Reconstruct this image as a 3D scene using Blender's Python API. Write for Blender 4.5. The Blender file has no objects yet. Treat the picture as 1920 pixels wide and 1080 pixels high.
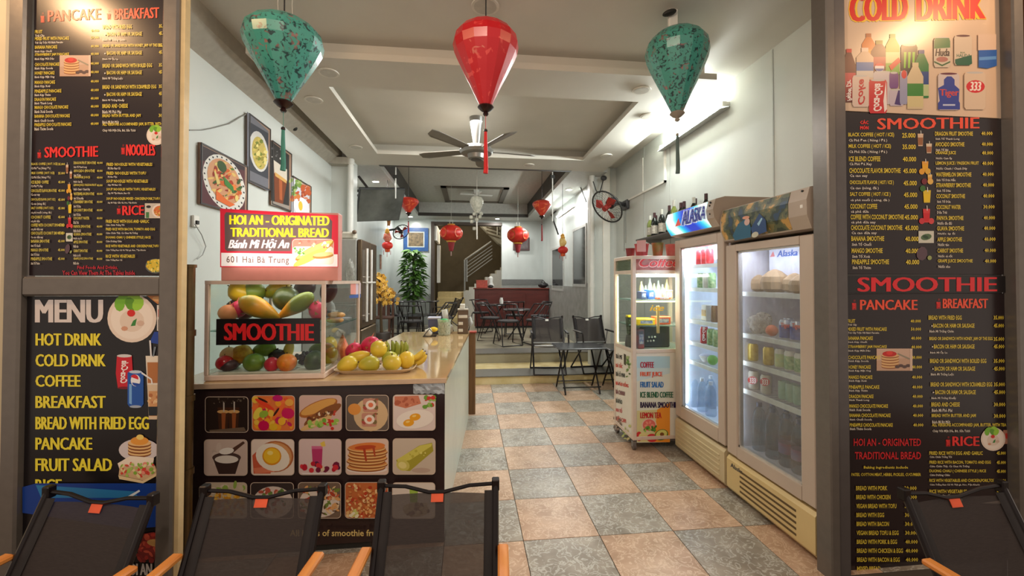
import bpy, math, random
from mathutils import Vector, Matrix, noise
random.seed(7)
SC = bpy.context.scene
COL = SC.collection
PI = math.pi
EYE = Vector((0, 0, 1.455))
FPX, PX, PY = 776.99, 962.6, 514.3
_y, _p, _r = -0.107068, 0.01611, -0.00098
_Rz = Matrix(((math.cos(_y), math.sin(_y), 0), (-math.sin(_y), math.cos(_y), 0), (0, 0, 1)))
_Rx = Matrix(((1, 0, 0), (0, math.cos(_p), math.sin(_p)), (0, -math.sin(_p), math.cos(_p))))
_Rm = Matrix(((1, 0, 0), (0, 0, -1), (0, 1, 0)))
_Rr = Matrix(((math.cos(_r), math.sin(_r), 0), (-math.sin(_r), math.cos(_r), 0), (0, 0, 1)))
CM = _Rr @ _Rm @ _Rx @ _Rz
CMT = CM.transposed()
# ---------------------------------------------------------------- camera
cd = bpy.data.cameras.new('camera')
cam = bpy.data.objects.new('camera', cd)
COL.objects.link(cam)
cd.sensor_width = 36.0
cd.lens = FPX / 1920 * 36
cd.shift_x = (960 - PX) / 1920
cd.shift_y = (PY - 540) / 1920
cd.clip_start = 0.02
rot = Matrix((CM[0], -CM[1], -CM[2])).transposed()
cam.matrix_world = Matrix.Translation(EYE) @ rot.to_4x4()
SC.camera = cam
# ---------------------------------------------------------------- exposure, world, lamps
SC.view_settings.view_transform = 'Standard'
SC.view_settings.look = 'None'
SC.view_settings.gamma = 1.0
SC.view_settings.exposure = 0.75
SC.view_settings.use_curve_mapping = False
w = bpy.data.worlds.new('night_street')
SC.world = w
w.use_nodes = True
w.node_tree.nodes['Background'].inputs[0].default_value = (0.44, 0.37, 0.31, 1)
w.node_tree.nodes['Background'].inputs[1].default_value = 0.8


def lamp(name, kind, loc, power, color=(1, 1, 1), size=0.1, size_y=None, rot=(0, 0, 0), spread=None):
    l = bpy.data.lights.new(name, kind)
    l.energy = power
    l.color = color
    if kind == 'AREA':
        l.size = size
        if size_y:
            l.shape = 'RECTANGLE'
            l.size_y = size_y
        else:
            l.shape = 'DISK'
        if spread:
            l.spread = spread
    else:
        l.shadow_soft_size = size
    o = bpy.data.objects.new(name, l)
    o.location = loc
    o.rotation_euler = rot
    COL.objects.link(o)
    return o


WARM = (1.0, 0.6, 0.3)
COOL = (0.93, 1.0, 0.98)
# street lamps under the awning, outside
lamp('awning_bulb', 'POINT', (-2.45, 0.85, 3.17), 34, WARM, 0.07)
lamp('awning_bulb', 'POINT', (3.28, 1.05, 3.3), 24, WARM, 0.07)
lamp('awning_bulb', 'POINT', (-0.5, 0.15, 3.0), 52, (1, .8, .62), 0.08)
# tube light on the right wall, its reflector throws into the room
lamp('tube_glow', 'AREA', (2.24, 4.13, 3.04), 38, COOL, 0.06, 1.2, (0, math.radians(58), 0))
# ceiling downlights that are on in the back room
for x, y in ((-1.55, 7.1), (1.8, 7.35), (1.62, 9.2), (0.75, 11.0), (-1.5, 10.7)):
    lamp('downlight_beam', 'AREA', (x, y, 3.085), 14, (1, .97, .92), 0.16)
lamp('back_tube_glow', 'AREA', (1.93, 8.6, 2.88), 15, COOL, 0.06, 1.3, (0, math.radians(60), 0))
lamp('stair_lamp', 'POINT', (-0.3, 12.6, 3.2), 34, (1, .85, .6), 0.1)
lamp('room_fill', 'AREA', (-0.3, 4.6, 3.22), 30, (1, .98, .93), 0.9)  # added fill light for the front room, whose own downlights are off


# ---------------------------------------------------------------- helpers
def lin(c):
    r = []
    for v in c[:3]:
        v = v / 255.0
        r.append(v / 12.92 if v <= 0.04045 else ((v + 0.055) / 1.055) ** 2.4)
    return tuple(r) + (1.0,)


def ray(u, v):
    return CMT @ Vector(((u - PX) / FPX, (v - PY) / FPX, 1.0))


def W(u, v, Y):
    d = ray(u, v)
    return EYE + d * (Y / d.y)


def WX(u, v, X):
    d = ray(u, v)
    return EYE + d * (X / d.x)


def WZ(u, v, z):
    d = ray(u, v)
    return EYE + d * ((z - EYE.z) / d.z)


MATS = {}


def mat(name, rgb, rough=0.5, metal=0.0, var=0.08, scale=18.0, bump=0.0, rgb2=None, emit=0.0,
        vcol=False, spec=0.5, alpha=1.0, coat=0.0, stretch=(1, 1, 1), contrast=None, rnd=0.0, trans=0.0):
    """procedural principled material: base colour broken up by noise"""
    if name in MATS:
        return MATS[name]
    m = bpy.data.materials.new(name)
    m.use_nodes = True
    nt = m.node_tree
    n = nt.nodes
    bs = n['Principled BSDF']
    bs.inputs['Roughness'].default_value = rough
    bs.inputs['Metallic'].default_value = metal
    bs.inputs['Specular IOR Level'].default_value = spec
    if coat:
        bs.inputs['Coat Weight'].default_value = coat
        bs.inputs['Coat Roughness'].default_value = 0.06
    if trans:
        bs.inputs['Transmission Weight'].default_value = trans
    if alpha < 1:
        bs.inputs['Alpha'].default_value = alpha
    if vcol:
        a = n.new('ShaderNodeVertexColor')
        a.layer_name = 'Col'
        src = a.outputs[0]
        if emit:
            nt.links.new(src, bs.inputs['Emission Color'])
            bs.inputs['Emission Strength'].default_value = emit
        nt.links.new(src, bs.inputs['Base Color'])
    else:
        tc = n.new('ShaderNodeTexCoord')
        mp = n.new('ShaderNodeMapping')
        mp.inputs['Scale'].default_value = stretch
        nt.links.new(tc.outputs['Object'], mp.inputs['Vector'])
        vec = mp.outputs[0]
        if rnd:
            oi = n.new('ShaderNodeObjectInfo')
            ml = n.new('ShaderNodeMath')
            ml.operation = 'MULTIPLY'
            ml.inputs[1].default_value = rnd
            nt.links.new(oi.outputs['Random'], ml.inputs[0])
            ad = n.new('ShaderNodeVectorMath')
            nt.links.new(vec, ad.inputs[0])
            nt.links.new(ml.outputs[0], ad.inputs[1])
            vec = ad.outputs[0]
        nz = n.new('ShaderNodeTexNoise')
        nz.inputs['Scale'].default_value = scale
        nz.inputs['Detail'].default_value = 4
        nt.links.new(vec, nz.inputs['Vector'])
        rp = n.new('ShaderNodeValToRGB')
        lo, hi = contrast or (0.3, 0.7)
        rp.color_ramp.elements[0].position = lo
        rp.color_ramp.elements[1].position = hi
        c = lin(rgb)
        if rgb2 is None:
            rp.color_ramp.elements[0].color = tuple(v * (1 - var) for v in c[:3]) + (1,)
            rp.color_ramp.elements[1].color = tuple(min(1, v * (1 + var)) for v in c[:3]) + (1,)
        else:
            rp.color_ramp.elements[0].color = c
            rp.color_ramp.elements[1].color = lin(rgb2)
        nt.links.new(nz.outputs[0], rp.inputs[0])
        nt.links.new(rp.outputs[0], bs.inputs['Base Color'])
        if emit:
            nt.links.new(rp.outputs[0], bs.inputs['Emission Color'])
            bs.inputs['Emission Strength'].default_value = emit
        if bump:
            b = n.new('ShaderNodeBump')
            b.inputs['Strength'].default_value = bump
            b.inputs['Distance'].default_value = 0.01
            nt.links.new(nz.outputs[0], b.inputs['Height'])
            nt.links.new(b.outputs[0], bs.inputs['Normal'])
    MATS[name] = m
    return m


def glass_mat(name, tint=(255, 255, 255), refl=0.08, rough=0.02, opacity=0.0, oprgb=(200, 210, 210)):
    """thin sheet glass: clear pass-through, fresnel gloss and a little bloom of condensation"""
    if name in MATS:
        return MATS[name]
    m = bpy.data.materials.new(name)
    m.use_nodes = True
    nt = m.node_tree
    n = nt.nodes
    n.remove(n['Principled BSDF'])
    out = n['Material Output']
    tr = n.new('ShaderNodeBsdfTransparent')
    tr.inputs[0].default_value = lin(tint)
    gl = n.new('ShaderNodeBsdfGlossy')
    gl.inputs['Roughness'].default_value = rough
    lw = n.new('ShaderNodeLayerWeight')
    lw.inputs[0].default_value = 0.5
    pw_ = n.new('ShaderNodeMath')
    pw_.operation = 'POWER'
    pw_.inputs[1].default_value = 5.0
    fr_ = n.new('ShaderNodeMath')
    fr_.operation = 'MULTIPLY_ADD'
    fr_.inputs[1].default_value = 0.9
    fr_.inputs[2].default_value = 0.03
    nt.links.new(lw.outputs['Facing'], pw_.inputs[0])
    nt.links.new(pw_.outputs[0], fr_.inputs[0])
    mx = n.new('ShaderNodeMixShader')
    nt.links.new(fr_.outputs[0], mx.inputs[0])
    nt.links.new(tr.outputs[0], mx.inputs[1])
    nt.links.new(gl.outputs[0], mx.inputs[2])
    last = mx
    if opacity:
        df = n.new('ShaderNodeBsdfDiffuse')
        df.inputs[0].default_value = lin(oprgb)
        nz = n.new('ShaderNodeTexNoise')
        nz.inputs['Scale'].default_value = 9
        ml = n.new('ShaderNodeMath')
        ml.operation = 'MULTIPLY'
        ml.inputs[1].default_value = opacity * 2
        nt.links.new(nz.outputs[0], ml.inputs[0])
        m2 = n.new('ShaderNodeMixShader')
        nt.links.new(ml.outputs[0], m2.inputs[0])
        nt.links.new(mx.outputs[0], m2.inputs[1])
        nt.links.new(df.outputs[0], m2.inputs[2])
        last = m2
    nt.links.new(last.outputs[0], out.inputs[0])
    MATS[name] = m
    return m


def root_loc(o):
    v = Vector((0, 0, 0))
    while o is not None:
        v += o.location
        o = o.parent
    return v


def tag(o, label=None, cat=None, group=None, kind=None):
    if label:
        o['label'] = label
    if cat:
        o['category'] = cat
    if group:
        o['group'] = group
    if kind:
        o['kind'] = kind
    return o


def thing(name, label, cat, loc, group=None):
    o = bpy.data.objects.new(name, None)
    o.empty_display_size = 0.05
    o.location = loc
    COL.objects.link(o)
    return tag(o, label, cat, group)


def dup(o, loc=None, rz=None, label=None, group=None, parent=None, scale=None, drop=None):
    c = o.copy()
    COL.objects.link(c)
    c.parent = parent
    if loc is not None:
        c.location = loc
    if rz is not None:
        c.rotation_euler = (0, 0, rz)
    if label:
        c['label'] = label
    if group:
        c['group'] = group
    if scale:
        c.scale = (scale,) * 3 if not hasattr(scale, '__len__') else scale
    for ch in list(o.children):
        dup(ch, parent=c)
    return c


class MB:
    """collects shapes (world coordinates) and links them as ONE mesh object"""

    def __init__(s):
        s.v = []
        s.f = []
        s.c = []
        s.col = (1, 1, 1, 1)
        s.colored = False

    def color(s, rgb):
        s.col = lin(rgb)
        s.colored = True
        return s

    def add(s, vs, fs, M=None):
        b = len(s.v)
        if M is not None:
            vs = [M @ Vector(p) for p in vs]
        s.v.extend([tuple(p) for p in vs])
        for f in fs:
            s.f.append(tuple(i + b for i in f))
            s.c.append(s.col)
        return s

    def box(s, a, b, bev=0.0, M=None):
        x0, y0, z0 = (min(a[i], b[i]) for i in range(3))
        x1, y1, z1 = (max(a[i], b[i]) for i in range(3))
        if bev <= 0:
            vs = [(x0, y0, z0), (x1, y0, z0), (x1, y1, z0), (x0, y1, z0), (x0, y0, z1), (x1, y0, z1), (x1, y1, z1), (x0, y1, z1)]
            fs = [(3, 2, 1, 0), (4, 5, 6, 7), (0, 1, 5, 4), (1, 2, 6, 5), (2, 3, 7, 6), (3, 0, 4, 7)]
            return s.add(vs, fs, M)
        bev = min(bev, (x1 - x0) * .49, (y1 - y0) * .49, (z1 - z0) * .49)
        cx, cy, cz = (x0 + x1) / 2, (y0 + y1) / 2, (z0 + z1) / 2
        hx, hy, hz = (x1 - x0) / 2, (y1 - y0) / 2, (z1 - z0) / 2
        vs, idx = [], {}
        for sx in (-1, 1):
            for sy in (-1, 1):
                for sz in (-1, 1):
                    for ax in range(3):
                        o = [hx - bev, hy - bev, hz - bev]
                        o[ax] += bev
                        idx[(sx, sy, sz, ax)] = len(vs)
                        vs.append((cx + sx * o[0], cy + sy * o[1], cz + sz * o[2]))
        fs = []
        for ax in range(3):
            o1, o2 = (ax + 1) % 3, (ax + 2) % 3
            for sg in (-1, 1):
                q = []
                for a1, a2 in ((-1, -1), (1, -1), (1, 1), (-1, 1)):
                    k = [0, 0, 0]
                    k[ax] = sg
                    k[o1] = a1
                    k[o2] = a2
                    q.append(idx[(k[0], k[1], k[2], ax)])
                fs.append(tuple(q if sg > 0 else q[::-1]))
            for a1 in (-1, 1):
                for a2 in (-1, 1):
                    q = []
                    for t, axx in ((-1, o1), (1, o1), (1, o2), (-1, o2)):
                        k = [0, 0, 0]
                        k[ax] = t
                        k[o1] = a1
                        k[o2] = a2
                        q.append(idx[(k[0], k[1], k[2], axx)])
                    fs.append(tuple(q if a1 * a2 > 0 else q[::-1]))
        for sx in (-1, 1):
            for sy in (-1, 1):
                for sz in (-1, 1):
                    q = [idx[(sx, sy, sz, a)] for a in range(3)]
                    fs.append(tuple(q if sx * sy * sz > 0 else q[::-1]))
        return s.add(vs, fs, M)

    def tube(s, pts, r, n=8, closed=False, r1=None, flat=1.0):
        P = [Vector(p) for p in pts]
        m = len(P)
        vs, fs = [], []
        up = None
        for i, p in enumerate(P):
            if closed:
                t = P[(i + 1) % m] - P[i - 1]
            else:
                t = P[min(i + 1, m - 1)] - P[max(i - 1, 0)]
            if t.length < 1e-9:
                t = Vector((0, 0, 1))
            t.normalize()
            if up is None:
                up = Vector((0, 0, 1)) if abs(t.z) < .9 else Vector((0, 1, 0))
            a = t.cross(up)
            if a.length < 1e-6:
                a = t.cross(Vector((1, 0, 0)))
            a.normalize()
            b = a.cross(t).normalized()
            up = b
            rr = r if r1 is None else r + (r1 - r) * i / max(1, m - 1)
            if hasattr(r, '__len__'):
                rr = r[i]
            for k in range(n):
                an = 2 * PI * k / n
                vs.append(p + a * math.cos(an) * rr + b * math.sin(an) * rr * flat)
        rng = m if closed else m - 1
        for i in range(rng):
            j = (i + 1) % m
            for k in range(n):
                l = (k + 1) % n
                fs.append((i * n + k, j * n + k, j * n + l, i * n + l))
        if not closed:
            fs.append(tuple(range(n)))
            fs.append(tuple((m - 1) * n + k for k in range(n))[::-1])
        return s.add(vs, fs)

    def cyl(s, p0, p1, r, n=16, r1=None):
        return s.tube([p0, p1], r, n, r1=r1)

    def lathe(s, prof, c=(0, 0, 0), n=20, M=None, sx=1, sy=1):
        """prof: (radius, z) from bottom to top, turned about the z axis"""
        vs, fs = [], []
        m = len(prof)
        for r, z in prof:
            for k in range(n):
                an = 2 * PI * k / n
                p = Vector((math.cos(an) * r * sx, math.sin(an) * r * sy, z))
                if M is not None:
                    p = M @ p
                vs.append(p + Vector(c))
        for i in range(m - 1):
            for k in range(n):
                l = (k + 1) % n
                fs.append((i * n + k, i * n + l, (i + 1) * n + l, (i + 1) * n + k))
        fs.append(tuple(range(n))[::-1])
        fs.append(tuple((m - 1) * n + k for k in range(n)))
        return s.add(vs, fs)

    def ball(s, c, rx, ry=None, rz=None, n=14, m=9, M=None, wob=0.0, fn=None):
        ry = rx if ry is None else ry
        rz = rx if rz is None else rz
        vs, fs = [], []
        sd = Vector((random.random() * 9, random.random() * 9, random.random() * 9))
        for i in range(m + 1):
            th = PI * i / m
            for k in range(n):
                an = 2 * PI * k / n
                d = Vector((math.sin(th) * math.cos(an), math.sin(th) * math.sin(an), -math.cos(th)))
                q = 1.0
                if wob:
                    q += wob * noise.noise(d * 1.6 + sd)
                p = Vector((d.x * rx * q, d.y * ry * q, d.z * rz * q))
                if fn:
                    p = fn(p, d)
                if M is not None:
                    p = M @ p
                vs.append(p + Vector(c))
        for i in range(m):
            for k in range(n):
                l = (k + 1) % n
                fs.append((i * n + k, i * n + l, (i + 1) * n + l, (i + 1) * n + k))
        return s.add(vs, fs)

    def quad(s, a, b, c, d):
        return s.add([a, b, c, d], [(0, 1, 2, 3)])

    def prism(s, poly, ext):
        """closed outline (3-D points) swept by the vector ext"""
        m = len(poly)
        e = Vector(ext)
        vs = [Vector(p) for p in poly] + [Vector(p) + e for p in poly]
        fs = [tuple(range(m))[::-1], tuple(range(m, 2 * m))]
        for i in range(m):
            j = (i + 1) % m
            fs.append((i, j, m + j, m + i))
        return s.add(vs, fs)

    def build(s, name, material, parent=None, smooth=False, label=None, cat=None, group=None, kind=None, sub=None):
        me = bpy.data.meshes.new(name)
        if parent is not None:
            o0 = root_loc(parent)
        elif s.v:
            xs = [p[0] for p in s.v]
            ys = [p[1] for p in s.v]
            zs = [p[2] for p in s.v]
            o0 = Vector(((min(xs) + max(xs)) / 2, (min(ys) + max(ys)) / 2, min(zs)))
        else:
            o0 = Vector((0, 0, 0))
        me.from_pydata([(p[0] - o0.x, p[1] - o0.y, p[2] - o0.z) for p in s.v], [], s.f)
        if s.colored:
            at = me.color_attributes.new('Col', 'FLOAT_COLOR', 'CORNER')
            buf = []
            for f, c in zip(s.f, s.c):
                buf.extend(list(c) * len(f))
            at.data.foreach_set('color', buf)
        if smooth:
            me.polygons.foreach_set('use_smooth', [True] * len(me.polygons))
            if smooth is True:
                try:
                    me.set_sharp_from_angle(angle=math.radians(42))
                except Exception:
                    pass
        me.update()
        o = bpy.data.objects.new(name, me)
        me.materials.append(material)
        COL.objects.link(o)
        if parent is not None:
            o.parent = parent
        else:
            o.location = o0
        return tag(o, label, cat, group, kind)


_TXT = {}


def text_mesh(body, bold=0.0, res=2, shear=0.0, space=1.0):
    key = (body, bold, res, shear, space)
    if key in _TXT:
        return _TXT[key]
    c = bpy.data.curves.new('t', 'FONT')
    c.body = body
    c.offset = bold
    c.resolution_u = res
    c.shear = shear
    c.space_character = space
    ob = bpy.data.objects.new('t', c)
    me = bpy.data.meshes.new_from_object(ob)
    vs = [v.co.copy() for v in me.vertices]
    fs = [tuple(p.vertices) for p in me.polygons]
    bpy.data.objects.remove(ob)
    bpy.data.curves.remove(c)
    bpy.data.meshes.remove(me)
    if not vs:
        _TXT[key] = ([], [])
        return _TXT[key]
    x0 = min(v.x for v in vs)
    x1 = max(v.x for v in vs)
    y0 = min(v.y for v in vs)
    y1 = max(v.y for v in vs)
    out = [((v.x - x0) / max(1e-6, x1 - x0), (v.y - y0) / max(1e-6, y1 - y0)) for v in vs]
    _TXT[key] = (out, fs)
    return _TXT[key]


class Print:
    """flat print lying on a real plane (point, normal); shapes are measured where they stand on it"""

    def __init__(s, point, normal, off=0.0012, step=0.00004, sep=False):
        s.p = Vector(point)
        s.n = Vector(normal).normalized()
        s.off = off
        s.step = step
        s.mb = MB()
        s.mb.colored = True
        s.sep = sep
        s.done = []

    def next(s):
        if s.mb.v:
            s.done.append(s.mb)
        s.mb = MB()
        s.mb.colored = True

    def pt(s, u, v):
        d = ray(u, v)
        t = (s.p - EYE).dot(s.n) / d.dot(s.n)
        return EYE + d * t + s.n * s.off

    def up(s, k=1):
        s.off += s.step * k

    def poly(s, pts, rgb):
        s.mb.color(rgb)
        s.mb.add([s.pt(*p) for p in pts], [tuple(range(len(pts)))])
        s.up()

    def rect(s, x0, y0, x1, y1, rgb):
        s.poly([(x0, y0), (x0, y1), (x1, y1), (x1, y0)], rgb)

    def rrect(s, x0, y0, x1, y1, r, rgb, n=4):
        P = []
        for cx, cy, a0 in ((x1 - r, y0 + r, -90), (x1 - r, y1 - r, 0), (x0 + r, y1 - r, 90), (x0 + r, y0 + r, 180)):
            for i in range(n + 1):
                a = math.radians(a0 + 90 * i / n)
                P.append((cx + math.cos(a) * r, cy + math.sin(a) * r))
        s.poly(P, rgb)

    def ell(s, cx, cy, rx, ry, rgb, rot=0.0, n=16, a0=0, a1=360):
        P = []
        c, q = math.cos(math.radians(rot)), math.sin(math.radians(rot))
        full = abs(a1 - a0) >= 360
        k = n if full else n + 1
        for i in range(k):
            a = math.radians(a0 + (a1 - a0) * i / n)
            x, y = math.cos(a) * rx, math.sin(a) * ry
            P.append((cx + x * c - y * q, cy + x * q + y * c))
        s.poly(P, rgb)

    def text(s, body, x0, y0, x1, y1, rgb, bold=0.02, res=2, dy=0.0, shear=0.0, warp=None, space=1.0, outline=None):
        """letters fitted to the box; dy tilts the line, warp(t) bends it"""
        if outline:
            oc, ob = outline
            s.glyphs(body, x0, y0, x1, y1, oc, ob, res, dy, shear, space, 2.0)
        s.glyphs(body, x0, y0, x1, y1, rgb, bold, res, dy, shear, space, 1.0)
        if s.sep:
            s.next()

    def glyphs(s, body, x0, y0, x1, y1, rgb, bold, res, dy, shear, space, fat):
        # heavy lettering: strokes thickened by overlaid copies
        k = 0.0
        if bold >= .03:
            k = bold * 1.25 * (y1 - y0)
            bold = 0.0
        vs, fs = text_mesh(body, bold, res, shear, space)
        s.mb.color(rgb)
        g = 1.6 * (fat - 1)
        for ox in ((-k, 0, k) if k else (0,)):
            P = []
            for a, b in vs:
                x = x0 + k - g + (x1 - x0 - 2 * k + 2 * g) * a + ox
                y = y1 + g + (y0 - y1 - 2 * g) * b + dy * a
                P.append(s.pt(x, y))
            s.mb.add(P, fs)
            s.up()

    def scatter(s, n, box, size, cols, seed=1, inside=None, asp=(.4, 1.0), k=7):
        rr = random.Random(seed)
        c = 0
        while c < n:
            x = rr.uniform(box[0], box[2])
            y = rr.uniform(box[1], box[3])
            c += 1
            if inside and not inside(x, y):
                continue
            a = rr.uniform(*size)
            s.ell(x, y, a, a * rr.uniform(*asp), rr.choice(cols), rr.uniform(0, 180), k)

    def build(s, name, material, parent, label=None, **kw):
        s.next()
        o = None
        for m in s.done:
            o = m.build(name, material, parent, label=label, **kw)
        s.done = []
        return o


PRINT = mat('printed_vinyl', (255, 255, 255), 0.3, vcol=True, spec=0.4)
MATT = mat('printed_paper', (255, 255, 255), 0.6, vcol=True, spec=0.25)
BACKLIT = mat('backlit_print', (255, 255, 255), 0.3, vcol=True, emit=0.15)


def inbox(x0, y0, x1, y1):
    return lambda x, y: (x0 + (x1 - x0) * x, y0 + (y1 - y0) * y)
# ================================================================ the setting
WALLM = mat('wall_paint', (205, 209, 204), 0.55, var=0.03, scale=3, bump=0.05)
CEILM = mat('ceiling_paint', (206, 201, 190), 0.7, var=0.03, scale=2.5, bump=0.03)
WHITEP = mat('white_trim', (232, 230, 222), 0.45, var=0.03, scale=8)
REARM = mat('rear_wall_tile', (196, 203, 200), 0.25, var=0.06, scale=4, stretch=(1, 1, .4))
CREAM = mat('cream_step_tile', (206, 184, 128), 0.22, var=0.12, scale=6, rgb2=(226, 208, 160))
GRANITE = mat('grey_granite', (104, 101, 94), 0.3, var=0.2, scale=60)
GROUT = mat('grout', (74, 66, 58), 0.9)
DARKV = mat('dark_void', (34, 33, 30), 0.6)
BROWNW = mat('brown_stair_wall', (92, 80, 56), 0.6, var=0.1, scale=5)
XL, XR = -1.88, 2.35


def structure(name, mb, m, **kw):
    return mb.build(name, m, kind='structure', **kw)


floor = structure('floor', MB().box((-1.95, 1.84, -0.2), (2.5, 5.86, -0.004)), GROUT)
pave = structure('floor_pavement', MB().box((-4.5, -1.2, -0.3), (5.5, 1.84, -0.145)), mat('pavement', (120, 104, 90), 0.6, var=.15, scale=9))
# marbled floor tiles, a 0.44 m checker of pink and grey
def tile_mat(name, a, b, vein):
    m = bpy.data.materials.new(name)
    m.use_nodes = True
    nt = m.node_tree
    n = nt.nodes
    bs = n['Principled BSDF']
    tc = n.new('ShaderNodeTexCoord')
    oi = n.new('ShaderNodeObjectInfo')
    ml = n.new('ShaderNodeMath'); ml.operation = 'MULTIPLY'; ml.inputs[1].default_value = 37
    nt.links.new(oi.outputs['Random'], ml.inputs[0])
    ad = n.new('ShaderNodeVectorMath')
    nt.links.new(tc.outputs['Object'], ad.inputs[0])
    nt.links.new(ml.outputs[0], ad.inputs[1])
    nz = n.new('ShaderNodeTexNoise'); nz.inputs['Scale'].default_value = 7; nz.inputs['Detail'].default_value = 6
    nt.links.new(ad.outputs[0], nz.inputs['Vector'])
    rp = n.new('ShaderNodeValToRGB')
    rp.color_ramp.elements[0].position = .3; rp.color_ramp.elements[1].position = .72
    rp.color_ramp.elements[0].color = lin(a); rp.color_ramp.elements[1].color = lin(b)
    nt.links.new(nz.outputs[0], rp.inputs[0])
    # veins: distorted noise near its middle value
    dn = n.new('ShaderNodeTexNoise'); dn.inputs['Scale'].default_value = 15; dn.inputs['Detail'].default_value = 4; dn.inputs['Distortion'].default_value = 1.6
    nt.links.new(ad.outputs[0], dn.inputs['Vector'])
    vr = n.new('ShaderNodeValToRGB')
    e = vr.color_ramp.elements
    e[0].position = .455; e[0].color = (0, 0, 0, 1)
    e[1].position = .545; e[1].color = (0, 0, 0, 1)
    k = e.new(.5); k.color = (.7, .7, .7, 1)
    nt.links.new(dn.outputs[0], vr.inputs[0])
    mx = n.new('ShaderNodeMix'); mx.data_type = 'RGBA'
    nt.links.new(vr.outputs[0], mx.inputs['Factor'])
    nt.links.new(rp.outputs[0], mx.inputs['A'])
    mx.inputs['B'].default_value = lin(vein)
    nt.links.new(mx.outputs['Result'], bs.inputs['Base Color'])
    bs.inputs['Roughness'].default_value = 0.34
    bs.inputs['Specular IOR Level'].default_value = .35
    bp = n.new('ShaderNodeBump'); bp.inputs['Strength'].default_value = .12; bp.inputs['Distance'].default_value = .004
    nt.links.new(nz.outputs[0], bp.inputs['Height'])
    nt.links.new(bp.outputs[0], bs.inputs['Normal'])
    return m


PINKT = tile_mat('pink_marble_tile', (168, 134, 106), (200, 166, 138), (222, 196, 170))
GREYT = tile_mat('grey_marble_tile', (128, 119, 106), (168, 158, 143), (206, 204, 196))
T = 0.44
tiles = {}
for par, m in ((0, PINKT), (1, GREYT)):
    b = MB()
    b.box((-T / 2 + .0018, -T / 2 + .0018, -.0035), (T / 2 - .0018, T / 2 - .0018, 0.0), bev=.0012)
    tiles[par] = b, m
tile_me = {}
for i in range(-5, 5):
    for j in range(-1, 8):
        x, y = .308 + T * (i + .5), 2.326 + T * (j + .5)
        x0, x1 = max(x - T / 2, XL + .002), min(x + T / 2, XR - .002)
        y0, y1 = max(y - T / 2, 1.845), min(y + T / 2, 5.845)
        if x1 - x0 < .02 or y1 - y0 < .02:
            continue
        par = (i + j) % 2
        key = (par, round(x1 - x0, 3), round(y1 - y0, 3))
        if key not in tile_me:
            o = MB().box((x0 + .0018, y0 + .0018, -.0035), (x1 - .0018, y1 - .0018, 0.0), bev=.0012).build('tile', tiles[par][1], None)
            o.parent = floor
            o.location = Vector(((x0 + x1) / 2, (y0 + y1) / 2, -.0035)) - floor.location
            tile_me[key] = o
        else:
            o = tile_me[key].copy()
            COL.objects.link(o)
            o.location = Vector(((x0 + x1) / 2, (y0 + y1) / 2, -.0035)) - floor.location
# walls and ceiling of the front room
structure('wall_left', MB().box((XL - .12, 1.95, -.2), (XL, 5.9, 3.27)), WALLM)
wr = structure('wall_right', MB().box((XR, 1.95, -.2), (XR + .12, 6.42, 3.27)), WALLM)
seam = MB()
for y in (2.96, 4.62, 5.35):
    seam.box((XR - .004, y, .9), (XR, y + .012, 3.26))
seam.build('panel_seam', mat('seam', (176, 180, 176), .6), wr)
structure('ceiling', MB().box((XL - .12, 1.88, 3.27), (XR + .12, 6.42, 3.4)), CEILM)
structure('trim_cornice', MB().prism([(XL, 1.95, 3.03), (XL + .14, 1.95, 3.15), (XL + .14, 1.95, 3.27), (XL, 1.95, 3.27)], (0, 3.95, 0))
          .box((XL, 5.76, 3.03), (-1.62, 5.9, 3.12)), mat('cornice_paint', (170, 163, 150), .7))
tray = MB()
for (a, b, c, d) in ((-1.63, 3.2, 2.035, 3.68), (-1.63, 5.56, 2.035, 6.12), (-1.63, 3.68, -1.2, 5.56), (1.565, 3.68, 2.035, 5.56)):
    tray.box((a, b, 3.12), (c, d, 3.17))
ct = structure('ceiling_tray', tray, CEILM)
up = MB()
for (a, b, c, d) in ((-1.57, 3.27, 1.97, 3.6), (-1.57, 5.64, 1.97, 6.12), (-1.57, 3.6, -1.28, 5.64), (1.645, 3.6, 1.97, 5.64)):
    up.box((a, b, 3.17), (c, d, 3.27))
up.build('tray_riser', CEILM, ct)
RING = mat('downlight_ring', (214, 208, 196), .4)
DIFF = mat('downlight_glass', (188, 182, 170), .35)
LITDIFF = mat('lit_downlight_glass', (255, 250, 240), .3, emit=14)
def downlight(x, y, z, lab, lit=False, r=.062):
    t = thing('ceiling_downlight', lab, 'ceiling light', (x, y, z - .012), 'round ceiling downlights')
    MB().lathe([(r + .016, z - .012), (r + .018, z - .006), (r + .012, z)], (x, y, 0), 24).build('rim', RING, t, True)
    MB().lathe([(r, z - .0135), (r, z - .0125)], (x, y, 0), 24).build('diffuser', LITDIFF if lit else DIFF, t)
downlight(-1.117, 3.418, 3.12, 'unlit round downlight in ceiling tray beside left teal lantern, nearest the street')
downlight(-1.42, 3.95, 3.12, 'unlit round downlight low on left ceiling tray border, behind the left teal lantern')
downlight(-1.4, 5.3, 3.12, 'unlit small round downlight at far left corner of ceiling tray')
downlight(1.489, 3.438, 3.12, 'unlit round downlight in tray front border, left of right teal lantern')
downlight(1.789, 3.978, 3.12, 'unlit round downlight on right tray border just below right teal lantern')
downlight(1.805, 5.294, 3.12, 'unlit round downlight at far right corner of tray, near wall fan')
downlight(.85, 5.85, 3.12, 'unlit downlight in rear border of tray, right of the ceiling fan')
downlight(.103, 2.705, 3.27, 'unlit round downlight on front ceiling directly above red lantern', r=.075)
downlight(-1.0, 2.58, 3.27, 'unlit round downlight on front ceiling above left teal lantern', r=.07)
downlight(-1.55, 7.1, 3.12, 'bright lit downlight in rear ceiling above tilted television', True, .05)
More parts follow.
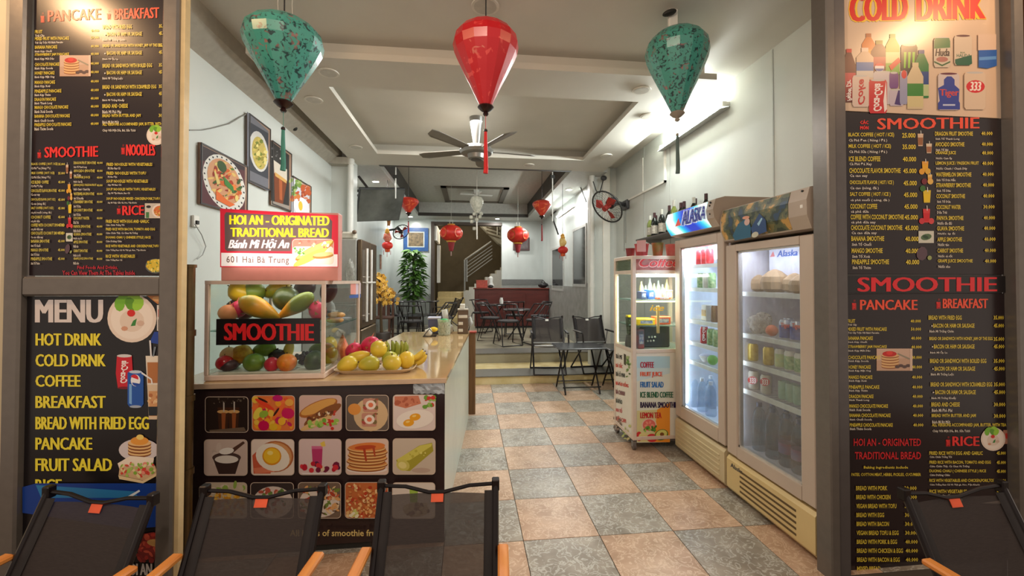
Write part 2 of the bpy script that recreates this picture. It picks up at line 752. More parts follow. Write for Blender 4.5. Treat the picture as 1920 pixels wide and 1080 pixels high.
downlight(1.8, 7.35, 3.12, 'bright lit downlight in rear right soffit near white pipe', True, .05)
downlight(1.62, 9.2, 3.12, 'bright lit downlight beside right hanging red lantern', True, .05)
downlight(.75, 11.0, 3.12, 'bright lit downlight over back desk at end of rear ceiling', True, .05)
downlight(-1.5, 10.9, 3.12, 'lit downlight washing the wall over blue framed picture', True, .05)

# step up, then the rear room on its platform
structure('step_lower', MB().box((-1.95, 5.86, -.1), (2.4, 6.95, .112)), CREAM)
structure('trim_1', MB().box((-1.95, 5.845, .104), (2.4, 6.33, .118), .004), GRANITE)
structure('step_upper', MB().box((-2.2, 6.8, .0), (2.4, 7.0, .262)).box((-2.2, 7.0, .1), (2.4, 15, .27)), mat('rear_floor_tile', (150, 143, 122), .3, var=.06, scale=5))
structure('trim_2', MB().box((-2.0, 6.785, .258), (2.3, 7.27, .276), .004), GRANITE)
structure('wall_wing_left', MB().box((XL - .12, 5.9, -.2), (-1.6, 6.15, 3.14)), WALLM)
structure('wall_wing_right', MB().box((1.93, 6.42, -.2), (XR + .12, 6.6, 3.27)), WALLM)
structure('trim_3', MB().box((2.12, 6.38, -.1), (2.24, 6.42, 3.26), .01), WHITEP)
rl = structure('wall_rear_left', MB().box((-2.12, 6.15, -.1), (-2.0, 11.5, 3.6)), REARM)
rr_ = structure('wall_rear_right', MB().box((2.05, 6.5, -.1), (2.17, 11.5, 3.6)), REARM)
bk = MB()
bk.box((-2.1, 11.4, .0), (-.98, 11.55, 3.6))
bk.box((.9, 11.4, .0), (2.15, 11.55, 3.6))
bk.box((-.98, 11.4, 3.05), (.9, 11.55, 3.6))
structure('wall_back', bk, REARM)
structure('ceiling_rear', MB().box((-2.1, 6.2, 3.47), (2.2, 11.5, 3.6)), mat('rear_ceiling', (176, 174, 164), .7))
sof = MB()
sof.box((-2.1, 6.12, 3.12), (-1.29, 11.4, 3.47)).box((1.54, 6.12, 3.12), (2.1, 11.4, 3.47)).box((-1.29, 10.75, 3.12), (1.54, 11.4, 3.47))
structure('ceiling_soffit', sof, mat('soffit_paint', (190, 190, 184), .6))
structure('trim_4', MB().box((-1.29, 6.1, 3.115), (1.54, 6.16, 3.13)).box((-1.29, 10.73, 3.12), (1.54, 10.76, 3.2))
          .box((-1.295, 6.16, 3.2), (-1.27, 10.73, 3.47)).box((1.52, 6.16, 3.2), (1.545, 10.73, 3.47)), mat('dark_trim', (58, 54, 48), .5))
# dado of grey marble on the rear walls
structure('trim_5', MB().box((-2.0, 6.2, .27), (-1.985, 11.4, 1.2)).box((2.035, 6.6, .27), (2.05, 11.4, 1.35)).box((-1.99, 11.385, .27), (-.98, 11.4, 1.1)).box((.9, 11.385, .27), (2.04, 11.4, 1.38)),
          mat('grey_marble_dado', (150, 154, 150), .25, var=.12, scale=7))
structure('trim_6', MB().box((.9, 11.375, 1.35), (2.04, 11.39, 1.5)).box((2.02, 6.6, 1.35), (2.05, 7.0, 1.42)), mat('dado_band', (110, 112, 110), .4))
# dark stairwell behind
sw = MB()
sw.box((-1.2, 15.0, 0), (2.2, 15.1, 4.6)).box((-1.2, 11.5, 0), (-1.1, 15, 4.6)).box((2.0, 11.55, 0), (2.1, 15, 4.6)).box((-1.2, 11.5, 4.5), (2.1, 15, 4.6))
structure('wall_stairwell', sw, BROWNW)
structure('trim_7', MB().box((-1.02, 11.34, .27), (-.93, 11.6, 3.06)).box((-.93, 11.36, 2.98), (.9, 11.6, 3.06)), mat('stair_frame', (70, 60, 52), .5))
structure('trim_8', MB().box((-.93, 11.39, 2.55), (-.86, 12.5, 2.95)).box((-.93, 12.3, 1.4), (-.84, 12.5, 2.5)), WHITEP)
# dark windows in the rear right wall
for k, (y0, y1, z0, z1) in enumerate(((7.1, 7.95, 1.4, 2.42), (8.85, 10.0, 1.28, 2.2))):
    wm = structure('window_%d' % (k + 1), MB().box((2.03, y0 - .05, z0 - .05), (2.052, y1 + .05, z0)).box((2.03, y0 - .05, z1), (2.052, y1 + .05, z1 + .05))
                   .box((2.03, y0 - .05, z0), (2.052, y0, z1)).box((2.03, y1, z0), (2.052, y1 + .05, z1)), mat('window_frame', (168, 170, 166), .4))
    MB().box((2.036, y0, z0), (2.046, y1, z1)).build('pane', mat('night_pane', (40, 42, 42), .08), wm)
# rectangular brown moulding on the rear ceiling
cm = MB()
for a, b in (((-.6, 8.85), (.86, 8.95)), ((-.6, 10.45), (.86, 10.55)), ((-.6, 8.85), (-.48, 10.55)), ((.74, 8.85), (.86, 10.55))):
    cm.box((a[0], a[1], 3.44), (b[0], b[1], 3.475))
structure('trim_9', cm, mat('brown_moulding', (92, 84, 72), .5))
structure('unseen_header', MB().box((XL - .12, 1.86, 3.22), (XR + .12, 1.97, 3.9)), WALLM)  # header wall out of view, added to close off light above the front

# ================================================================ shop front: steel frames with boards
STEEL = mat('grey_painted_steel', (112, 106, 100), 0.32, metal=0.35, var=.06, scale=25, bump=.03)
STEELD = mat('grey_steel_face', (96, 91, 90), 0.35, metal=0.3, var=.05, scale=25)
FY = 1.9
def frame_left():
    t = thing('shopfront_frame', 'grey steel shop front frame on left, holding two menu boards', 'frame', (-1.53, FY, -.14))
    MB().box((-1.853, 1.862, -.14), (-1.79, 1.93, 3.3), .008).build('post', STEEL, t)
    MB().box((-1.272, 1.85, -.14), (-1.208, 1.93, 3.3), .008).build('post', STEEL, t)
    MB().box((-1.79, 1.866, 1.392), (-1.272, 1.93, 1.47), .008).build('rail', STEEL, t)
    MB().box((-1.79, 1.866, 2.665), (-1.272, 1.93, 2.74), .008).build('rail', STEEL, t)
    MB().box((-1.79, 1.866, -.14), (-1.272, 1.93, .0), .008).build('rail', STEEL, t)
    MB().box((-1.208, 1.868, -.14), (-1.192, 1.9, 3.3)).build('edge_strip', mat('cream_edge', (214, 188, 140), .5), t, label='pale cream edge strip')
    return t
frame_left()
def frame_right():
    t = thing('shopfront_frame', 'grey steel shop front frame on right, holding drink and smoothie boards', 'frame', (2.35, FY, -.14))
    MB().box((1.752, 1.85, -.14), (1.80, 1.945, 3.3), .006).build('post', STEEL, t)
    MB().box((1.80, 1.87, -.14), (1.875, 1.945, 3.3), .004).build('post', STEELD, t)
    MB().box((2.835, 1.86, -.14), (2.905, 1.93, 3.3), .008).build('post', STEEL, t)
    MB().box((1.875, 1.925, -.14), (2.835, 1.945, 3.3)).build('back_plate', STEELD, t)
    return t
frame_right()
WOODY = mat('varnished_wood', (122, 72, 40), .4, var=.2, scale=10, stretch=(6, 6, .6))
wd = thing('wooden_door_jamb', 'dark varnished wooden jamb at the far right edge, beside the boards', 'door jamb', (3.0, 1.95, -.14))
MB().box((2.908, 1.9, -.14), (2.955, 2.0, 3.3)).build('dark_strip', DARKV, wd)  # dark upright strip between steel frame and wood
MB().box((2.955, 1.88, -.14), (3.3, 2.0, 3.3), .01).build('board', WOODY, wd)
sh = thing('shutter_panel', 'cream ribbed metal panel at the far left edge with small rivets', 'panel', (-2.2, 1.93, -.14))
CREAMP = mat('cream_metal', (216, 200, 168), .45, var=.05, scale=6)
MB().box((-2.6, 1.92, -.14), (-1.855, 1.95, 3.3)).build('sheet', CREAMP, sh)
for x in (-1.93, -2.08, -2.25):
    MB().box((x, 1.895, -.14), (x + .05, 1.925, 3.3), .01).build('rib', CREAMP, sh)
for z in (.5, 1.0, 1.42, 1.5, 1.6, 1.75, 2.1, 2.35, 2.55):
    MB().ball((-1.885, 1.9195, z), .006, n=8, m=5).build('rivet', STEEL, sh)
# door pivot post just inside the left frame
dp = thing('door_post', 'bronze hinge pipe standing at counter corner beside left steel frame', 'door post', (-1.43, 2.25, 0))
BRONZE = mat('bronze_pipe', (112, 92, 60), .35, metal=.6, var=.15, scale=12)
MB().cyl((-1.385, 2.22, 0), (-1.385, 2.22, 1.52), .028).build('pipe', BRONZE, dp, True)
MB().cyl((-1.385, 2.22, 1.52), (-1.385, 2.22, 1.535), .034).build('cap', BRONZE, dp, True)
for z in (1.18, .86, .5):
    MB().cyl((-1.385, 2.22, z), (-1.385, 2.22, z + .03), .034).build('collar', BRONZE, dp, True)
# ================================================================ menu boards (flat prints at their real size)
YEL = (226, 200, 66)
YEL2 = (214, 196, 84)
CRM = (232, 222, 206)
REDT = (232, 52, 48)
ORG = (238, 84, 56)
DARKB = mat('dark_vinyl_board', (33, 21, 24), 0.22, var=.06, scale=6)
BLACKB = mat('black_vinyl_board', (24, 20, 22), 0.25, var=.06, scale=6)


def board(name, label, x0, z0, x1, z1, m, y=1.9, th=.008):
    t = thing(name, label, 'menu board', ((x0 + x1) / 2, y, z0))
    MB().box((x0, y - th, z0), (x1, y, z1), .001).build('backing', m, t)
    return t, (0, y - th, 0)


def price_rows(p, q, rows, x0, xp0, xp1, h=9, sub=True, skew=0.0):
    """rows: (text, x1, y, price, subtitle, sub_x1): y is the middle of the line"""
    for r in rows:
        txt, x1, y, pr, sb, sx = r
        if txt:
            p.text(txt, x0, y - h / 2, x1, y + h / 2, YEL if not q else q, .022, 1, dy=skew * (x1 - x0))
        if pr:
            yy = y + skew * (xp0 - x0)
            p.text(pr, xp0, yy - h / 2 + .5, xp1, yy + h / 2 - .5, YEL if not q else q, .025, 1, dy=skew * (xp1 - xp0))
        if sb:
            p.text(sb, x0, y + 7.3 - 2.2, sx, y + 7.3 + 3.4, CRM, .012, 1, dy=skew * (sx - x0))


SMO_L = ['BLACK COFFEE ( HOT / ICE)', 'MILK COFFEE ( HOT / ICE)', 'ICE BLEND COFFEE', 'CHOCOLATE FLAVOR SMOOTHIE', 'CHOCOLATE FLAVOR ( HOT / ICE )',
         'SALT COFFEE ( HOT / ICE )', 'COCONUT COFFEE', 'COFFEE WITH COCONUT SMOOTHIE', 'CHOCOLATE COCONUT SMOOTHIE', 'BANANA SMOOTHIE', 'MANGO SMOOTHIE', 'PINEAPPLE SMOOTHIE']
SMO_LS = ['Cà Phê Đen ( Nóng / Đá )', 'Cà Phê Sữa ( Nóng / Đá )', 'Cà Phê Đá Xay', 'Ca cao xay', 'Ca cao (nóng, đá )', 'cà phê muối ( nóng, đá )', 'cà phê dừa',
          'cà phê dừa xay', 'Ca cao dừa xay', 'Sinh Tố Chuối', 'Sinh Tố Xoài', 'Sinh Tố Thơm']
SMO_R = ['DRAGON FRUIT SMOOTHIE', 'AVOCADO SMOOTHIE', 'ORANGE JUICE', 'LEMON JUICE / PASSION FRUIT', 'WATERMELON SMOOTHIE', 'STRAWBERRY SMOOTHIE', 'COCONUT SMOOTHIE',
         'COCONUT WATER', 'PAPAYA SMOOTHIE', 'GUAVA SMOOTHIE', 'APPLE SMOOTHIE', 'CARROT SMOOTHIE', 'GRAPE JUICE SMOOTHIE']
SMO_RS = ['Sinh Tố Thanh Long', 'Sinh Tố Bơ', 'Nước Cam Ép', 'Nước Chanh / Chanh Dây', 'Sinh Tố Dưa Hấu', 'Sinh Tố Dâu', 'Sinh Tố Dừa', 'Dừa Trái', 'Nước đu đủ', 'Nước ép ổi', 'Nước táo', 'Nước cà rốt', 'Nước nho']
PAN = ['FRUIT', 'MIXED FRUIT WITH PANCAKE', 'BANANA PANCAKE', 'STRAWBERRY JAM PANCAKE', 'CHOCOLATE PANCAKE', 'HONEY PANCAKE', 'MANGO PANCAKE', 'PINEAPPLE PANCAKE', 'DRAGON PANCAKE',
       'MANGO CHOCOLATE PANCAKE', 'BANANA CHOCOLATE PANCAKE', 'PINEAPPLE CHOCOLATE PANCAKE']
PANS = ['Trái Cây', 'Trái Cây Trộn Với Bánh Pancake', 'Bánh Kẹp Chuối', 'Bánh Kẹp Mứt Dâu', 'Bánh Kẹp Socola', 'Bánh Kẹp Mật Ong', 'Bánh Kẹp Xoài', 'Bánh Kẹp Thơm', 'Bánh Thanh Long', 'Bánh Xoài Socola', 'Bánh Chuối Socola', 'Bánh Thơm Socola']
PANP = ['40.000', '50.000'] + ['40.000'] * 10
BRK = [('BREAD WITH FRIED EGG', 0, '35.000', None), ('BACON OR HAM OR SAUSAGE', 1, '45.000', 'Bánh Mì Trứng Chiên'), ('BREAD OR SANDWICH WITH HONEY, JAM OF THE EGG', 0, '35.000', None),
       ('BACON OR HAM OR SAUSAGE', 1, '45.000', 'Bánh Mì Ốp La'), ('BREAD OR SANDWICH WITH BOILED EGG', 0, '35.000', None), ('BACON OR HAM OR SAUSAGE', 1, '45.000', 'Bánh Mì Trứng Luộc'),
       ('BREAD OR SANDWICH WITH SCRAMBLED EGG', 0, '35.000', None), ('BACON OR HAM OR SAUSAGE', 1, '45.000', 'Bánh Mì Trứng Khuấy'), ('BREAD AND CHEESE', 0, '30.000', 'Bánh Mì Phô Mai'),
       ('BREAD WITH BUTTER AND JAM', 0, '30.000', 'Bánh Mì Bơ Mứt'), ('ALL VERSIONS ACCOMPANIED JAM, BUTTER, WITH TEA', 0, None, 'Cháy Với Một Dĩa, Bơ, Sữa Tươi')]


def pancake_pic(p, x0, y0, x1, y1):
    p.next()
    f = inbox(x0, y0, x1, y1)
    w, h = x1 - x0, y1 - y0
    p.rect(x0, y0, x1, y1, (206, 172, 150))
    p.poly([f(0, .55), f(1, .4), f(1, 1), f(0, 1)], (196, 158, 132))
    for k in range(5):
        p.ell(*f(.38, .82 - .12 * k), w * .25, h * .1, (150, 88, 44))
        p.ell(*f(.38, .79 - .12 * k), w * .25, h * .085, (224, 178, 122))
    p.ell(*f(.36, .24), w * .2, h * .13, (196, 40, 34))
    p.ell(*f(.36, .2), w * .09, h * .09, (224, 60, 50))
    for k in range(4):
        p.ell(*f(.58 + .1 * k, .82 - .05 * (k % 2)), w * .07, h * .07, (92, 70, 66))
    p.poly([f(.6, .2), f(.95, .45), f(.92, .5), f(.58, .25)], (150, 140, 120))
    p.rect(x0 + w * .93, y0, x1, y1, (216, 186, 164))


def plate_pic(p, cx, cy, rx, ry):
    p.next()
    p.ell(cx, cy, rx, ry, (226, 208, 192), n=28)
    p.ell(cx, cy, rx * .86, ry * .86, (234, 220, 206), n=28)
    p.ell(cx, cy + ry * .1, rx * .5, ry * .46, (222, 202, 184), n=18)
    for k, (a, b) in enumerate(((-.3, -.8), (.1, -.85), (-.05, -.6), (-.5, -.6), (.25, -.6))):
        p.ell(cx + rx * a, cy + ry * b, rx * .3, ry * .22, ((120, 180, 50), (150, 200, 60), (96, 150, 40))[k % 3], 30 * k, 10)
    p.ell(cx - rx * .03, cy - ry * .22, rx * .17, ry * .15, (206, 44, 38), n=10)
    p.poly([(cx + rx * .05, cy + ry * .1), (cx + rx * .2, cy), (cx + rx * .14, cy + ry * .3), (cx - rx * .05, cy + ry * .32)], (60, 130, 60))
    p.ell(cx - rx * .3, cy + ry * .42, rx * .14, ry * .1, (206, 150, 120), n=8)
    p.ell(cx + rx * .35, cy + ry * .2, rx * .16, ry * .12, (208, 176, 156), n=8)


def glass_pic(p, x0, y0, x1, y1, c1, c2):
    p.next()
    f = inbox(x0, y0, x1, y1)
    p.poly([f(.12, .2), f(.2, 1), f(.8, 1), f(.88, .2)], c1)
    p.poly([f(.16, .45), f(.22, .93), f(.78, .93), f(.84, .45)], c2)
    p.poly([f(.5, 0), f(.58, 0), f(.62, .3), f(.54, .3)], (222, 220, 214))


def drinks_column(p, s):
    """small drink pictures between the two price columns; s maps board units to place"""
    for (a, b, c, d, c1, c2) in ((0, 0, .45, 1.1, (212, 180, 150), (150, 96, 60)), (.5, .75, .95, 1.6, (216, 196, 170), (160, 104, 70)), (.25, 2.0, .75, 2.9, (226, 160, 60), (232, 170, 40)),
                                 (.6, 2.95, .95, 3.75, (230, 190, 110), (226, 160, 70)), (.3, 4.0, .9, 5.1, (222, 190, 50), (232, 196, 30)), (.3, 5.3, .85, 6.5, (214, 60, 60), (204, 30, 40))):
        x0, y0 = s(a, b)
        x1, y1 = s(c, d)
        glass_pic(p, x0, y0, x1, y1, c1, c2)
    for a, b, c in ((.3, 2.9, (226, 160, 50)), (.65, 2.88, (220, 170, 60)), (.45, 3.6, (120, 40, 50)), (.8, 3.6, (226, 180, 90)), (.35, 4.1, (60, 110, 50)), (.3, 6.4, (200, 50, 60)), (.85, 6.4, (210, 70, 70))):
        x, y = s(a, b)
        xa, ya = s(a + .17, b + .22)
        p.ell(x, y, abs(xa - x), abs(ya - y), c, n=9)
    x0, y0 = s(.1, 7.1)
    x1, y1 = s(1.0, 7.95)
    p.rect(x0, y0, x1, y1, (206, 204, 190))
    p.ell((x0 + x1) / 2, (y0 + y1) / 2, (x1 - x0) * .36, (y1 - y0) * .26, (84, 110, 74), -12, 12)
    p.ell((x0 + x1) / 2 - 1, (y0 + y1) / 2, (x1 - x0) * .2, (y1 - y0) * .14, (50, 74, 50), 20, 10)
    x, y = s(.3, 8.7)
    xa, ya = s(.62, 9.2)
    p.ell(x, y, abs(xa - x), abs(ya - y), (92, 70, 80), 10, 10)
    x, y = s(.75, 9.0)
    p.ell(x, y, abs(xa - x), abs(ya - y) * .8, (150, 160, 96), 24, 10)


# ---- left, upper board
t, pl = board('menu_poster', 'upper left dark menu board headed PANCAKE, BREAKFAST, SMOOTHIE, NOODLES and RICE', -1.785, 1.475, -1.275, 2.66, DARKB)
p = Print(pl, (0, -1, 0), sep=True)
arc = lambda k: (lambda a, b: -k * (1 - (2 * a - 1) ** 2) * (1 - b) * -1)
p.text('PANCAKE', 90, 20, 190, 41, ORG, .03, 2, dy=-4)
p.text('BREAKFAST', 214, 17, 299, 37, ORG, .03, 2, dy=-3)
for x, y, hh in ((77, 24, 19), (201, 20, 17), (71, 281, 16), (228, 271, 19), (220, 386, 16)):
    p.text('món', x, y, x + 7, y + hh, ORG if y < 100 else REDT, .05, 1)
p.text('SMOOTHIE', 84, 276, 185, 296, REDT, .035, 2, dy=-2)
p.text('NOODLES', 237, 271, 292, 292, REDT, .035, 2, dy=0)
p.text('RICE', 230, 386, 271, 404, REDT, .04, 2, dy=-1)
p.text('Find Foods And Drinks,', 146, 498, 222, 506, (196, 40, 56), .02, 1)
p.text('You Can View Them At The Tables Inside', 118, 507, 254, 516, (196, 40, 56), .02, 1)
p.build('heading', PRINT, t, 'red and orange headings')
p = Print(pl, (0, -1, 0))
ys = [60, 73, 89, 103.5, 121.5, 137.5, 155, 171.5, 187, 202, 218.5, 234.5]
xs = [80, 130, 108, 130, 112, 103, 104, 116, 106, 129, 132, 135]
sx = [84, 119, 98, 102, 100, 103, 95, 96, 99, 100, 102, 101]
price_rows(p, None, [(PAN[i], xs[i], ys[i], PANP[i], PANS[i], sx[i]) for i in range(12)], 66, 171, 186, 6.5, skew=-.02)
ysb = [51, 64.5, 87, 100, 124, 137, 164, 177.5, 199.5, 218.5, 234.5]
for i, (a, ind, pr, sb) in enumerate(BRK):
    x0 = 193.5 + 8 * ind
    x1 = [248, 267, 305, 267, 286, 267, 294, 267, 241, 265, 315][i]
    p.text(a, x0, ysb[i] - 3.8, x1, ysb[i] + 3.8, YEL, .022, 1, dy=-.01 * (x1 - x0))
    if ind:
        p.ell(198, ysb[i] + 1, 1.3, 1.3, CRM, n=8)
    if pr:
        p.text(pr, 299, ysb[i] - 5, 314.5, ysb[i] + 2, YEL, .025, 1)
    if sb:
        p.text(sb, 193.5, ysb[i] + 8, 193.5 + [0, 42, 0, 29, 0, 38, 0, 41, 35, 31, 62][i], ysb[i] + 14, CRM, .012, 1)
ysl = [308.5, 325.5, 342, 358, 375, 391, 407.5, 422.5, 437.5, 452.5, 469, 485.5]
xl = [110, 104, 93, 108, 106, 103, 97, 122, 121, 95, 93, 100]
price_rows(p, YEL2, [(SMO_L[i], xl[i], ysl[i], '45.000' if i not in (0, 1) else '35.000', SMO_LS[i], [97, 97, 82, 77, 88, 99, 77, 83, 83, 78, 76, 77][i]) for i in range(12)], 60.5, 111, 123.5, 6, skew=-.004)
ysr = [306, 321, 333.5, 348, 364, 379, 394.5, 409.5, 425, 439.5, 454, 470.5, 485.5]
price_rows(p, YEL2, [(SMO_R[i], [182, 180, 171, 183, 179, 176, 176, 170, 172, 174, 167, 167, 177][i], ysr[i], '40.000', SMO_RS[i], [165, 154, 157, 171, 159, 154, 154, 150, 154, 156, 150, 154, 151][i]) for i in range(13)], 140.5, 184, 194.5, 5.5)
NOO = ['FRIED NOODLES WITH VEGETABLES', 'FRIED NOODLES WITH TOFU', 'SOUP NOODLES WITH VEGETABLES', 'SOUP NOODLES WITH TOFU, VEGETABLES', 'SOUP NOODLES MIXED CHICKEN,PORK,TOFU']
NOS = ['Mì Xào Rau Củ', 'Mì Xào Đậu', 'Súp Mì Rau Củ', 'Súp Mì Đậu Khuôn, Rau Củ', 'Súp Mì Thập Cẩm Gà, Heo, Đậu Khuôn']
for i in range(5):
    y = [309, 325.5, 340.5, 356, 373.5][i]
    p.text(NOO[i], 202.5, y - 3, [288, 276, 280, 294, 302][i], y + 3, YEL, .022, 1)
    p.text('45.000', 305, y - 3, 315, y + 3, YEL, .022, 1)
    p.text(NOS[i], 205, y + 5, [228, 222, 230, 246, 259][i], y + 9.5, CRM, .012, 1)
RIC = ['FRIED RICE WITH EGG AND GARLIC', 'FRIED RICE WITH BACON, TOMATO AND EGG', 'DUONG CHAU ( CHINESE STYLE ) RICE', 'RICE WITH VEGETABLES AND CHICKEN,PORK,TOFU', 'RICE WITH VEGETABLES']
RIS = ['Cơm Chiên Trứng Tỏi', 'Cơm Chiên Thịt, Cà Chua Và Trứng', 'Cơm Dương Châu', 'Cơm Trắng Rau Củ Và Thịt gà, Heo, Đậu Khuôn', 'Cơm Trắng Rau Củ']
for i in range(5):
    y = [415.5, 430.5, 446, 462, 480.5][i]
    p.text(RIC[i], 201.5, y - 3, [282, 293, 285, 300, 256][i], y + 3, YEL, .022, 1)
    p.text('45.000', 303, y - 3, 314, y + 3, YEL, .022, 1)
    p.text(RIS[i], 201.5, y + 5, [236, 261, 231, 276, 232][i], y + 9.5, CRM, .012, 1)
p.build('lettering', PRINT, t, 'yellow price lines with small cream subtitles', kind='stuff')
p = Print(pl, (0, -1, 0), off=.0016)
pancake_pic(p, 112.5, 104, 171, 143.5)
plate_pic(p, 294, 254, 18.5, 18.5)
p.next()
p.rect(306, 240, 315, 262, (60, 40, 36))
p.rect(310, 246, 315, 256, (206, 60, 50))
drinks_column(p, lambda a, b: (124 + 14 * a, 305 + 18.6 * b))
p.next()
p.rect(273, 381.5, 315, 409.5, (196, 186, 172))
p.rect(275, 398, 281, 409, (70, 120, 70))
p.ell(280, 388, 4.5, 2.6, (40, 34, 34))
p.ell(301, 396, 15, 13, (226, 216, 204))
p.ell(301, 396, 11.5, 10, (206, 116, 60))
p.scatter(26, (291, 387, 311, 405), (1, 2.4), [(222, 150, 80), (190, 84, 44), (150, 160, 60), (232, 180, 110)], 3, lambda x, y: (x - 301) ** 2 / 120 + (y - 396) ** 2 / 90 < 1)
p.next()
p.ell(294, 499, 20, 14, (92, 96, 92))
p.ell(294, 498, 18, 12, (214, 186, 60))
p.scatter(40, (277, 487, 312, 509), (1.2, 3), [(232, 206, 80), (222, 180, 40), (120, 140, 60), (240, 220, 120)], 4, lambda x, y: (x - 294) ** 2 / 300 + (y - 498) ** 2 / 130 < 1)
p.ell(308, 486, 8, 4, (226, 196, 80), -14)
p.build('food_picture', PRINT, t, 'small food photographs on the board')

# ---- left, lower board
t, pl = board('menu_board', 'lower left black board headed MENU with list from hot drink to fruit salad', -1.79, .0, -1.272, 1.39, BLACKB)
p = Print(pl, (0, -1, 0), sep=True)
p.text('MENU', 66, 562, 194, 605, (214, 204, 200), .045, 3)
p.build('heading', PRINT, t, 'pale MENU heading')
p = Print(pl, (0, -1, 0))
for s_, x1, y0, y1 in (('HOT DRINK', 191, 625, 648), ('COLD DRNK', 199, 664, 687), ('COFFEE', 152, 703, 725), ('BREAKFAST', 199, 742, 765), ('BREAD WITH FRIED EGG', 280, 781, 805),
                       ('PANCAKE', 174, 820, 843), ('FRUIT SALAD', 211, 859, 883), ('RICE', 117, 898, 921)):
    p.text(s_, 67, y0, x1, y1, (228, 212, 58), .04, 2)
    p.build('list_line', PRINT, t)
p.text('HOI AN', 232, 1056, 286, 1078, (222, 214, 206), .03, 2, outline=((20, 18, 20), .08))
p.build('lettering', PRINT, t, 'small white HOI AN lettering')
p = Print(pl, (0, -1, 0), off=.0016)
p.poly([(274, 553), (315, 553), (315, 566), (296, 570)], (206, 130, 70))
p.ell(300, 561, 14, 5, (226, 170, 110), 6)
plate_pic(p, 248, 597, 46, 45)
p.next()
p.rect(295, 572, 315, 620, (222, 214, 206))
p.rect(297, 580, 315, 594, (206, 40, 38))
p.rect(297, 599, 315, 619, (44, 42, 48))
p.next()
p.poly([(290, 622), (315, 622), (315, 648), (281, 642)], (36, 66, 150))
# two cans, two iced coffees
p.next()
p.poly([(220, 668), (248, 666), (250, 700), (247, 726), (222, 728), (218, 700)], (196, 30, 44))
p.ell(234, 667, 14, 3, (206, 202, 200))
p.ell(234, 727, 12, 2.5, (120, 20, 30))
vs, fs = text_mesh('Coca-Cola', .03, 2, .25)
p.mb.color((240, 232, 230))
p.mb.add([p.pt(226 + 13 * b + 3 * a, 718 - 42 * a) for a, b in vs], fs)
p.up()
p.next()
p.poly([(240, 699), (245, 695), (265, 695), (270, 699), (270, 757), (266, 763), (244, 763), (240, 757)], (34, 84, 166))
p.ell(255, 697, 12, 3, (190, 200, 214))
p.poly([(243, 720), (248, 720), (248, 758), (243, 756)], (120, 168, 220))
p.ell(255, 713, 9, 11, (232, 232, 236))
p.ell(253, 709, 7.5, 7, (206, 36, 48), 20, a0=180, a1=360)
p.ell(256, 718, 7, 5.5, (30, 70, 160), 10, a0=0, a1=180)
p.ell(255, 762, 11, 2.5, (160, 170, 186))
p.next()
for x0, y0, x1, y1, c1, c2 in ((274, 667, 301, 724, (226, 214, 196), (176, 112, 62)), (277, 721, 304, 786, (214, 190, 160), (206, 150, 100))):
    p.poly([(x0, y0), (x1, y0), (x1 - 3, y1), (x0 + 3, y1)], c1)
    p.poly([(x0 + 3, y0 + 12), (x1 - 3, y0 + 12), (x1 - 4, y1 - 6), (x0 + 4, y1 - 6)], c2)
p.poly([(279, 762), (302, 762), (301, 779), (280, 779)], (34, 40, 46))
p.scatter(14, (280, 735, 301, 758), (2, 4), [(226, 180, 130), (180, 110, 64), (236, 206, 160)], 5)
p.poly([(281, 638), (284, 638), (286, 668), (283, 668)], (222, 220, 220))
p.poly([(290, 650), (294, 650), (290, 668), (287, 668)], (110, 120, 130))
p.poly([(267, 697), (286, 710), (288, 720), (285, 720), (284, 712), (266, 700)], (226, 224, 222))
# pancakes and sandwich
p.next()
p.ell(262, 843, 38, 21, (206, 196, 196), n=24)
for k in range(4):
    p.ell(263, 850 - 6 * k, 22, 7, (130, 74, 36))
    p.ell(263, 848 - 6 * k, 22, 6, (224, 182, 124))
p.ell(263, 826, 17, 8, (222, 150, 60))
p.ell(264, 819, 7, 5, (236, 206, 110))
p.next()
p.poly([(222, 868), (246, 854), (290, 858), (288, 872), (226, 880)], (232, 216, 196))
p.poly([(226, 874), (292, 872), (296, 886), (270, 900), (224, 890)], (206, 170, 130))
p.scatter(46, (228, 868, 292, 892), (2.5, 5), [(206, 70, 56), (130, 170, 60), (226, 140, 120), (222, 206, 150), (160, 190, 90)], 6)
p.poly([(224, 890), (270, 900), (296, 886), (294, 892), (270, 905), (226, 897)], (222, 196, 150))
# blue foot of the print with crab-red photograph
p.next()
p.poly([(45, 912), (70, 905), (300, 905), (312, 920), (312, 985), (250, 990), (45, 960)], (24, 60, 140))
p.poly([(70, 908), (255, 920), (262, 932), (80, 932)], (44, 120, 176))
p.poly([(240, 930), (263, 917), (265, 920), (243, 934)], (214, 222, 230))
p.next()
p.poly([(256, 1002), (290, 996), (311, 1004), (311, 1052), (262, 1044)], (124, 36, 34))
p.scatter(30, (258, 1000, 310, 1050), (4, 8), [(168, 52, 44), (140, 40, 38), (190, 80, 60)], 8)
p.ell(296, 1016, 18, 7, (206, 160, 96), 6)
p.build('food_picture', PRINT, t, 'printed plate, cans, iced coffees and sandwich')

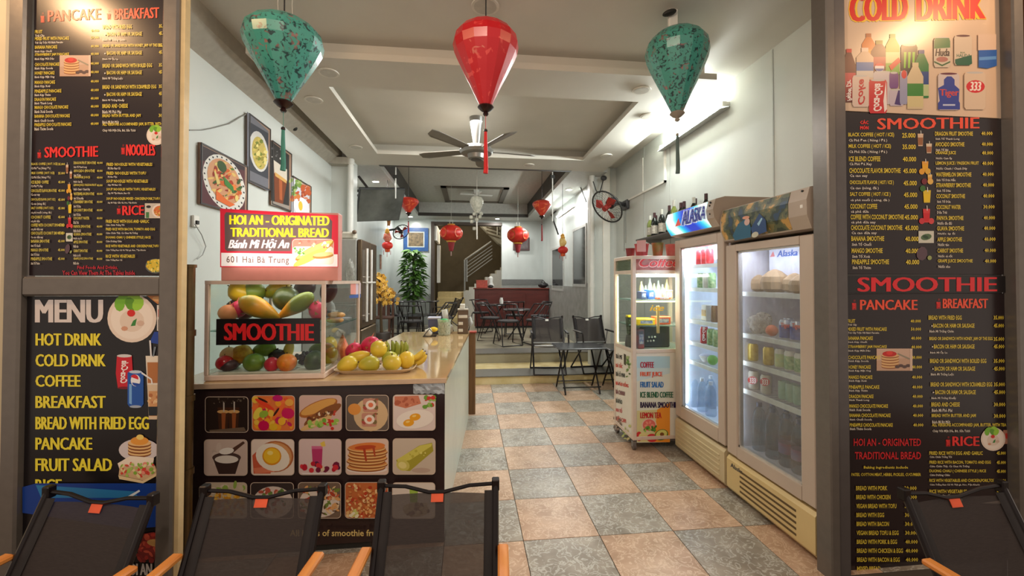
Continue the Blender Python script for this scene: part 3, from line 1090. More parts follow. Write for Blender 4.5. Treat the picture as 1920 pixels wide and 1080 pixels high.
# ---- right: cold drink board
WHITEB = mat('white_vinyl_board', (214, 186, 160), .28, var=.03, scale=5)
t, pl = board('drink_poster', 'white board headed COLD DRINK with printed cans and bottles, upper right', 1.894, 2.329, 2.856, 3.013, WHITEB, y=1.924)
p = Print(pl, (0, -1, 0), sep=True)
p.text('COLD', 1592, -8, 1702, 41, (224, 40, 24), .045, 3, dy=-3, outline=((246, 196, 40), .1))
p.text('DRINK', 1717, -10, 1848, 38, (224, 40, 24), .045, 3, dy=-3, outline=((246, 196, 40), .1))
p.build('heading', PRINT, t, 'red COLD DRINK heading with yellow outline')
p = Print(pl, (0, -1, 0), off=.0016)
def bottle_print(x, y0, w_, y1, body, cap, label=None, lab2=None):
    p.next()
    p.rect(x - w_ * .2, y0, x + w_ * .2, y0 + 7, cap)
    p.poly([(x - w_ * .18, y0 + 7), (x + w_ * .18, y0 + 7), (x + w_ * .5, y0 + (y1 - y0) * .3), (x + w_ * .5, y1), (x - w_ * .5, y1), (x - w_ * .5, y0 + (y1 - y0) * .3)], body)
    if label:
        p.rect(x - w_ * .5, y0 + (y1 - y0) * .45, x + w_ * .5, y0 + (y1 - y0) * .72, label)
    if lab2:
        p.rect(x - w_ * .5, y0 + (y1 - y0) * .72, x + w_ * .5, y1 - 4, lab2)
def can_print(x, y0, w_, y1, body, rim=(190, 186, 182)):
    p.next()
    p.poly([(x - w_ * .42, y0), (x + w_ * .42, y0), (x + w_ * .5, y0 + 5), (x + w_ * .5, y1 - 5), (x + w_ * .42, y1), (x - w_ * .42, y1), (x - w_ * .5, y1 - 5), (x - w_ * .5, y0 + 5)], body)
    p.ell(x, y0 + 1, w_ * .4, 2, rim)
bottle_print(1628, 63, 25, 130, (206, 110, 30), (170, 90, 40), (226, 150, 50))
bottle_print(1648, 76, 32, 145, (92, 36, 30), (120, 120, 40), (170, 52, 60))
bottle_print(1673, 64, 26, 140, (110, 160, 50), (70, 140, 50), (200, 206, 150), (120, 170, 70))
can_print(1704, 84, 31, 142, (30, 28, 28))
for k in range(3):
    p.poly([(1694 + 8 * k, 98), (1699 + 8 * k, 98), (1697 + 8 * k, 128), (1694 + 8 * k, 128)], (120, 190, 40))
bottle_print(1727, 94, 27, 184, (40, 120, 60), (36, 60, 130), (34, 66, 130), (180, 190, 140))
bottle_print(1621, 90, 32, 150, (206, 176, 150), (226, 200, 180), (40, 100, 170), (200, 190, 180))
bottle_print(1591, 92, 25, 192, (96, 30, 30), (196, 30, 36), (190, 60, 70), (150, 26, 40))
can_print(1653, 134, 33, 196, (196, 186, 190))
p.ell(1648, 127, 9, 8, (220, 216, 220))
p.ell(1648, 124, 8, 5, (206, 40, 56), 0, a0=180, a1=360)
p.ell(1648, 129, 8, 5, (40, 70, 150), 0, a0=0, a1=180)
p.poly([(1666, 124), (1684, 108), (1688, 116), (1670, 133)], (206, 60, 50))
can_print(1675, 136, 17, 166, (110, 60, 130))
can_print(1680, 168, 27, 199, (190, 176, 190))
p.poly([(1676, 196), (1683, 170), (1692, 170), (1688, 198)], (66, 44, 110))
can_print(1693, 134, 14, 196, (150, 150, 180))
p.ell(1694, 140, 5, 8, (206, 50, 50))
bottle_print(1715, 118, 30, 205, (206, 186, 150), (206, 190, 150), (56, 130, 50), (206, 190, 140))
can_print(1613, 142, 32, 201, (214, 190, 176))
can_print(1645, 150, 34, 213, (198, 36, 44))
p.poly([(1660, 152), (1662, 205), (1657, 211), (1655, 190)], (232, 220, 214))
for body, x, y, lw, lh, c in (('Coke', 1607, 197, 13, 48, (190, 36, 44)), ('Coca-Cola', 1636, 209, 16, 52, (240, 230, 226)), ('Dr', 1585, 164, 9, 14, (236, 226, 220)), ('Pepper', 1584, 190, 12, 26, (236, 226, 220))):
    vs, fs = text_mesh(body, .03, 2, .25)
    p.mb.color(c)
    p.mb.add([p.pt(x + lw * b + 3 * a, y - lh * a) for a, b in vs], fs)
    p.up()
can_print(1765, 71, 31, 127, (206, 190, 170))
p.poly([(1750, 78), (1752, 72), (1778, 72), (1780, 78), (1780, 90), (1750, 92)], (66, 120, 70))
p.text('Huda', 1752, 92, 1779, 106, (60, 40, 36), .03, 2, shear=.2)
p.ell(1765, 112, 11, 5, (176, 110, 100))
p.poly([(1750, 115), (1765, 122), (1780, 115), (1780, 118), (1765, 125), (1750, 118)], (60, 100, 60))
can_print(1804, 67, 33, 123, (212, 192, 170), (90, 40, 50))
p.text('BIA', 1799, 98, 1808, 101, (70, 110, 80), .02, 1)
p.text('HALIDA', 1792, 102, 1818, 108, (70, 110, 90), .02, 1)
p.poly([(1789, 112), (1820, 104), (1821, 120), (1816, 123), (1792, 123), (1789, 119)], (44, 96, 70))
p.next()
p.rect(1832, 65, 1866, 95, (218, 190, 168))
p.poly([(1833, 95), (1867, 94), (1867, 124), (1850, 129), (1833, 127)], (44, 96, 176))
p.poly([(1834, 108), (1866, 106), (1866, 112), (1834, 114)], (96, 150, 214))
can_print(1777, 138, 40, 207, (206, 190, 186), (100, 40, 60))
p.poly([(1768, 150), (1774, 144), (1782, 144), (1788, 150), (1788, 160), (1797, 168), (1796, 190), (1798, 194), (1798, 206), (1757, 206), (1757, 194), (1760, 190), (1757, 166), (1768, 160)], (52, 66, 150))
p.text('Tiger', 1760, 168, 1796, 184, (206, 70, 60), .03, 2)
p.rect(1766, 196, 1789, 199, (190, 196, 220))
can_print(1826, 136, 40, 206, (214, 190, 166))
p.ell(1827, 163, 17.5, 12, (206, 40, 46))
p.text('333', 1816, 154, 1838, 171, (240, 226, 216), .04, 2, shear=.2)
p.build('drink_picture', PRINT, t, 'printed soft drink bottles and beer cans')

# ---- right: smoothie menu
t, pl = board('smoothie_menu', 'dark board headed SMOOTHIE below white drink board, twelve coffee lines on left', 1.896, 1.492, 2.858, 2.325, DARKB, y=1.924)
p = Print(pl, (0, -1, 0), sep=True)
p.text('SMOOTHIE', 1644, 222, 1836, 243, ORG, .04, 2, dy=-2)
p.text('CÁC', 1612, 225, 1628, 233, REDT, .05, 1)
p.text('MÓN', 1612, 235, 1628, 243, REDT, .05, 1)
p.build('heading', PRINT, t, 'red SMOOTHIE heading')
p = Print(pl, (0, -1, 0))
yl = [253.5, 275, 298, 320, 343, 365, 387, 407, 427, 447.5, 470, 491]
for i in range(12):
    x0 = 1590 + i * .6
    x1 = [1676, 1670, 1650, 1688, 1675, 1669, 1644, 1694, 1691, 1657, 1654, 1666][i]
    h = 4.6
    p.text(SMO_L[i], x0, yl[i] - h, x1, yl[i] + h, YEL, .022, 2)
    p.text(['25.000', '35.000', '40.000', '45.000', '45.000', '45.000', '45.000', '45.000', '45.000', '40.000', '40.000', '40.000'][i], 1691 + i * .6, yl[i] - 4, 1716 + i * .6, yl[i] + 4 + 1, YEL, .025, 2)
    p.text(SMO_LS[i], x0 + 1, yl[i] + 7, [1663, 1663, 1634, 1626, 1647, 1667, 1628, 1641, 1643, 1633, 1630, 1632][i], yl[i] + 13.5, CRM, .014, 1)
yr = [251, 271, 287.5, 307, 327.5, 347.5, 368, 388.5, 409, 428.5, 449, 470, 490]
for i in range(13):
    x0 = 1752 + i * .4
    p.text(SMO_R[i], x0, yr[i] - 4, [1823, 1807, 1791, 1834, 1820, 1819, 1808, 1800, 1805, 1806, 1802, 1804, 1822][i], yr[i] + 4, YEL, .022, 2)
    p.text('30.000' if i == 7 else '40.000', 1839 + i * .5, yr[i] - 4.3, 1860 + i * .5, yr[i] + 3.3, YEL, .025, 1)
    p.text(SMO_RS[i], x0 + 1, yr[i] + 7, [1798, 1777, 1784, 1812, 1790, 1781, 1781, 1774, 1783, 1789, 1778, 1784, 1780][i], yr[i] + 12.5, CRM, .014, 1)
p.build('lettering', PRINT, t, 'yellow price lines with small cream subtitles', kind='stuff')
p = Print(pl, (0, -1, 0), off=.0016)
drinks_column(p, lambda a, b: (1718 + 32 * a, 245 + 26.5 * b))
p.build('drink_picture', PRINT, t, 'small printed glasses and fruit')

# ---- right: strip and lower menu
t, pl = board('smoothie_banner', 'narrow dark strip with wide red SMOOTHIE lettering between right boards', 1.898, 1.396, 2.874, 1.484, BLACKB, y=1.918)
p = Print(pl, (0, -1, 0))
p.text('SMOOTHIE', 1607, 520, 1869, 547, (222, 40, 48), .05, 3, dy=-.5)
p.build('lettering', PRINT, t)
t, pl = board('pancake_menu', 'lower right dark board headed PANCAKE, BREAKFAST and RICE, behind a folding chair', 1.898, -0.012, 2.858, 1.391, DARKB, y=1.924)
p = Print(pl, (0, -1, 0), sep=True)
p.text('PANCAKE', 1612, 562, 1720, 581, ORG, .035, 2)
p.text('BREAKFAST', 1767, 560, 1852, 578, ORG, .035, 2)
p.text('RICE', 1785, 818, 1836, 836, REDT, .04, 2)
for x, y in ((1597, 562), (1755, 560), (1773, 818)):
    p.text('món', x, y, x + 8, y + 19, REDT, .05, 1)
p.text('HOI AN - ORIGINATED', 1600, 822, 1726, 836, (206, 40, 46), .02, 2)
p.text('TRADITIONAL BREAD', 1602, 847, 1726, 861, (206, 40, 46), .02, 2)
p.build('heading', PRINT, t, 'red and orange headings')
p = Print(pl, (0, -1, 0))
yp = [602, 617, 634, 650.5, 670, 688, 707, 725.5, 743, 761, 778.5, 796.5]
for i in range(12):
    x0 = 1588.5 + i * .35
    p.text(PAN[i], x0, yp[i] - 3.4, [1603, 1662, 1636, 1662, 1650, 1632, 1635, 1648, 1637, 1664, 1669, 1673][i], yp[i] + 3.4, YEL, .022, 2)
    p.text(PANP[i], 1707 + i * .4, yp[i] - 3.2, 1726 + i * .4, yp[i] + 3.2, YEL, .025, 1)
    p.text(PANS[i], x0 + .5, yp[i] + 5, [1606, 1648, 1625, 1631, 1628, 1632, 1624, 1626, 1629, 1631, 1634, 1633][i], yp[i] + 9.6, CRM, .014, 1)
yb = [595.5, 610.5, 635.5, 649.5, 676.5, 691, 720.5, 735, 758, 779.5, 797]
for i, (a, ind, pr, sb) in enumerate(BRK):
    x0 = 1740 + i * .6 + 8 * ind
    x1 = [1802, 1826, 1860, 1826, 1848, 1827, 1859, 1828, 1798, 1828, 1885][i]
    p.text(a, x0, yb[i] - 4, x1, yb[i] + 4, YEL, .022, 2)
    if ind:
        p.ell(1746 + i * .4, yb[i] + .5, 1.4, 1.4, CRM, n=8)
    if pr:
        p.text(pr, 1862, yb[i] - 4, 1881 + i * .3, yb[i] + 4, YEL, .025, 1)
    if sb:
        p.text(sb, 1741 + i * .6, yb[i] + 8, [0, 1787, 0, 1775, 0, 1787, 0, 1791, 1784, 1780, 1817][i], yb[i] + 14, CRM, .014, 1)
for i in range(5):
    y = [849, 866.5, 883, 900.5, 920.5][i]
    p.text(RIC[i], 1741, y - 3.4, [1841, 1856, 1847, 1866, 1811][i], y + 3.4, YEL, .022, 2)
    p.text('45.000', 1867, y - 3.3, 1884, y + 3.3, YEL, .025, 1)
    p.text(RIS[i], 1741.5, y + 5, [1783, 1816, 1779, 1835, 1780][i], y + 10, CRM, .014, 1)
p.text('Baking ingredients include', 1618, 873, 1701, 879.5, YEL, .022, 1)
p.text('PATES, COTTON MEAT, HERBS, PICKLES, CUCUMBER', 1595, 886, 1725, 893, YEL, .022, 1)
BRD = ['BREAD WITH PORK', 'BREAD WITH CHICKEN', 'VEGAN BREAD WITH TOFU', 'BREAD WITH EGG', 'BREAD WITH BACON', 'VEGAN BREAD TOFU & EGG', 'BREAD WITH PORK & EGG', 'BREAD WITH CHICKEN & EGG', 'BREAD WITH BACON & EGG', 'MIXED BREAD', 'COMBO BREAD AND COFFEE']
for i in range(11):
    y = 914.5 + 16.7 * i
    p.text(BRD[i], 1603.5 + i * .2, y - 4.2, [1662, 1668, 1679, 1656, 1665, 1683, 1680, 1691, 1685, 1649, 1690][i], y + 4.2, YEL, .022, 2)
    p.text('30.000' if i < 6 else '40.000', 1694 + i * .3, y - 4, 1717 + i * .3, y + 4, YEL, .025, 1)
p.build('lettering', PRINT, t, 'yellow price lines with small cream subtitles', kind='stuff')
p = Print(pl, (0, -1, 0), off=.0016)
pancake_pic(p, 1643, 653.5, 1710, 695)
p.next()
p.rect(1880, 806, 1892, 832, (170, 120, 100))
p.rect(1884, 812, 1892, 822, (190, 50, 46))
plate_pic(p, 1861, 823, 23, 22)
p.next()
p.ell(1790, 936, 14, 4, (206, 190, 160), 4)
p.poly([(1838, 943), (1884, 936), (1886, 944)], (206, 190, 176))
p.build('food_picture', PRINT, t, 'small food photographs')
# ================================================================ serving counter
STONE = mat('beige_stone_top', (196, 164, 118), 0.08, var=.08, scale=5, coat=.4)
CWHITE = mat('counter_white_tile', (196, 196, 180), .3, var=.05, scale=6)
ct_ = thing('serving_counter', 'long counter with beige stone top and dark front printed with food squares', 'counter', (-.75, 2.9, 0))
B = MB()
B.prism([(-1.55, 2.372, 0), (-.135, 2.372, 0), (-.11, 2.95, 0), (-1.55, 2.95, 0)], (0, 0, .895))
B.prism([(-.8, 2.951, 0), (-.11, 2.951, 0), (.0, 4.46, 0), (-.66, 4.46, 0)], (0, 0, .895))
B.build('body', CWHITE, ct_)
B = MB()
B.prism([(-1.56, 2.338, .895), (-.122, 2.338, .895), (.012, 4.48, .895), (-.68, 4.48, .895), (-.82, 2.97, .895), (-1.56, 2.97, .895)], (0, 0, .02))
B.build('stone_top', STONE, ct_)
MB().box((-1.56, 2.331, .888), (-.122, 2.338, .916), .002).build('edge_moulding', mat('pale_moulding', (206, 178, 150), .3, metal=.2), ct_)
MB().box((-1.5, 2.352, .03), (-.132, 2.372, .885), .003).build('front_panel', mat('dark_brown_front', (48, 34, 34), .2, var=.06), ct_)
MB().box((-1.55, 2.36, 0), (-.134, 2.372, .03)).build('base_strip', DARKV, ct_)
P_ = Print((0, 2.352, 0), (0, -1, 0))


def sq(i, r):
    xs = [(384.5, 466), (472.5, 553.5), (561.5, 641.5), (649, 729.5), (737, 817)]
    ys = [(739.5, 807), (820.5, 888.5), (900, 967.5)]
    x0, x1 = xs[i]
    y0, y1 = ys[r]
    dy = 4 if i == 0 and r == 0 else (2 - i * .6)
    return x0, y0 + dy, x1, y1 + dy


def framed(i, r, bg):
    P_.next()
    x0, y0, x1, y1 = sq(i, r)
    P_.rrect(x0, y0, x1, y1, 7, (206, 186, 168))
    P_.rrect(x0 + 1.2, y0 + 1.2, x1 - 1.2, y1 - 1.2, 6, bg)
    w_, h_ = x1 - x0, y1 - y0
    return inbox(x0, y0, x1, y1), w_, h_, (x0 + 3, y0 + 3, x1 - 3, y1 - 3)


# 1 coffee glasses
f, w_, h_, bx = framed(0, 0, (44, 32, 28))
for x in (.42, .66):
    P_.poly([f(x - .13, .3), f(x + .13, .3), f(x + .1, .92), f(x - .1, .92)], (70, 42, 28))
    P_.ell(*f(x, .42), w_ * .14, h_ * .05, (206, 160, 100))
    P_.poly([f(x - .04, .45), f(x + .06, .45), f(x + .04, .9), f(x - .03, .9)], (150, 84, 46))
    P_.poly([f(x, .14), f(x + .03, .14), f(x + .03, .42), f(x, .42)], (190, 180, 170))
P_.poly([f(.1, .93), f(.9, .85), f(.95, .96), f(.12, .98)], (110, 92, 76))
P_.scatter(14, (bx[0], bx[1], bx[2], bx[1] + 12), (1, 2.5), [(96, 84, 72), (130, 120, 104), (66, 56, 48)], 11)
# 2 fruit salad
f, w_, h_, bx = framed(1, 0, (226, 120, 60))
P_.scatter(46, (bx[0] + 3, bx[1] + 3, bx[2] - 3, bx[3] - 3), (4, 9), [(232, 90, 40), (240, 160, 40), (196, 30, 90), (222, 60, 50), (236, 190, 70), (240, 120, 60)], 12)
for x, y, rx, ry, c, a in ((.3, .25, .26, .06, (232, 70, 40), 30), (.62, .45, .24, .07, (240, 110, 50), -55), (.6, .08, .12, .09, (196, 20, 110), 0), (.84, .5, .15, .15, (206, 24, 90), 0), (.28, .84, .13, .14, (200, 20, 80), 0),
                           (.14, .5, .16, .1, (232, 210, 80), -60), (.28, .52, .11, .1, (150, 180, 60), -20), (.87, .2, .1, .1, (236, 170, 70), 0), (.7, .72, .09, .11, (240, 180, 50), 30), (.5, .88, .1, .1, (226, 180, 40), 0)):
    P_.ell(*f(x, y), w_ * rx, h_ * ry, c, a, 12)
P_.ell(*f(.57, .46), w_ * .12, h_ * .03, (60, 30, 24), -55)
P_.ell(*f(.26, .13), w_ * .13, h_ * .03, (60, 30, 24), 25)
# 3 hot dog style bread
f, w_, h_, bx = framed(2, 0, (214, 178, 166))
P_.ell(*f(.45, .36), w_ * .48, h_ * .19, (176, 104, 46), -22, 20)
P_.ell(*f(.45, .33), w_ * .44, h_ * .14, (222, 164, 84), -22, 20)
P_.ell(*f(.55, .55), w_ * .5, h_ * .15, (140, 84, 44), -30, 20)
P_.scatter(42, (bx[0] + 8, bx[1] + 24, bx[2] - 4, bx[3] - 12), (2, 5), [(232, 214, 186), (110, 60, 36), (206, 160, 100), (84, 50, 34), (196, 70, 50)], 13,
           lambda x, y: abs((y - f(0, .62)[1]) + .55 * (x - f(.5, 0)[0])) < 10)
P_.ell(*f(.4, .78), w_ * .4, h_ * .09, (222, 180, 120), -24, 18)
P_.scatter(24, (bx[0] + 15, bx[3] - 18, bx[2] - 4, bx[3] - 2), (3, 6), [(120, 170, 60), (206, 60, 44), (160, 196, 90), (222, 206, 150)], 14)
# 4 egg toast
f, w_, h_, bx = framed(3, 0, (104, 92, 84))
P_.ell(*f(.58, .55), w_ * .4, h_ * .46, (214, 182, 140), n=20)
P_.ell(*f(.2, .4), w_ * .15, h_ * .16, (226, 150, 70), n=16)
for x, y in ((.58, .3), (.55, .7)):
    P_.rrect(*f(x - .18, y - .2), *f(x + .17, y + .18), 4, (196, 140, 120))
    P_.scatter(10, (f(x - .16, 0)[0], f(0, y - .18)[1], f(x + .16, 0)[0], f(0, y + .16)[1]), (2, 5), [(130, 110, 70), (206, 150, 130), (176, 80, 70)], 15)
    P_.ell(*f(x, y - .02), w_ * .12, h_ * .13, (240, 224, 210), n=14)
    P_.ell(*f(x, y - .02), w_ * .06, h_ * .065, (226, 120, 84), n=12)
# 5 fried eggs with bacon
f, w_, h_, bx = framed(4, 0, (226, 208, 202))
P_.poly([f(.04, .05), f(.6, .03), f(.66, .25), f(.3, .38), (f(.04, .3))], (206, 126, 96))
P_.scatter(10, (f(.06, 0)[0], f(0, .08)[1], f(.6, 0)[0], f(0, .3)[1]), (2, 6), [(222, 150, 120), (180, 96, 70)], 16)
P_.scatter(18, (f(.7, 0)[0], f(0, .06)[1], f(.96, 0)[0], f(0, .34)[1]), (3, 5), [(110, 160, 60), (150, 190, 90), (206, 60, 50)], 17)
P_.ell(*f(.52, .68), w_ * .44, h_ * .26, (240, 230, 220), -8, 20)
for x, y in ((.52, .62), (.37, .78)):
    P_.ell(*f(x, y), w_ * .13, h_ * .1, (236, 166, 40), -10, 14)
    P_.ell(*f(x - .02, y - .03), w_ * .05, h_ * .03, (248, 210, 120), -10, 10)
# 6 yogurt bowl
f, w_, h_, bx = framed(0, 1, (206, 184, 172))
P_.scatter(8, (bx[0] + 8, bx[1] + 12, bx[2] - 12, bx[3] - 8), (6, 10), [(196, 176, 164), (212, 194, 182)], 18)
P_.poly([f(.2, .5), f(.84, .5), f(.72, .95), f(.34, .95)], (66, 48, 44))
P_.ell(*f(.52, .5), w_ * .33, h_ * .14, (84, 64, 58), n=20)
P_.ell(*f(.52, .55), w_ * .27, h_ * .11, (232, 224, 214), n=20)
P_.poly([f(.56, .32), f(.9, .05), f(.94, .1), f(.66, .38)], (90, 62, 50))
P_.ell(*f(.52, .32), w_ * .17, h_ * .09, (240, 234, 226), -8, 16)
# 7 fried egg on toast
f, w_, h_, bx = framed(1, 1, (232, 214, 200))
P_.ell(*f(.56, .48), w_ * .42, h_ * .43, (180, 104, 56), n=24)
P_.ell(*f(.56, .48), w_ * .38, h_ * .39, (214, 152, 96), n=24)
P_.poly([f(.03, .45), f(.25, .2), f(.5, .7), f(.45, .95), f(.06, .95)], (206, 96, 66))
P_.poly([f(.05, .8), f(.4, .75), f(.55, .9), f(.1, .95)], (226, 130, 96))
P_.ell(*f(.5, .5), w_ * .4, h_ * .37, (240, 230, 214), 20, 20)
P_.ell(*f(.48, .47), w_ * .22, h_ * .25, (226, 150, 30), n=20)
P_.ell(*f(.48, .46), w_ * .19, h_ * .21, (244, 196, 50), n=20)
P_.ell(*f(.44, .38), w_ * .07, h_ * .06, (250, 226, 130), n=10)
# 8 berry smoothie
f, w_, h_, bx = framed(2, 1, (222, 196, 192))
P_.poly([f(.3, .2), f(.56, .2), f(.54, .75), f(.33, .75)], (190, 60, 110))
P_.poly([f(.3, .2), f(.56, .2), f(.555, .28), f(.305, .28)], (214, 110, 150))
P_.poly([f(.5, .12), f(.6, .06), f(.63, .2), f(.54, .22)], (236, 200, 90))
P_.scatter(26, (bx[0] + 2, f(0, .68)[1], bx[2] - 3, bx[3] - 6), (4, 6.5), [(190, 30, 50), (214, 50, 60), (120, 30, 60), (90, 40, 70), (226, 206, 170)], 19, asp=(.8, 1))
P_.poly([f(.05, .93), f(.95, .93), f(.9, .97), f(.1, .97)], (236, 226, 222))
# 9 pancake stack
f, w_, h_, bx = framed(3, 1, (224, 196, 180))
P_.ell(*f(.5, .85), w_ * .47, h_ * .1, (236, 222, 214), n=20)
for k in range(7):
    o = (-.02, .03, -.03, .02, 0, .03, -.01)[k]
    P_.ell(*f(.5 + o, .8 - .085 * k), w_ * .45, h_ * .12, (150, 84, 40), 0, 24)
    P_.ell(*f(.5 + o, .775 - .085 * k), w_ * .44, h_ * .11, (232, 184, 120), 0, 24)
    P_.ell(*f(.5 + o, .755 - .085 * k), w_ * .42, h_ * .09, (206, 130, 70), 0, 24)
P_.ell(*f(.5, .22), w_ * .42, h_ * .11, (222, 130, 66), -4, 24)
P_.ell(*f(.46, .24), w_ * .25, h_ * .06, (190, 76, 40), -4, 18)
P_.poly([f(.4, .26), f(.46, .26), f(.5, .62), f(.46, .62)], (176, 66, 40))
P_.poly([f(.62, .24), f(.68, .24), f(.7, .5), f(.67, .5)], (180, 76, 46))
# 10 corn roll
f, w_, h_, bx = framed(4, 1, (206, 190, 172))
P_.ell(*f(.66, .88), w_ * .22, h_ * .07, (190, 166, 150))
P_.poly([f(.08, .6), f(.62, .2), f(.92, .12), f(.95, .35), f(.4, .9), f(.18, .88)], (170, 160, 56))
P_.poly([f(.1, .58), f(.64, .2), f(.92, .14), f(.9, .22), f(.4, .6), f(.14, .66)], (212, 204, 96))
P_.ell(*f(.24, .74), w_ * .16, h_ * .15, (206, 196, 100), 20, 14)
P_.ell(*f(.23, .74), w_ * .1, h_ * .09, (228, 216, 140), 20, 12)
P_.scatter(16, (f(.35, 0)[0], f(0, .3)[1], f(.8, 0)[0], f(0, .6)[1]), (1, 3), [(190, 180, 70), (222, 216, 120)], 20, lambda x, y: abs((y - f(0, .47)[1]) + .62 * (x - f(.55, 0)[0])) < 10)
# 11 macaroni, 12 salad, 13 noodles, 14 fried rice, 15 green drink
f, w_, h_, bx = framed(0, 2, (206, 190, 166))
P_.scatter(12, (bx[0], bx[1], bx[2], bx[1] + 18), (5, 9), [(150, 180, 80), (214, 196, 170), (226, 210, 190)], 21)
P_.scatter(90, (bx[0] + 3, bx[1] + 16, bx[2] - 3, bx[3] - 3), (3, 5), [(232, 180, 70), (214, 150, 44), (240, 200, 100), (190, 120, 40)], 22)
f, w_, h_, bx = framed(1, 2, (60, 50, 48))
P_.ell(*f(.52, .55), w_ * .46, h_ * .44, (222, 206, 196), n=24)
P_.scatter(60, (f(.15, 0)[0], f(0, .2)[1], f(.9, 0)[0], f(0, .85)[1]), (3, 6), [(110, 140, 70), (206, 150, 120), (236, 220, 206), (190, 90, 70), (84, 110, 60), (226, 200, 170)], 23, lambda x, y: (x - f(.52, 0)[0]) ** 2 / (w_ * .38) ** 2 + (y - f(0, .5)[1]) ** 2 / (h_ * .36) ** 2 < 1)
f, w_, h_, bx = framed(2, 2, (120, 100, 84))
P_.ell(*f(.5, .55), w_ * .47, h_ * .42, (226, 212, 200), n=24)
P_.scatter(80, (bx[0] + 3, bx[1] + 3, bx[2] - 3, bx[3] - 5), (3, 7), [(206, 100, 60), (226, 170, 110), (120, 140, 60), (180, 70, 44), (236, 206, 160), (96, 70, 50)], 24, asp=(.25, .6))
f, w_, h_, bx = framed(3, 2, (196, 110, 60))
P_.scatter(150, (bx[0] + 1, bx[1] + 1, bx[2] - 1, bx[3] - 1), (2, 4.5), [(214, 140, 80), (232, 184, 120), (186, 66, 40), (206, 90, 56), (240, 206, 150), (166, 84, 40)], 25)
P_.scatter(10, (bx[0], bx[3] - 12, bx[0] + 20, bx[3] - 2), (3, 5), [(206, 210, 120), (236, 230, 200)], 26)
f, w_, h_, bx = framed(4, 2, (222, 210, 200))
P_.poly([f(.4, .2), f(.6, .2), f(.58, .55), f(.42, .55)], (160, 190, 80))
P_.ell(*f(.55, .75), w_ * .3, h_ * .2, (190, 170, 140), n=18)
P_.scatter(16, (f(.3, 0)[0], f(0, .6)[1], f(.85, 0)[0], f(0, .9)[1]), (3, 6), [(150, 120, 90), (120, 90, 70), (206, 190, 160)], 27)
P_.next()
P_.text('All kinds of smoothie fruits', 548, 987, 722, 999, (214, 190, 120), .015, 2)
P_.build('food_photo', PRINT, ct_)
tp = MB()
rt = random.Random(2)
pts_ = []
for j in range(4):
    for k in range(12):
        q = W(775 + 58 * k / 11 + rt.uniform(-1, 1), 717.5 + 20 * j / 3 + (1.5 if k % 2 else 0), 2.35)
        pts_.append((q.x, 2.3515 - rt.uniform(0, .005), q.z))
tp.add(pts_, [(j * 12 + k, j * 12 + 12 + k, j * 12 + 13 + k, j * 12 + k + 1) for j in range(3) for k in range(11)])
tp.build('tape_patch', mat('silver_tape', (186, 194, 200), .25, metal=.4, var=.2, scale=30), ct_, label='crumpled silver tape patch')
# wooden end stop behind the counter
we = thing('wooden_end_panel', 'narrow brown wooden panel standing at far end of the white counter side', 'panel', (.06, 4.6, 0))
MB().box((.0, 4.56, 0), (.075, 4.62, .885), .006).build('board', mat('brown_wood', (120, 84, 48), .45, var=.2, scale=9, stretch=(5, 5, .5)), we)
MB().box((.0, 4.55, .885), (.085, 4.63, .905), .004).build('cap', mat('red_cap', (170, 70, 56), .5), we)

# ================================================================ fruit display case
ALU = mat('anodised_frame', (230, 206, 190), .35, metal=.1, var=.05)
GLASS = glass_mat('sheet_glass', (246, 250, 248))
x0, x1, y0, y1, z0, z1 = -1.41, -.79, 2.39, 3.13, .916, 1.455
dc = thing('display_case', 'glass fruit display case with pale metal frame and red SMOOTHIE sign on counter', 'display case', (-1.1, 2.7, z0))
q = .02
for x in (x0, x1 - q):
    for y in (y0, y1 - q):
        MB().box((x, y, z0 + .03), (x + q, y + q, z1 - .02), .002).build('post', ALU, dc)
MB().box((x0, y0, z0), (x1, y1, z0 + .03), .004).build('base', ALU, dc)
fr = MB()
fr.box((x0, y0, z1 - .02), (x1, y0 + q, z1)).box((x0, y1 - q, z1 - .02), (x1, y1, z1)).box((x0, y0 + q, z1 - .02), (x0 + q, y1 - q, z1)).box((x1 - q, y0 + q, z1 - .02), (x1, y1 - q, z1))
fr.build('top_frame', ALU, dc)
MB().box((x0 + q, y0 + q, z1 - .006), (x1 - q, y1 - q, z1 - .001)).build('top_glass', GLASS, dc)
MB().box((x0 + q, y0 + .008, z0 + .03), (x1 - q, y0 + .012, z1 - .02)).build('front_glass', GLASS, dc)
MB().box((x1 - .012, y0 + q, z0 + .03), (x1 - .008, y1 - q, z1 - .02)).build('side_glass', GLASS, dc)
MB().box((x0 + .008, y0 + q, z0 + .03), (x0 + .012, y1 - q, z1 - .02)).build('side_glass', GLASS, dc)
ZS = 1.185
MB().box((x0 + .015, y0 + .02, ZS - .008), (x1 - .015, y1 - .02, ZS)).build('shelf', glass_mat('shelf_glass', (205, 226, 218), opacity=.12), dc)
pl_ = W(407, 598, 2.386)
pr_ = W(600, 644, 2.386)
sg = MB().box((pl_.x, 2.379, pr_.z), (pr_.x, 2.3885, pl_.z)).build('sign_plate', BLACKB, dc, label='dark SMOOTHIE sign plate')
P_ = Print((0, 2.379, 0), (0, -1, 0))
P_.text('SMOOTHIE', 420, 606, 589, 638, (222, 40, 44), .045, 3, dy=1)
P_.build('lettering', PRINT, sg)
st_ = Print((x1 - .008 + .001, 0, 0), (1, 0, 0))
st_.rect(657, 530, 667, 552, (226, 150, 140))
st_.rect(667, 530, 676, 552, (206, 190, 206))
st_.poly([(655, 554), (676, 551), (676, 558), (655, 559)], (60, 90, 160))
st_.build('sticker', MATT, dc)

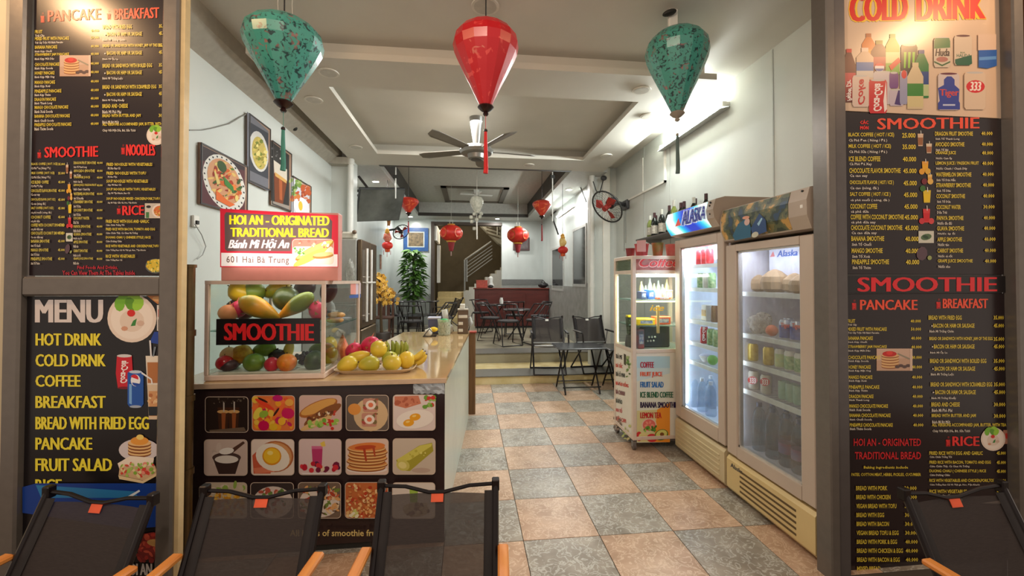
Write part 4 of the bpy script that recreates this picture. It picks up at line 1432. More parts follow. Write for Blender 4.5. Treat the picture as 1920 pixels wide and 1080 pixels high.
# lightbox sign on top of the case
lb = thing('lightbox_sign', 'lit red, grey and white shop sign box standing on the display case', 'sign', (-1.05, 2.5, z1))
PINKB = mat('pink_box', (222, 150, 138), .5, var=.04)
MB().box((-1.365, 2.455, z1), (-.742, 2.53, 1.842), .003).build('box', PINKB, lb)
P_ = Print((0, 2.455, 0), (0, -1, 0))
P_.poly([(413, 391), (413, 501), (634, 501), (634, 403.5)], (222, 46, 66))
P_.poly([(415, 474), (415, 499), (633, 500), (633, 477)], (255, 250, 246))
P_.poly([(424, 398), (421, 403), (422, 467), (426, 471), (545, 471), (548, 449), (552, 447), (622, 448), (623, 415), (618, 409)], (104, 88, 84))
P_.text('HOI AN - ORIGINATED', 430, 403, 618, 421, (250, 240, 40), .05, 3, dy=2)
P_.text('TRADITIONAL BREAD', 432, 427, 617, 444, (250, 240, 40), .05, 3, dy=1)
P_.text('Bánh Mì Hội An', 428, 448, 543, 470, (252, 250, 250), .03, 3, shear=.35)
P_.text('601 Hai Bà Trung', 425, 480, 542, 496, (120, 96, 88), .01, 3, dy=1, space=1.15)
P_.rrect(548, 448, 626, 496, 7, (238, 226, 206))
P_.rrect(549, 449, 625, 470, 6, (226, 140, 120))
P_.rrect(549, 462, 625, 495, 6, (246, 236, 214))
P_.ell(590, 470, 40, 9, (200, 140, 50), -26, 18)
P_.ell(590, 468, 38, 6.5, (246, 226, 120), -26, 18)
P_.ell(582, 482, 36, 7, (240, 214, 100), -28, 18)
P_.ell(606, 480, 20, 5, (196, 140, 66), -6, 14)
P_.ell(606, 477, 19, 4, (240, 216, 140), -6, 14)
P_.scatter(16, (553, 464, 570, 480), (2, 3.5), [(90, 170, 70), (250, 246, 230), (130, 190, 90)], 31)
P_.scatter(14, (560, 452, 618, 464), (2, 4), [(250, 240, 226), (226, 120, 100), (240, 220, 180)], 32)
P_.build('lit_face', BACKLIT, lb)
lamp('sign_glow', 'AREA', (-1.05, 2.42, 1.68), .4, (1, .75, .7), .5, .3, (math.radians(90), 0, 0))
# warm tube inside the case top keeps the fruit bright
lamp('case_lamp', 'AREA', (-1.1, 2.5, z1 - .03), .4, (1, .93, .82), .5, .08, (0, 0, 0))

# ================================================================ fruit
def fruit_mat(name, a, b, rough=.35, scale=6, c=(.35, .65), bump=0.0):
    return mat(name, a, rough, rgb2=b, scale=scale, contrast=c, bump=bump, rnd=9.0)


MANGO = fruit_mat('ripe_mango_skin', (128, 138, 40), (226, 176, 30), .35, 5)
MANGY = fruit_mat('yellow_mango_skin', (176, 168, 48), (232, 196, 62), .35, 5)
GREENM = fruit_mat('green_mango_skin', (72, 104, 30), (128, 146, 50), .4, 6)
PAPA = fruit_mat('papaya_skin', (112, 124, 30), (232, 150, 36), .4, 4, (.42, .6))
DRAG = fruit_mat('dragon_fruit_skin', (196, 28, 72), (226, 70, 104), .4, 9)
PASS = fruit_mat('dark_fruit_skin', (52, 30, 36), (84, 48, 56), .4, 9)
PEACH = fruit_mat('peach_skin', (214, 130, 84), (232, 176, 120), .55, 6)
APPLE = fruit_mat('red_apple_skin', (170, 18, 30), (214, 50, 48), .2, 6)
ORNG = fruit_mat('orange_peel', (232, 112, 14), (240, 140, 30), .45, 30, bump=.3)
CUST = fruit_mat('custard_fruit_skin', (190, 120, 20), (226, 170, 40), .55, 30, bump=.6)
MELON = fruit_mat('dark_melon_skin', (44, 62, 26), (96, 96, 48), .35, 8)
AVOC = fruit_mat('avocado_skin', (34, 46, 26), (66, 86, 44), .4, 18, bump=.3)
GRAPE = mat('black_grape_skin', (34, 28, 40), .3, var=.2)
BANG = fruit_mat('green_banana_skin', (124, 140, 48), (176, 176, 72), .45, 4)
BANY = fruit_mat('yellow_banana_skin', (206, 168, 44), (236, 206, 80), .45, 4)
STEMM = mat('dry_stem', (80, 60, 36), .8)


def Rot(ax, ay=0.0, az=0.0):
    return Matrix.Rotation(math.radians(az), 3, 'Z') @ Matrix.Rotation(math.radians(ay), 3, 'Y') @ Matrix.Rotation(math.radians(ax), 3, 'X')


def mango_fn(rz):
    return lambda p, d: Vector((p.x * (1 + .18 * d.z), p.y, p.z + .0)) + Vector((.12 * rz * (d.z * d.z), 0, 0))


def pear_fn(rz, k=.45):
    return lambda p, d: Vector((p.x * (1 - k * max(0, d.z)), p.y * (1 - k * max(0, d.z)), p.z * (1 + .25 * max(0, d.z))))


def fruit(name, label, cat, c, r, m, M=None, fn=None, group=None, wob=.05, stem=True):
    g_ = 1.1 if group in (G1, G2) else 1.0
    rx, ry, rz = (q * g_ for q in r)
    if group in (G1, G2):
        e_ = rx * .9
        c = Vector((min(max(c[0], x0 + .016 + e_), x1 - .016 - e_), c[1], c[2]))
    t = MB().ball(c, rx, ry, rz, 16, 11, M, wob, fn).build(name, m, None, 'all', label, cat, group)
    if stem:
        d = Vector((0, 0, 1))
        if M is not None:
            d = M @ d
        f0 = Vector((0, 0, rz))
        if fn:
            f0 = fn(Vector((0, 0, rz)), Vector((0, 0, 1)))
        if M is not None:
            f0 = M @ f0
        p0 = Vector(c) + f0
        MB().cyl(p0 - d * .004, p0 + d * .008, .0035, 6).build('stem', STEMM, t)
    return t


def dragon(label, c, r, group, M=None):
    if group == G1:
        c = Vector((min(max(c[0], x0 + .02 + r), x1 - .03 - r), c[1], c[2]))
    t = MB().ball(c, r * .92, r * .92, r * 1.1, 16, 11, M).build('dragon_fruit', DRAG, None, 'all', label, 'dragon fruit', group)
    b = MB()
    for k in range(12):
        a = k * 2.4
        zz = -0.7 + 1.55 * k / 11
        rr = math.sqrt(max(.05, 1 - zz * zz))
        d = Vector((math.cos(a) * rr, math.sin(a) * rr, zz * 1.15))
        tdir = Vector((math.cos(a) * .5, math.sin(a) * .5, 1)).normalized()
        sd = Vector((-math.sin(a), math.cos(a), 0))
        p = d * r * .9
        pts = [p - sd * r * .22, p + sd * r * .22, p + tdir * r * .5 + Vector((d.x, d.y, 0)) * r * .18]
        if M is not None:
            pts = [M @ v for v in pts]
        pts = [v + Vector(c) for v in pts]
        b.add(pts, [(0, 1, 2)])
    b.build('scales', mat('dragon_scale', (206, 90, 84), .5, rgb2=(150, 160, 80), contrast=(.3, .8)), t)
    return t


G1, G2 = 'fruit on the upper glass shelf', 'fruit on the floor of the case'
zs = ZS + .001
zb = z0 + .0375
def at(u, v, Y, dz=0):
    return W(u, v, Y)


def rest(u, v, Y, floor_z, r):
    """centre of a fruit: seen at (u, v) but never lower than its radius above the shelf"""
    p = W(u, v, Y)
    if floor_z in (zs, zb):
        p.x = W(u, v, min(Y, 2.5)).x if u < 606 else p.x
    p.z = max(p.z, floor_z + r)
    return p


S2 = 2.6 / FPX
# upper shelf, left to right
fruit('mango', 'yellow green mango, leftmost on upper shelf of the case', 'mango', rest(412, 550, 2.62, zs, .1), (.052, .046, .07), MANGO, Rot(0, -62, 10), mango_fn(.07), G1)
fruit('mango', 'round dull green mango high on upper shelf, second from left', 'mango', rest(450, 549, 2.64, zs, .1), (.056, .05, .066), GREENM, Rot(0, 80, 0), None, G1)
fruit('mango', 'golden mango at top of upper shelf, beside dull green mango', 'mango', rest(492, 543, 2.68, zs, .1), (.046, .046, .076), MANGO, Rot(0, 68, 0), mango_fn(.07), G1)
fruit('melon', 'dark green round melon in middle of upper shelf', 'melon', rest(523, 560, 2.6, zs, .07), (.068, .066, .066), MELON, None, None, G1, .04)
fruit('avocado', 'purple black fruit behind the dark melon on upper shelf', 'avocado', rest(536, 540, 2.78, zs, .1), (.052, .052, .06), PASS, Rot(0, 70, 0), None, G1)
fruit('avocado', 'purple black fruit at right end of upper shelf', 'avocado', rest(592, 545, 2.72, zs, .1), (.045, .05, .07), PASS, Rot(0, 10, 0), None, G1)
fruit('papaya', 'orange green papaya lying left of the dark melon, narrow end right', 'papaya', rest(483, 577, 2.5, zs, .045), (.054, .05, .098), PAPA, Rot(0, 118, 8), pear_fn(.1, .45), G1)
fruit('papaya', 'orange papaya leaning right of dark melon, narrow end down', 'papaya', rest(556, 571, 2.52, zs, .045), (.046, .046, .098), PAPA, Rot(0, 236, -6), pear_fn(.1, .42), G1)
fruit('peach', 'pale orange peach at left on upper shelf, under the leftmost mango', 'peach', rest(408, 587, 2.5, zs, .044), (.047, .046, .043), PEACH, None, None, G1)
dragon('pink dragon fruit on left of upper shelf beside the peach', rest(441, 580, 2.53, zs, .05), .05, G1, Rot(0, 40, 0))
dragon('pink dragon fruit at right end of upper shelf by the frame post', rest(592, 583, 2.53, zs, .05), .052, G1, Rot(0, -20, 0))
fruit('pomegranate', 'dark red pomegranate at far left back of upper shelf', 'pomegranate', rest(390, 583, 2.66, zs, .05), (.05, .05, .05), mat('dark_red_skin', (96, 26, 24), .4, var=.2), None, None, G1)
fruit('beetroot', 'dark brown root lying behind peach on upper shelf', 'vegetable', rest(404, 568, 2.62, zs, .05), (.022, .022, .05), PASS, Rot(0, 70, 0), None, G1)
# bottom of the case
zb = z0 + .031
MB().prism([(-1.36, 2.43, zb), (-.83, 2.43, zb), (-.83, 2.95, zb), (-1.36, 2.95, zb)], (0, 0, .006)).build('white_tray', mat('white_plastic', (226, 220, 208), .4), None, label='white flat tray under the fruit inside the case', cat='tray')
zb += .0065
fruit('apple', 'shiny red apple in lower left corner of the case', 'apple', rest(392, 681, 2.48, zb, .034), (.041, .041, .038), APPLE, None, None, G2, .03)
fruit('peach', 'pale orange peach on top of lower left apple pile', 'peach', rest(415, 666, 2.52, zb, .04), (.04, .04, .042), PEACH, None, None, G2)
fruit('passion_fruit', 'knobbly golden fruit between peach and green avocado below', 'fruit', rest(447, 664, 2.54, zb, .04), (.05, .048, .048), CUST, None, None, G2, .1)
fruit('plum', 'very dark plum at bottom under the golden fruit', 'plum', rest(428, 690, 2.48, zb, .03), (.045, .04, .031), PASS, None, None, G2)
fruit('plum', 'very dark plum at bottom beside the lower left apple', 'plum', rest(404, 694, 2.58, zb, .03), (.036, .036, .031), PASS, None, None, G2)
fruit('avocado', 'round green avocado at bottom centre of the case', 'avocado', rest(476, 684, 2.47, zb, .044), (.05, .048, .046), GREENM, None, None, G2)
fruit('mango', 'bright green mango lying above green avocado in the lower case', 'mango', rest(479, 655, 2.6, zb, .05), (.04, .04, .06), fruit_mat('lime_skin', (96, 130, 36), (170, 186, 70), .4, 6), Rot(0, 84, 0), mango_fn(.06), G2)
fruit('plum', 'dark purple fruit behind the pink apple in lower case', 'fruit', rest(506, 668, 2.6, zb, .05), (.046, .046, .036), PASS, None, None, G2)
fruit('starfruit', 'upright yellow green star fruit behind orange', 'star fruit', rest(524, 657, 2.62, zb, .05), (.026, .026, .05), MANGY, Rot(0, 12, 0), None, G2)
fruit('apple', 'small pink red apple left of the big orange', 'apple', rest(510, 683, 2.46, zb, .034), (.036, .036, .036), mat('pink_apple', (206, 44, 66), .3, var=.15, scale=12), None, None, G2, .03)
fruit('orange', 'bright orange at the bottom front of the case', 'orange', rest(538, 682, 2.45, zb, .044), (.047, .046, .045), ORNG, None, None, G2, .02)
fruit('avocado', 'dark green glossy avocado at lower right corner of the case', 'avocado', rest(590, 682, 2.48, zb, .045), (.05, .046, .055), AVOC, Rot(0, 35, 0), None, G2)
fruit('mango', 'dull green mango lying at back right of the lower case', 'mango', rest(585, 656, 2.66, zb, .06), (.042, .042, .07), GREENM, Rot(0, 85, 0), None, G2)
fruit('mango', 'yellow green mango behind right post, upper of the pair', 'mango', rest(618, 648, 2.72, zb, .05), (.04, .05, .052), MANGY, None, None, G2)
fruit('mango', 'orange green mango behind right post, lower of the pair', 'mango', rest(620, 674, 2.66, zb, .045), (.042, .045, .055), MANGO, None, None, G2)
gr = thing('grape_bunch', 'bunch of black grapes lying right of the orange in case', 'grapes', rest(563, 668, 2.55, zb, .05), G2)
for k in range(30):
    a = random.uniform(0, 6.28)
    rr = random.uniform(0, .05)
    z_ = random.uniform(-.045, .035) * (1 - rr / .09)
    c = Vector(gr.location) + Vector((math.cos(a) * rr * 1.1, math.sin(a) * rr * .7, z_))
    MB().ball(c, .0125, n=8, m=6).build('grape', GRAPE, gr, 'all')
fruit('rambutan_cluster', 'upright orange spiky fruit cluster at right side of the case', 'fruit', rest(642, 668, 2.8, zb, .05), (.05, .05, .085), mat('rambutan_orange', (196, 84, 40), .5, rgb2=(226, 140, 80), scale=30, bump=.6), None, pear_fn(.08, .7), None, .1)
# bread in the right end of the upper shelf
bg = 'bread rolls on the upper shelf'
for k, (u, v, lab) in enumerate(((631, 574, 'upper bread roll stacked on shelf at right end of case'), (628, 586, 'lower bread roll lying on paper at right end of case shelf'))):
    c = W(u, v, 2.72)
    t = MB().ball((c.x, c.y, zs + .018 + (.036 if k == 0 else 0.004)), .055, .036, .02, 14, 9).build('bread_roll', mat('bread_crust', (176, 130, 72), .6, rgb2=(214, 172, 110), scale=12), None, 'all', lab, 'bread', bg)
bt = thing('white_sauce_bottle', 'white bottle with dark label behind the right case post', 'bottle', (W(619, 580, 2.86).x, 2.86, zs))
MB().lathe([(.03, 0), (.032, .01), (.032, .09), (.026, .115), (.014, .13), (.014, .145)], (bt.location.x, 2.86, zs), 16).build('body', mat('white_bottle', (206, 210, 214), .3), bt, True)
MB().lathe([(.0325, .03), (.0325, .075)], (bt.location.x, 2.86, zs), 16).build('label_band', mat('dark_label', (70, 84, 110), .5, rgb2=(190, 190, 190), scale=40), bt, True)

# ---- tray of mangoes on the counter
TOP = .916
def tray_obj():
    t = MB()
    cx, cy = -.55, 2.63
    outline = []
    for (sx, sy, a0) in ((1, -1, -90), (1, 1, 0), (-1, 1, 90), (-1, -1, 180)):
        for i in range(5):
            a = math.radians(a0 + 90 * i / 4)
            outline.append((sx * .15 + math.cos(a) * .05, sy * .09 + math.sin(a) * .05))
    lvl = [(0.90, TOP + .001), (1.0, TOP + .001), (1.13, TOP + .022), (1.16, TOP + .022), (1.03, TOP + .006), (.9, TOP + .006)]
    vs, fs = [], []
    n = len(outline)
    for k, z in lvl:
        vs += [(cx + x * k, cy + y * k, z) for x, y in outline]
    for i in range(len(lvl) - 1):
        for j in range(n):
            l = (j + 1) % n
            fs.append((i * n + j, i * n + l, (i + 1) * n + l, (i + 1) * n + j))
    fs.append(tuple(range(n))[::-1])
    fs.append(tuple((len(lvl) - 1) * n + j for j in range(n)))
    t.add(vs, fs)
    return t.build('fruit_tray', mat('cream_tray', (222, 200, 168), .25, var=.05), None, label='cream oblong tray of mangoes at front edge of counter', cat='tray')
tray_obj()
TZ = TOP + .007
G3 = 'mangoes piled on the cream tray'
fruit('mango', 'yellow green mango at front left end of the tray', 'mango', rest(651, 687, 2.53, TZ, .045), (.045, .045, .06), MANGY, Rot(0, 75, 0), mango_fn(.06), G3)
fruit('mango', 'yellow green mango with a seam, second along tray front', 'mango', rest(692, 687, 2.52, TZ, .045), (.046, .045, .062), MANGY, Rot(0, 86, 0), mango_fn(.06), G3)
fruit('mango', 'round mango at front right of tray, third along front', 'mango', rest(735, 685, 2.53, TZ, .046), (.055, .05, .048), MANGY, None, None, G3)
fruit('mango', 'yellow mango at right end of tray, touching the bananas', 'mango', rest(762, 675, 2.6, TZ, .048), (.05, .05, .053), fruit_mat('gold_mango', (214, 176, 40), (240, 206, 70), .35, 5), None, None, G3)
fruit('mango', 'yellow mango on top of the pile in the middle of tray', 'mango', rest(710, 659, 2.64, TZ, .11), (.055, .05, .05), MANGY, Rot(0, 70, 0), None, G3)
fruit('mango', 'greener mango behind third front mango on the tray', 'mango', rest(731, 672, 2.64, TZ, .05), (.05, .045, .045), GREENM if False else fruit_mat('half_green_mango', (136, 150, 50), (196, 190, 70), .35, 5), None, None, G3)
fruit('mango', 'long pale mango lying behind the two front left mangoes', 'mango', rest(668, 672, 2.64, TZ, .04), (.04, .04, .085), MANGY, Rot(0, 72, 0), None, G3)
dragon('pink dragon fruit leaning behind the mango tray, left of the two', rest(663, 657, 2.72, TZ, .05), .05, 'dragon fruit behind the mango tray', Rot(0, 50, 0))
dragon('pink dragon fruit behind top mango of the tray, right of the two', rest(694, 646, 2.76, TZ, .05), .055, 'dragon fruit behind the mango tray', Rot(0, 60, 0))


def bananas(label, u, v, Y, n, m, spread, ln, tilt):
    c = rest(u, v, Y, TZ, .03)
    t = thing('banana_bunch', label, 'bananas', (c.x, c.y, c.z - .06))
    for k in range(n):
        a = (k - (n - 1) / 2) * spread
        pts = []
        rad = []
        for i in range(7):
            s_ = i / 6
            x = (s_ - .5) * ln
            bend = .35 * ln * (1 - (2 * s_ - 1) ** 2) * .5
            pts.append(Vector(c) + Matrix.Rotation(tilt, 3, 'Y') @ Vector((a * .5 + bend * math.cos(a * 9), (-.02 + .02 * (k % 2)) + a * .2, x)))
            rad.append(.017 * (0.28 if i in (0, 6) else .8 if i in (1, 5) else 1))
        MB().tube(pts, rad, 8).build('banana', m, t, 'all')
        MB().ball(pts[-1], .0055, n=6, m=4).build('tip', STEMM, t)
    return t


bananas('bunch of stubby green bananas standing behind mango tray', 742, 654, 2.72, 5, BANG, .055, .10, .1)
bananas('bunch of yellow bananas at the right end of mango tray', 783, 668, 2.68, 3, BANY, .04, .11, 1.0)

# ---- things at the far end of the counter
def c3(u, Y):
    return W(u, 620, Y).x
jar = thing('storage_jar', 'clear plastic jar with green lid insert at counter far end', 'jar', (c3(833, 4.2), 4.2, TOP))
MB().lathe([(.056, .0), (.06, .01), (.064, .13), (.07, .155), (.066, .155), (.058, .012), (0.0, .012)], (jar.location.x, 4.2, TOP), 20).build('body', glass_mat('frosted_jar', (240, 244, 236), opacity=.35, oprgb=(222, 222, 206)), jar, True)
MB().lathe([(.0, .125), (.044, .125), (.048, .135), (.03, .16), (.0, .162)], (jar.location.x, 4.2, TOP), 18).build('lid', mat('green_lid', (60, 170, 96), .4), jar, True)
bx_ = thing('blue_container', 'low blue grey plastic box with pale lid behind the jar', 'container', (c3(818, 4.3), 4.32, TOP))
bx_.location.x -= .02
MB().box((bx_.location.x - .06, 4.27, TOP), (bx_.location.x + .06, 4.37, TOP + .15), .008).build('body', mat('blue_grey_plastic', (88, 92, 122), .4), bx_)
MB().box((bx_.location.x - .066, 4.264, TOP + .15), (bx_.location.x + .066, 4.376, TOP + .172), .006).build('lid', mat('pale_lid', (186, 188, 206), .35), bx_)
tb = thing('sponge_basket', 'wire basket holding white cloth and yellow sponge on counter', 'basket', (c3(806, 4.1), 4.1, TOP))
x_ = tb.location.x
w_b = MB()
for a, b_ in (((-.06, -.04, .004), (0, -.04, .08)), ((0, -.04, .08), (.06, -.04, .004)), ((-.06, .04, .004), (0, .04, .08)), ((0, .04, .08), (.06, .04, .004)), ((-.06, -.04, .004), (.06, -.04, .004)), ((-.06, .04, .004), (.06, .04, .004)),
              ((-.06, -.04, .004), (-.06, .04, .004)), ((.06, -.04, .004), (.06, .04, .004))):
    w_b.cyl((x_ + a[0], 4.1 + a[1], TOP + a[2]), (x_ + b_[0], 4.1 + b_[1], TOP + b_[2]), .004, 6)
w_b.build('wire_frame', mat('black_wire', (36, 28, 24), .5), tb)
MB().ball((x_ - .01, 4.1, TOP + .04), .04, .03, .038, wob=.3).build('cloth', mat('white_cloth', (222, 218, 206), .9, bump=.3), tb, 'all')
MB().ball((x_ + .035, 4.12, TOP + .065), .04, .03, .025, wob=.2).build('sponge', mat('yellow_sponge', (226, 190, 50), .9, bump=.5), tb, 'all')
pw = thing('paper_roll', 'white paper cup roll leaning behind the green lid jar', 'paper roll', (c3(843, 4.36), 4.36, TOP))
MB().cyl((pw.location.x - .015, 4.36, TOP + .0), (pw.location.x - .055, 4.36, TOP + .24), .03, 14).build('roll', mat('white_paper', (226, 224, 214), .7), pw, True)
MB().ball((pw.location.x + .01, 4.34, TOP + .045), .03, .03, .045).build('cup', mat('milk_cup', (206, 204, 196), .5), pw, 'all')
dr = thing('drawer_organiser', 'small brown drawer organiser with white fronts, beside jar', 'organiser', (c3(868, 4.3), 4.32, TOP))
x_ = dr.location.x
MB().box((x_ - .055, 4.27, TOP), (x_ + .055, 4.4, TOP + .24), .004).build('body', mat('brown_case', (104, 84, 66), .5), dr)
for k in range(3):
    MB().box((x_ - .045, 4.262, TOP + .02 + k * .07), (x_ + (.0 if k < 2 else .045), 4.27, TOP + .05 + k * .07), .002).build('drawer', mat('white_drawer', (226, 220, 206), .5), dr)
MB().box((x_ - .055, 4.265, TOP + .24), (x_ + .055, 4.4, TOP + .25)).build('top', mat('organiser_top', (190, 184, 172), .4), dr)
MB().box((x_ - .03, 4.29, TOP + .25), (x_ + .02, 4.36, TOP + .30), .004).build('paper_pad', mat('white_paper', (226, 224, 214), .7), None, label='white paper pad lying on the brown drawer organiser', cat='paper pad')
mc = thing('metal_rack', 'chrome kitchen rack with hanging cloth at counter far right corner', 'rack', (c3(878, 4.4), 4.42, TOP))
x_ = mc.location.x
MB().cyl((x_ - .012, 4.42, TOP), (x_ - .012, 4.42, TOP + .27), .009, 10).build('pole', mat('chrome', (206, 206, 204), .15, metal=.9), mc, True)
MB().ball((x_ + .02, 4.42, TOP + .1), .028, .028, .05, wob=.4).build('cloth', mat('grey_cloth', (186, 186, 180), .9), mc, 'all')
MB().tube([(x_ - .012, 4.42, TOP + .16), (x_ + .03, 4.42, TOP + .165), (x_ + .035, 4.42, TOP + .14)], .005, 8).build('hook', mat('chrome', (206, 206, 204), .15, metal=.9), mc, True)
# ================================================================ silk lanterns
def silk(name, base, spots, tint2, scale=20, rough=.35, lo=.56):
    """satin with a sprigged flower pattern woven in"""
    m = bpy.data.materials.new(name)
    m.use_nodes = True
    nt = m.node_tree
    n = nt.nodes
    bs = n['Principled BSDF']
    bs.inputs['Roughness'].default_value = rough
    bs.inputs['Coat Weight'].default_value = .35
    bs.inputs['Coat Roughness'].default_value = .2
    bs.inputs['Transmission Weight'].default_value = 0.0
    tc = n.new('ShaderNodeTexCoord')
    nz = n.new('ShaderNodeTexNoise'); nz.inputs['Scale'].default_value = scale; nz.inputs['Detail'].default_value = 3; nz.inputs['Distortion'].default_value = 1.2
    nt.links.new(tc.outputs['Object'], nz.inputs['Vector'])
    rp = n.new('ShaderNodeValToRGB'); rp.color_ramp.elements[0].position = lo; rp.color_ramp.elements[1].position = lo + .05
    rp.color_ramp.elements[0].color = (0, 0, 0, 1); rp.color_ramp.elements[1].color = (1, 1, 1, 1)
    nt.links.new(nz.outputs[0], rp.inputs[0])
    n2 = n.new('ShaderNodeTexNoise'); n2.inputs['Scale'].default_value = scale * .45
    nt.links.new(tc.outputs['Object'], n2.inputs['Vector'])
    r2 = n.new('ShaderNodeValToRGB'); r2.color_ramp.elements[0].position = .55; r2.color_ramp.elements[1].position = .66
    r2.color_ramp.elements[0].color = lin(spots); r2.color_ramp.elements[1].color = lin(tint2)
    nt.links.new(n2.outputs[0], r2.inputs[0])
    mx = n.new('ShaderNodeMix'); mx.data_type = 'RGBA'
    nt.links.new(rp.outputs[0], mx.inputs['Factor'])
    mx.inputs['A'].default_value = lin(base)
    nt.links.new(r2.outputs[0], mx.inputs['B'])
    nt.links.new(mx.outputs['Result'], bs.inputs['Base Color'])
    return m


TEAL = silk('teal_silk', (72, 152, 138), (30, 62, 62), (150, 110, 104), 38, .3, .545)
REDS = silk('red_silk', (196, 16, 30), (224, 74, 70), (214, 110, 96), 16, .32, .6)
TURN = mat('turned_dark_wood', (44, 22, 20), .25, var=.3)
CORD = mat('black_cord', (30, 28, 28), .7)


def lantern(name, label, u, vt, vb, Y, R, m, tass, ntop=3.27, wire=False, capm=TURN, group='big silk lanterns under the front ceiling'):
    top = W(u, vt, Y)
    bot = W(u, vb, Y)
    H = top.z - bot.z
    x, y = top.x, top.y
    t = thing(name, label, 'lantern', (x, y, bot.z), group)
    prof = [(t_, r_) for t_, r_ in ((0, .17), (.12, .31), (.25, .46), (.4, .65), (.55, .83), (.66, .95), (.76, 1.0), (.85, .95), (.92, .82), (.97, .66), (1.0, .46))]
    MB().lathe([(r_ * R, bot.z + H * t_) for t_, r_ in prof], (x, y, 0), 16).build('shade', m, t)
    MB().tube([(x + .46 * R * math.cos(a * PI / 8), y + .46 * R * math.sin(a * PI / 8), top.z) for a in range(16)], .006, 6, True).build('top_ring', CORD, t)
    MB().lathe([(.012, bot.z - .055), (.018, bot.z - .045), (.012, bot.z - .035), (.03, bot.z - .025), (.05, bot.z - .005), (.044, bot.z + .004)], (x, y, 0), 16).build('finial', capm, t, True)
    MB().cyl((x, y, top.z - .02), (x, y, ntop), .004, 6).build('cord', CORD, t)
    if wire:
        MB().tube([(x - .03, y, top.z), (x - .035, y, top.z + .1), (x - .03, y, ntop)], .002, 5).tube([(x + .045, y, top.z), (x + .04, y, top.z + .1), (x + .05, y, ntop)], .002, 5).build('wire', mat('pale_wire', (190, 186, 176), .5), t)
    cl, z1 = tass
    zb = bot.z - .055
    MB().cyl((x, y, zb), (x, y, zb - .085), .0016, 5).build('tassel_string', cl, t)
    MB().ball((x, y, zb - .092), .012, n=10, m=6).build('bead', capm, t, 'all')
    MB().tube([(x, y, zb - .098), (x, y, zb - .16), (x + .003, y, z1 + .03), (x, y, z1)], [.009, .011, .014, .015], 8).build('tassel', cl, t, True)
    return t


lantern('silk_lantern', 'left teal flowered silk lantern with black finial and teal tassel', 533, 42, 192, 2.4, .205, TEAL, (mat('teal_tassel', (70, 140, 124), .7), W(536, 320, 2.4).z), wire=True)
lantern('silk_lantern', 'red silk balloon lantern with red tassel in the middle', 911, 51, 200, 2.5, .2, REDS, (mat('red_tassel', (214, 36, 40), .7), W(911, 325, 2.5).z))
lantern('silk_lantern', 'right teal flowered silk lantern in front of the tube light', 1269, 62, 212, 2.65, .208, TEAL, (mat('grey_tassel', (84, 104, 100), .7), W(1269, 325, 2.65).z), capm=mat('pale_finial', (150, 140, 128), .5))
hk = thing('ceiling_hook', 'white plastic clip with black leaf piece on ceiling over right lantern', 'hook', (W(1258, 25, 2.6).x, 2.6, 3.12))
x_, y_ = hk.location.x, 2.6
MB().box((x_ - .01, y_, 3.13), (x_ + .05, y_ + .03, 3.27), .004).build('clip', WHITEP, hk)
MB().ball((x_ - .02, y_ - .02, 3.225), .05, .03, .018, M=Rot(0, -18)).build('leaf', DARKV, hk, 'all')

# ================================================================ wall tube light, right
tu = thing('wall_tube_light', 'blazing long white tube light on right wall behind teal lantern', 'tube light', (2.3, 4.13, 3.03))
MB().box((2.315, 3.5, 3.045), (2.35, 4.76, 3.085), .004).build('batten', WHITEP, tu)
MB().cyl((2.292, 3.53, 3.06), (2.292, 4.73, 3.06), .015, 12).build('tube', mat('tube_white', (240, 255, 250), .3, emit=40), tu, True)
for y in (3.51, 4.75):
    MB().box((2.275, y - .015, 3.04), (2.318, y + .015, 3.085), .003).build('end_cap', WHITEP, tu)
MB().prism([(2.35, 3.5, 3.03), (2.25, 3.5, 3.012), (2.25, 3.5, 3.018), (2.35, 3.5, 3.04)], (0, 1.26, 0)).build('reflector_lip', mat('reflector', (170, 172, 168), .4), tu)
pb = thing('wall_access_panel', 'raised white framed panel on right wall left of the tube light', 'panel', (2.33, 5.5, 2.65))
MB().box((2.336, 4.74, 2.66), (2.35, 6.28, 3.12), .003).build('sheet', WALLM, pb)
pf = MB()
for a, b in (((2.328, 4.72, 2.64), (2.35, 6.29, 2.665)), ((2.328, 4.72, 2.64), (2.35, 4.745, 3.13)), ((2.328, 5.35, 2.64), (2.35, 5.36, 3.12))):
    pf.box(a, b)
pf.build('frame', WHITEP, pb)

# ================================================================ upright drink fridges
FBODY = mat('fridge_body', (172, 157, 142), .4, var=.04, scale=4)
FDOOR = mat('fridge_door_frame', (188, 172, 157), .38, var=.04, scale=4)
FBASE = mat('fridge_base_plastic', (210, 186, 132), .4, var=.06, scale=5)
FBASE1 = mat('fridge_base_plastic_pale', (196, 180, 144), .4, var=.06, scale=5)
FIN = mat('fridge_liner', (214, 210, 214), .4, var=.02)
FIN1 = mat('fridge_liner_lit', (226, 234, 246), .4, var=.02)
SHW = mat('shelf_white', (224, 222, 214), .35)
RUBB = mat('grey_gasket', (96, 88, 84), .6)
DARKS = mat('dark_slot', (92, 72, 40), .7)


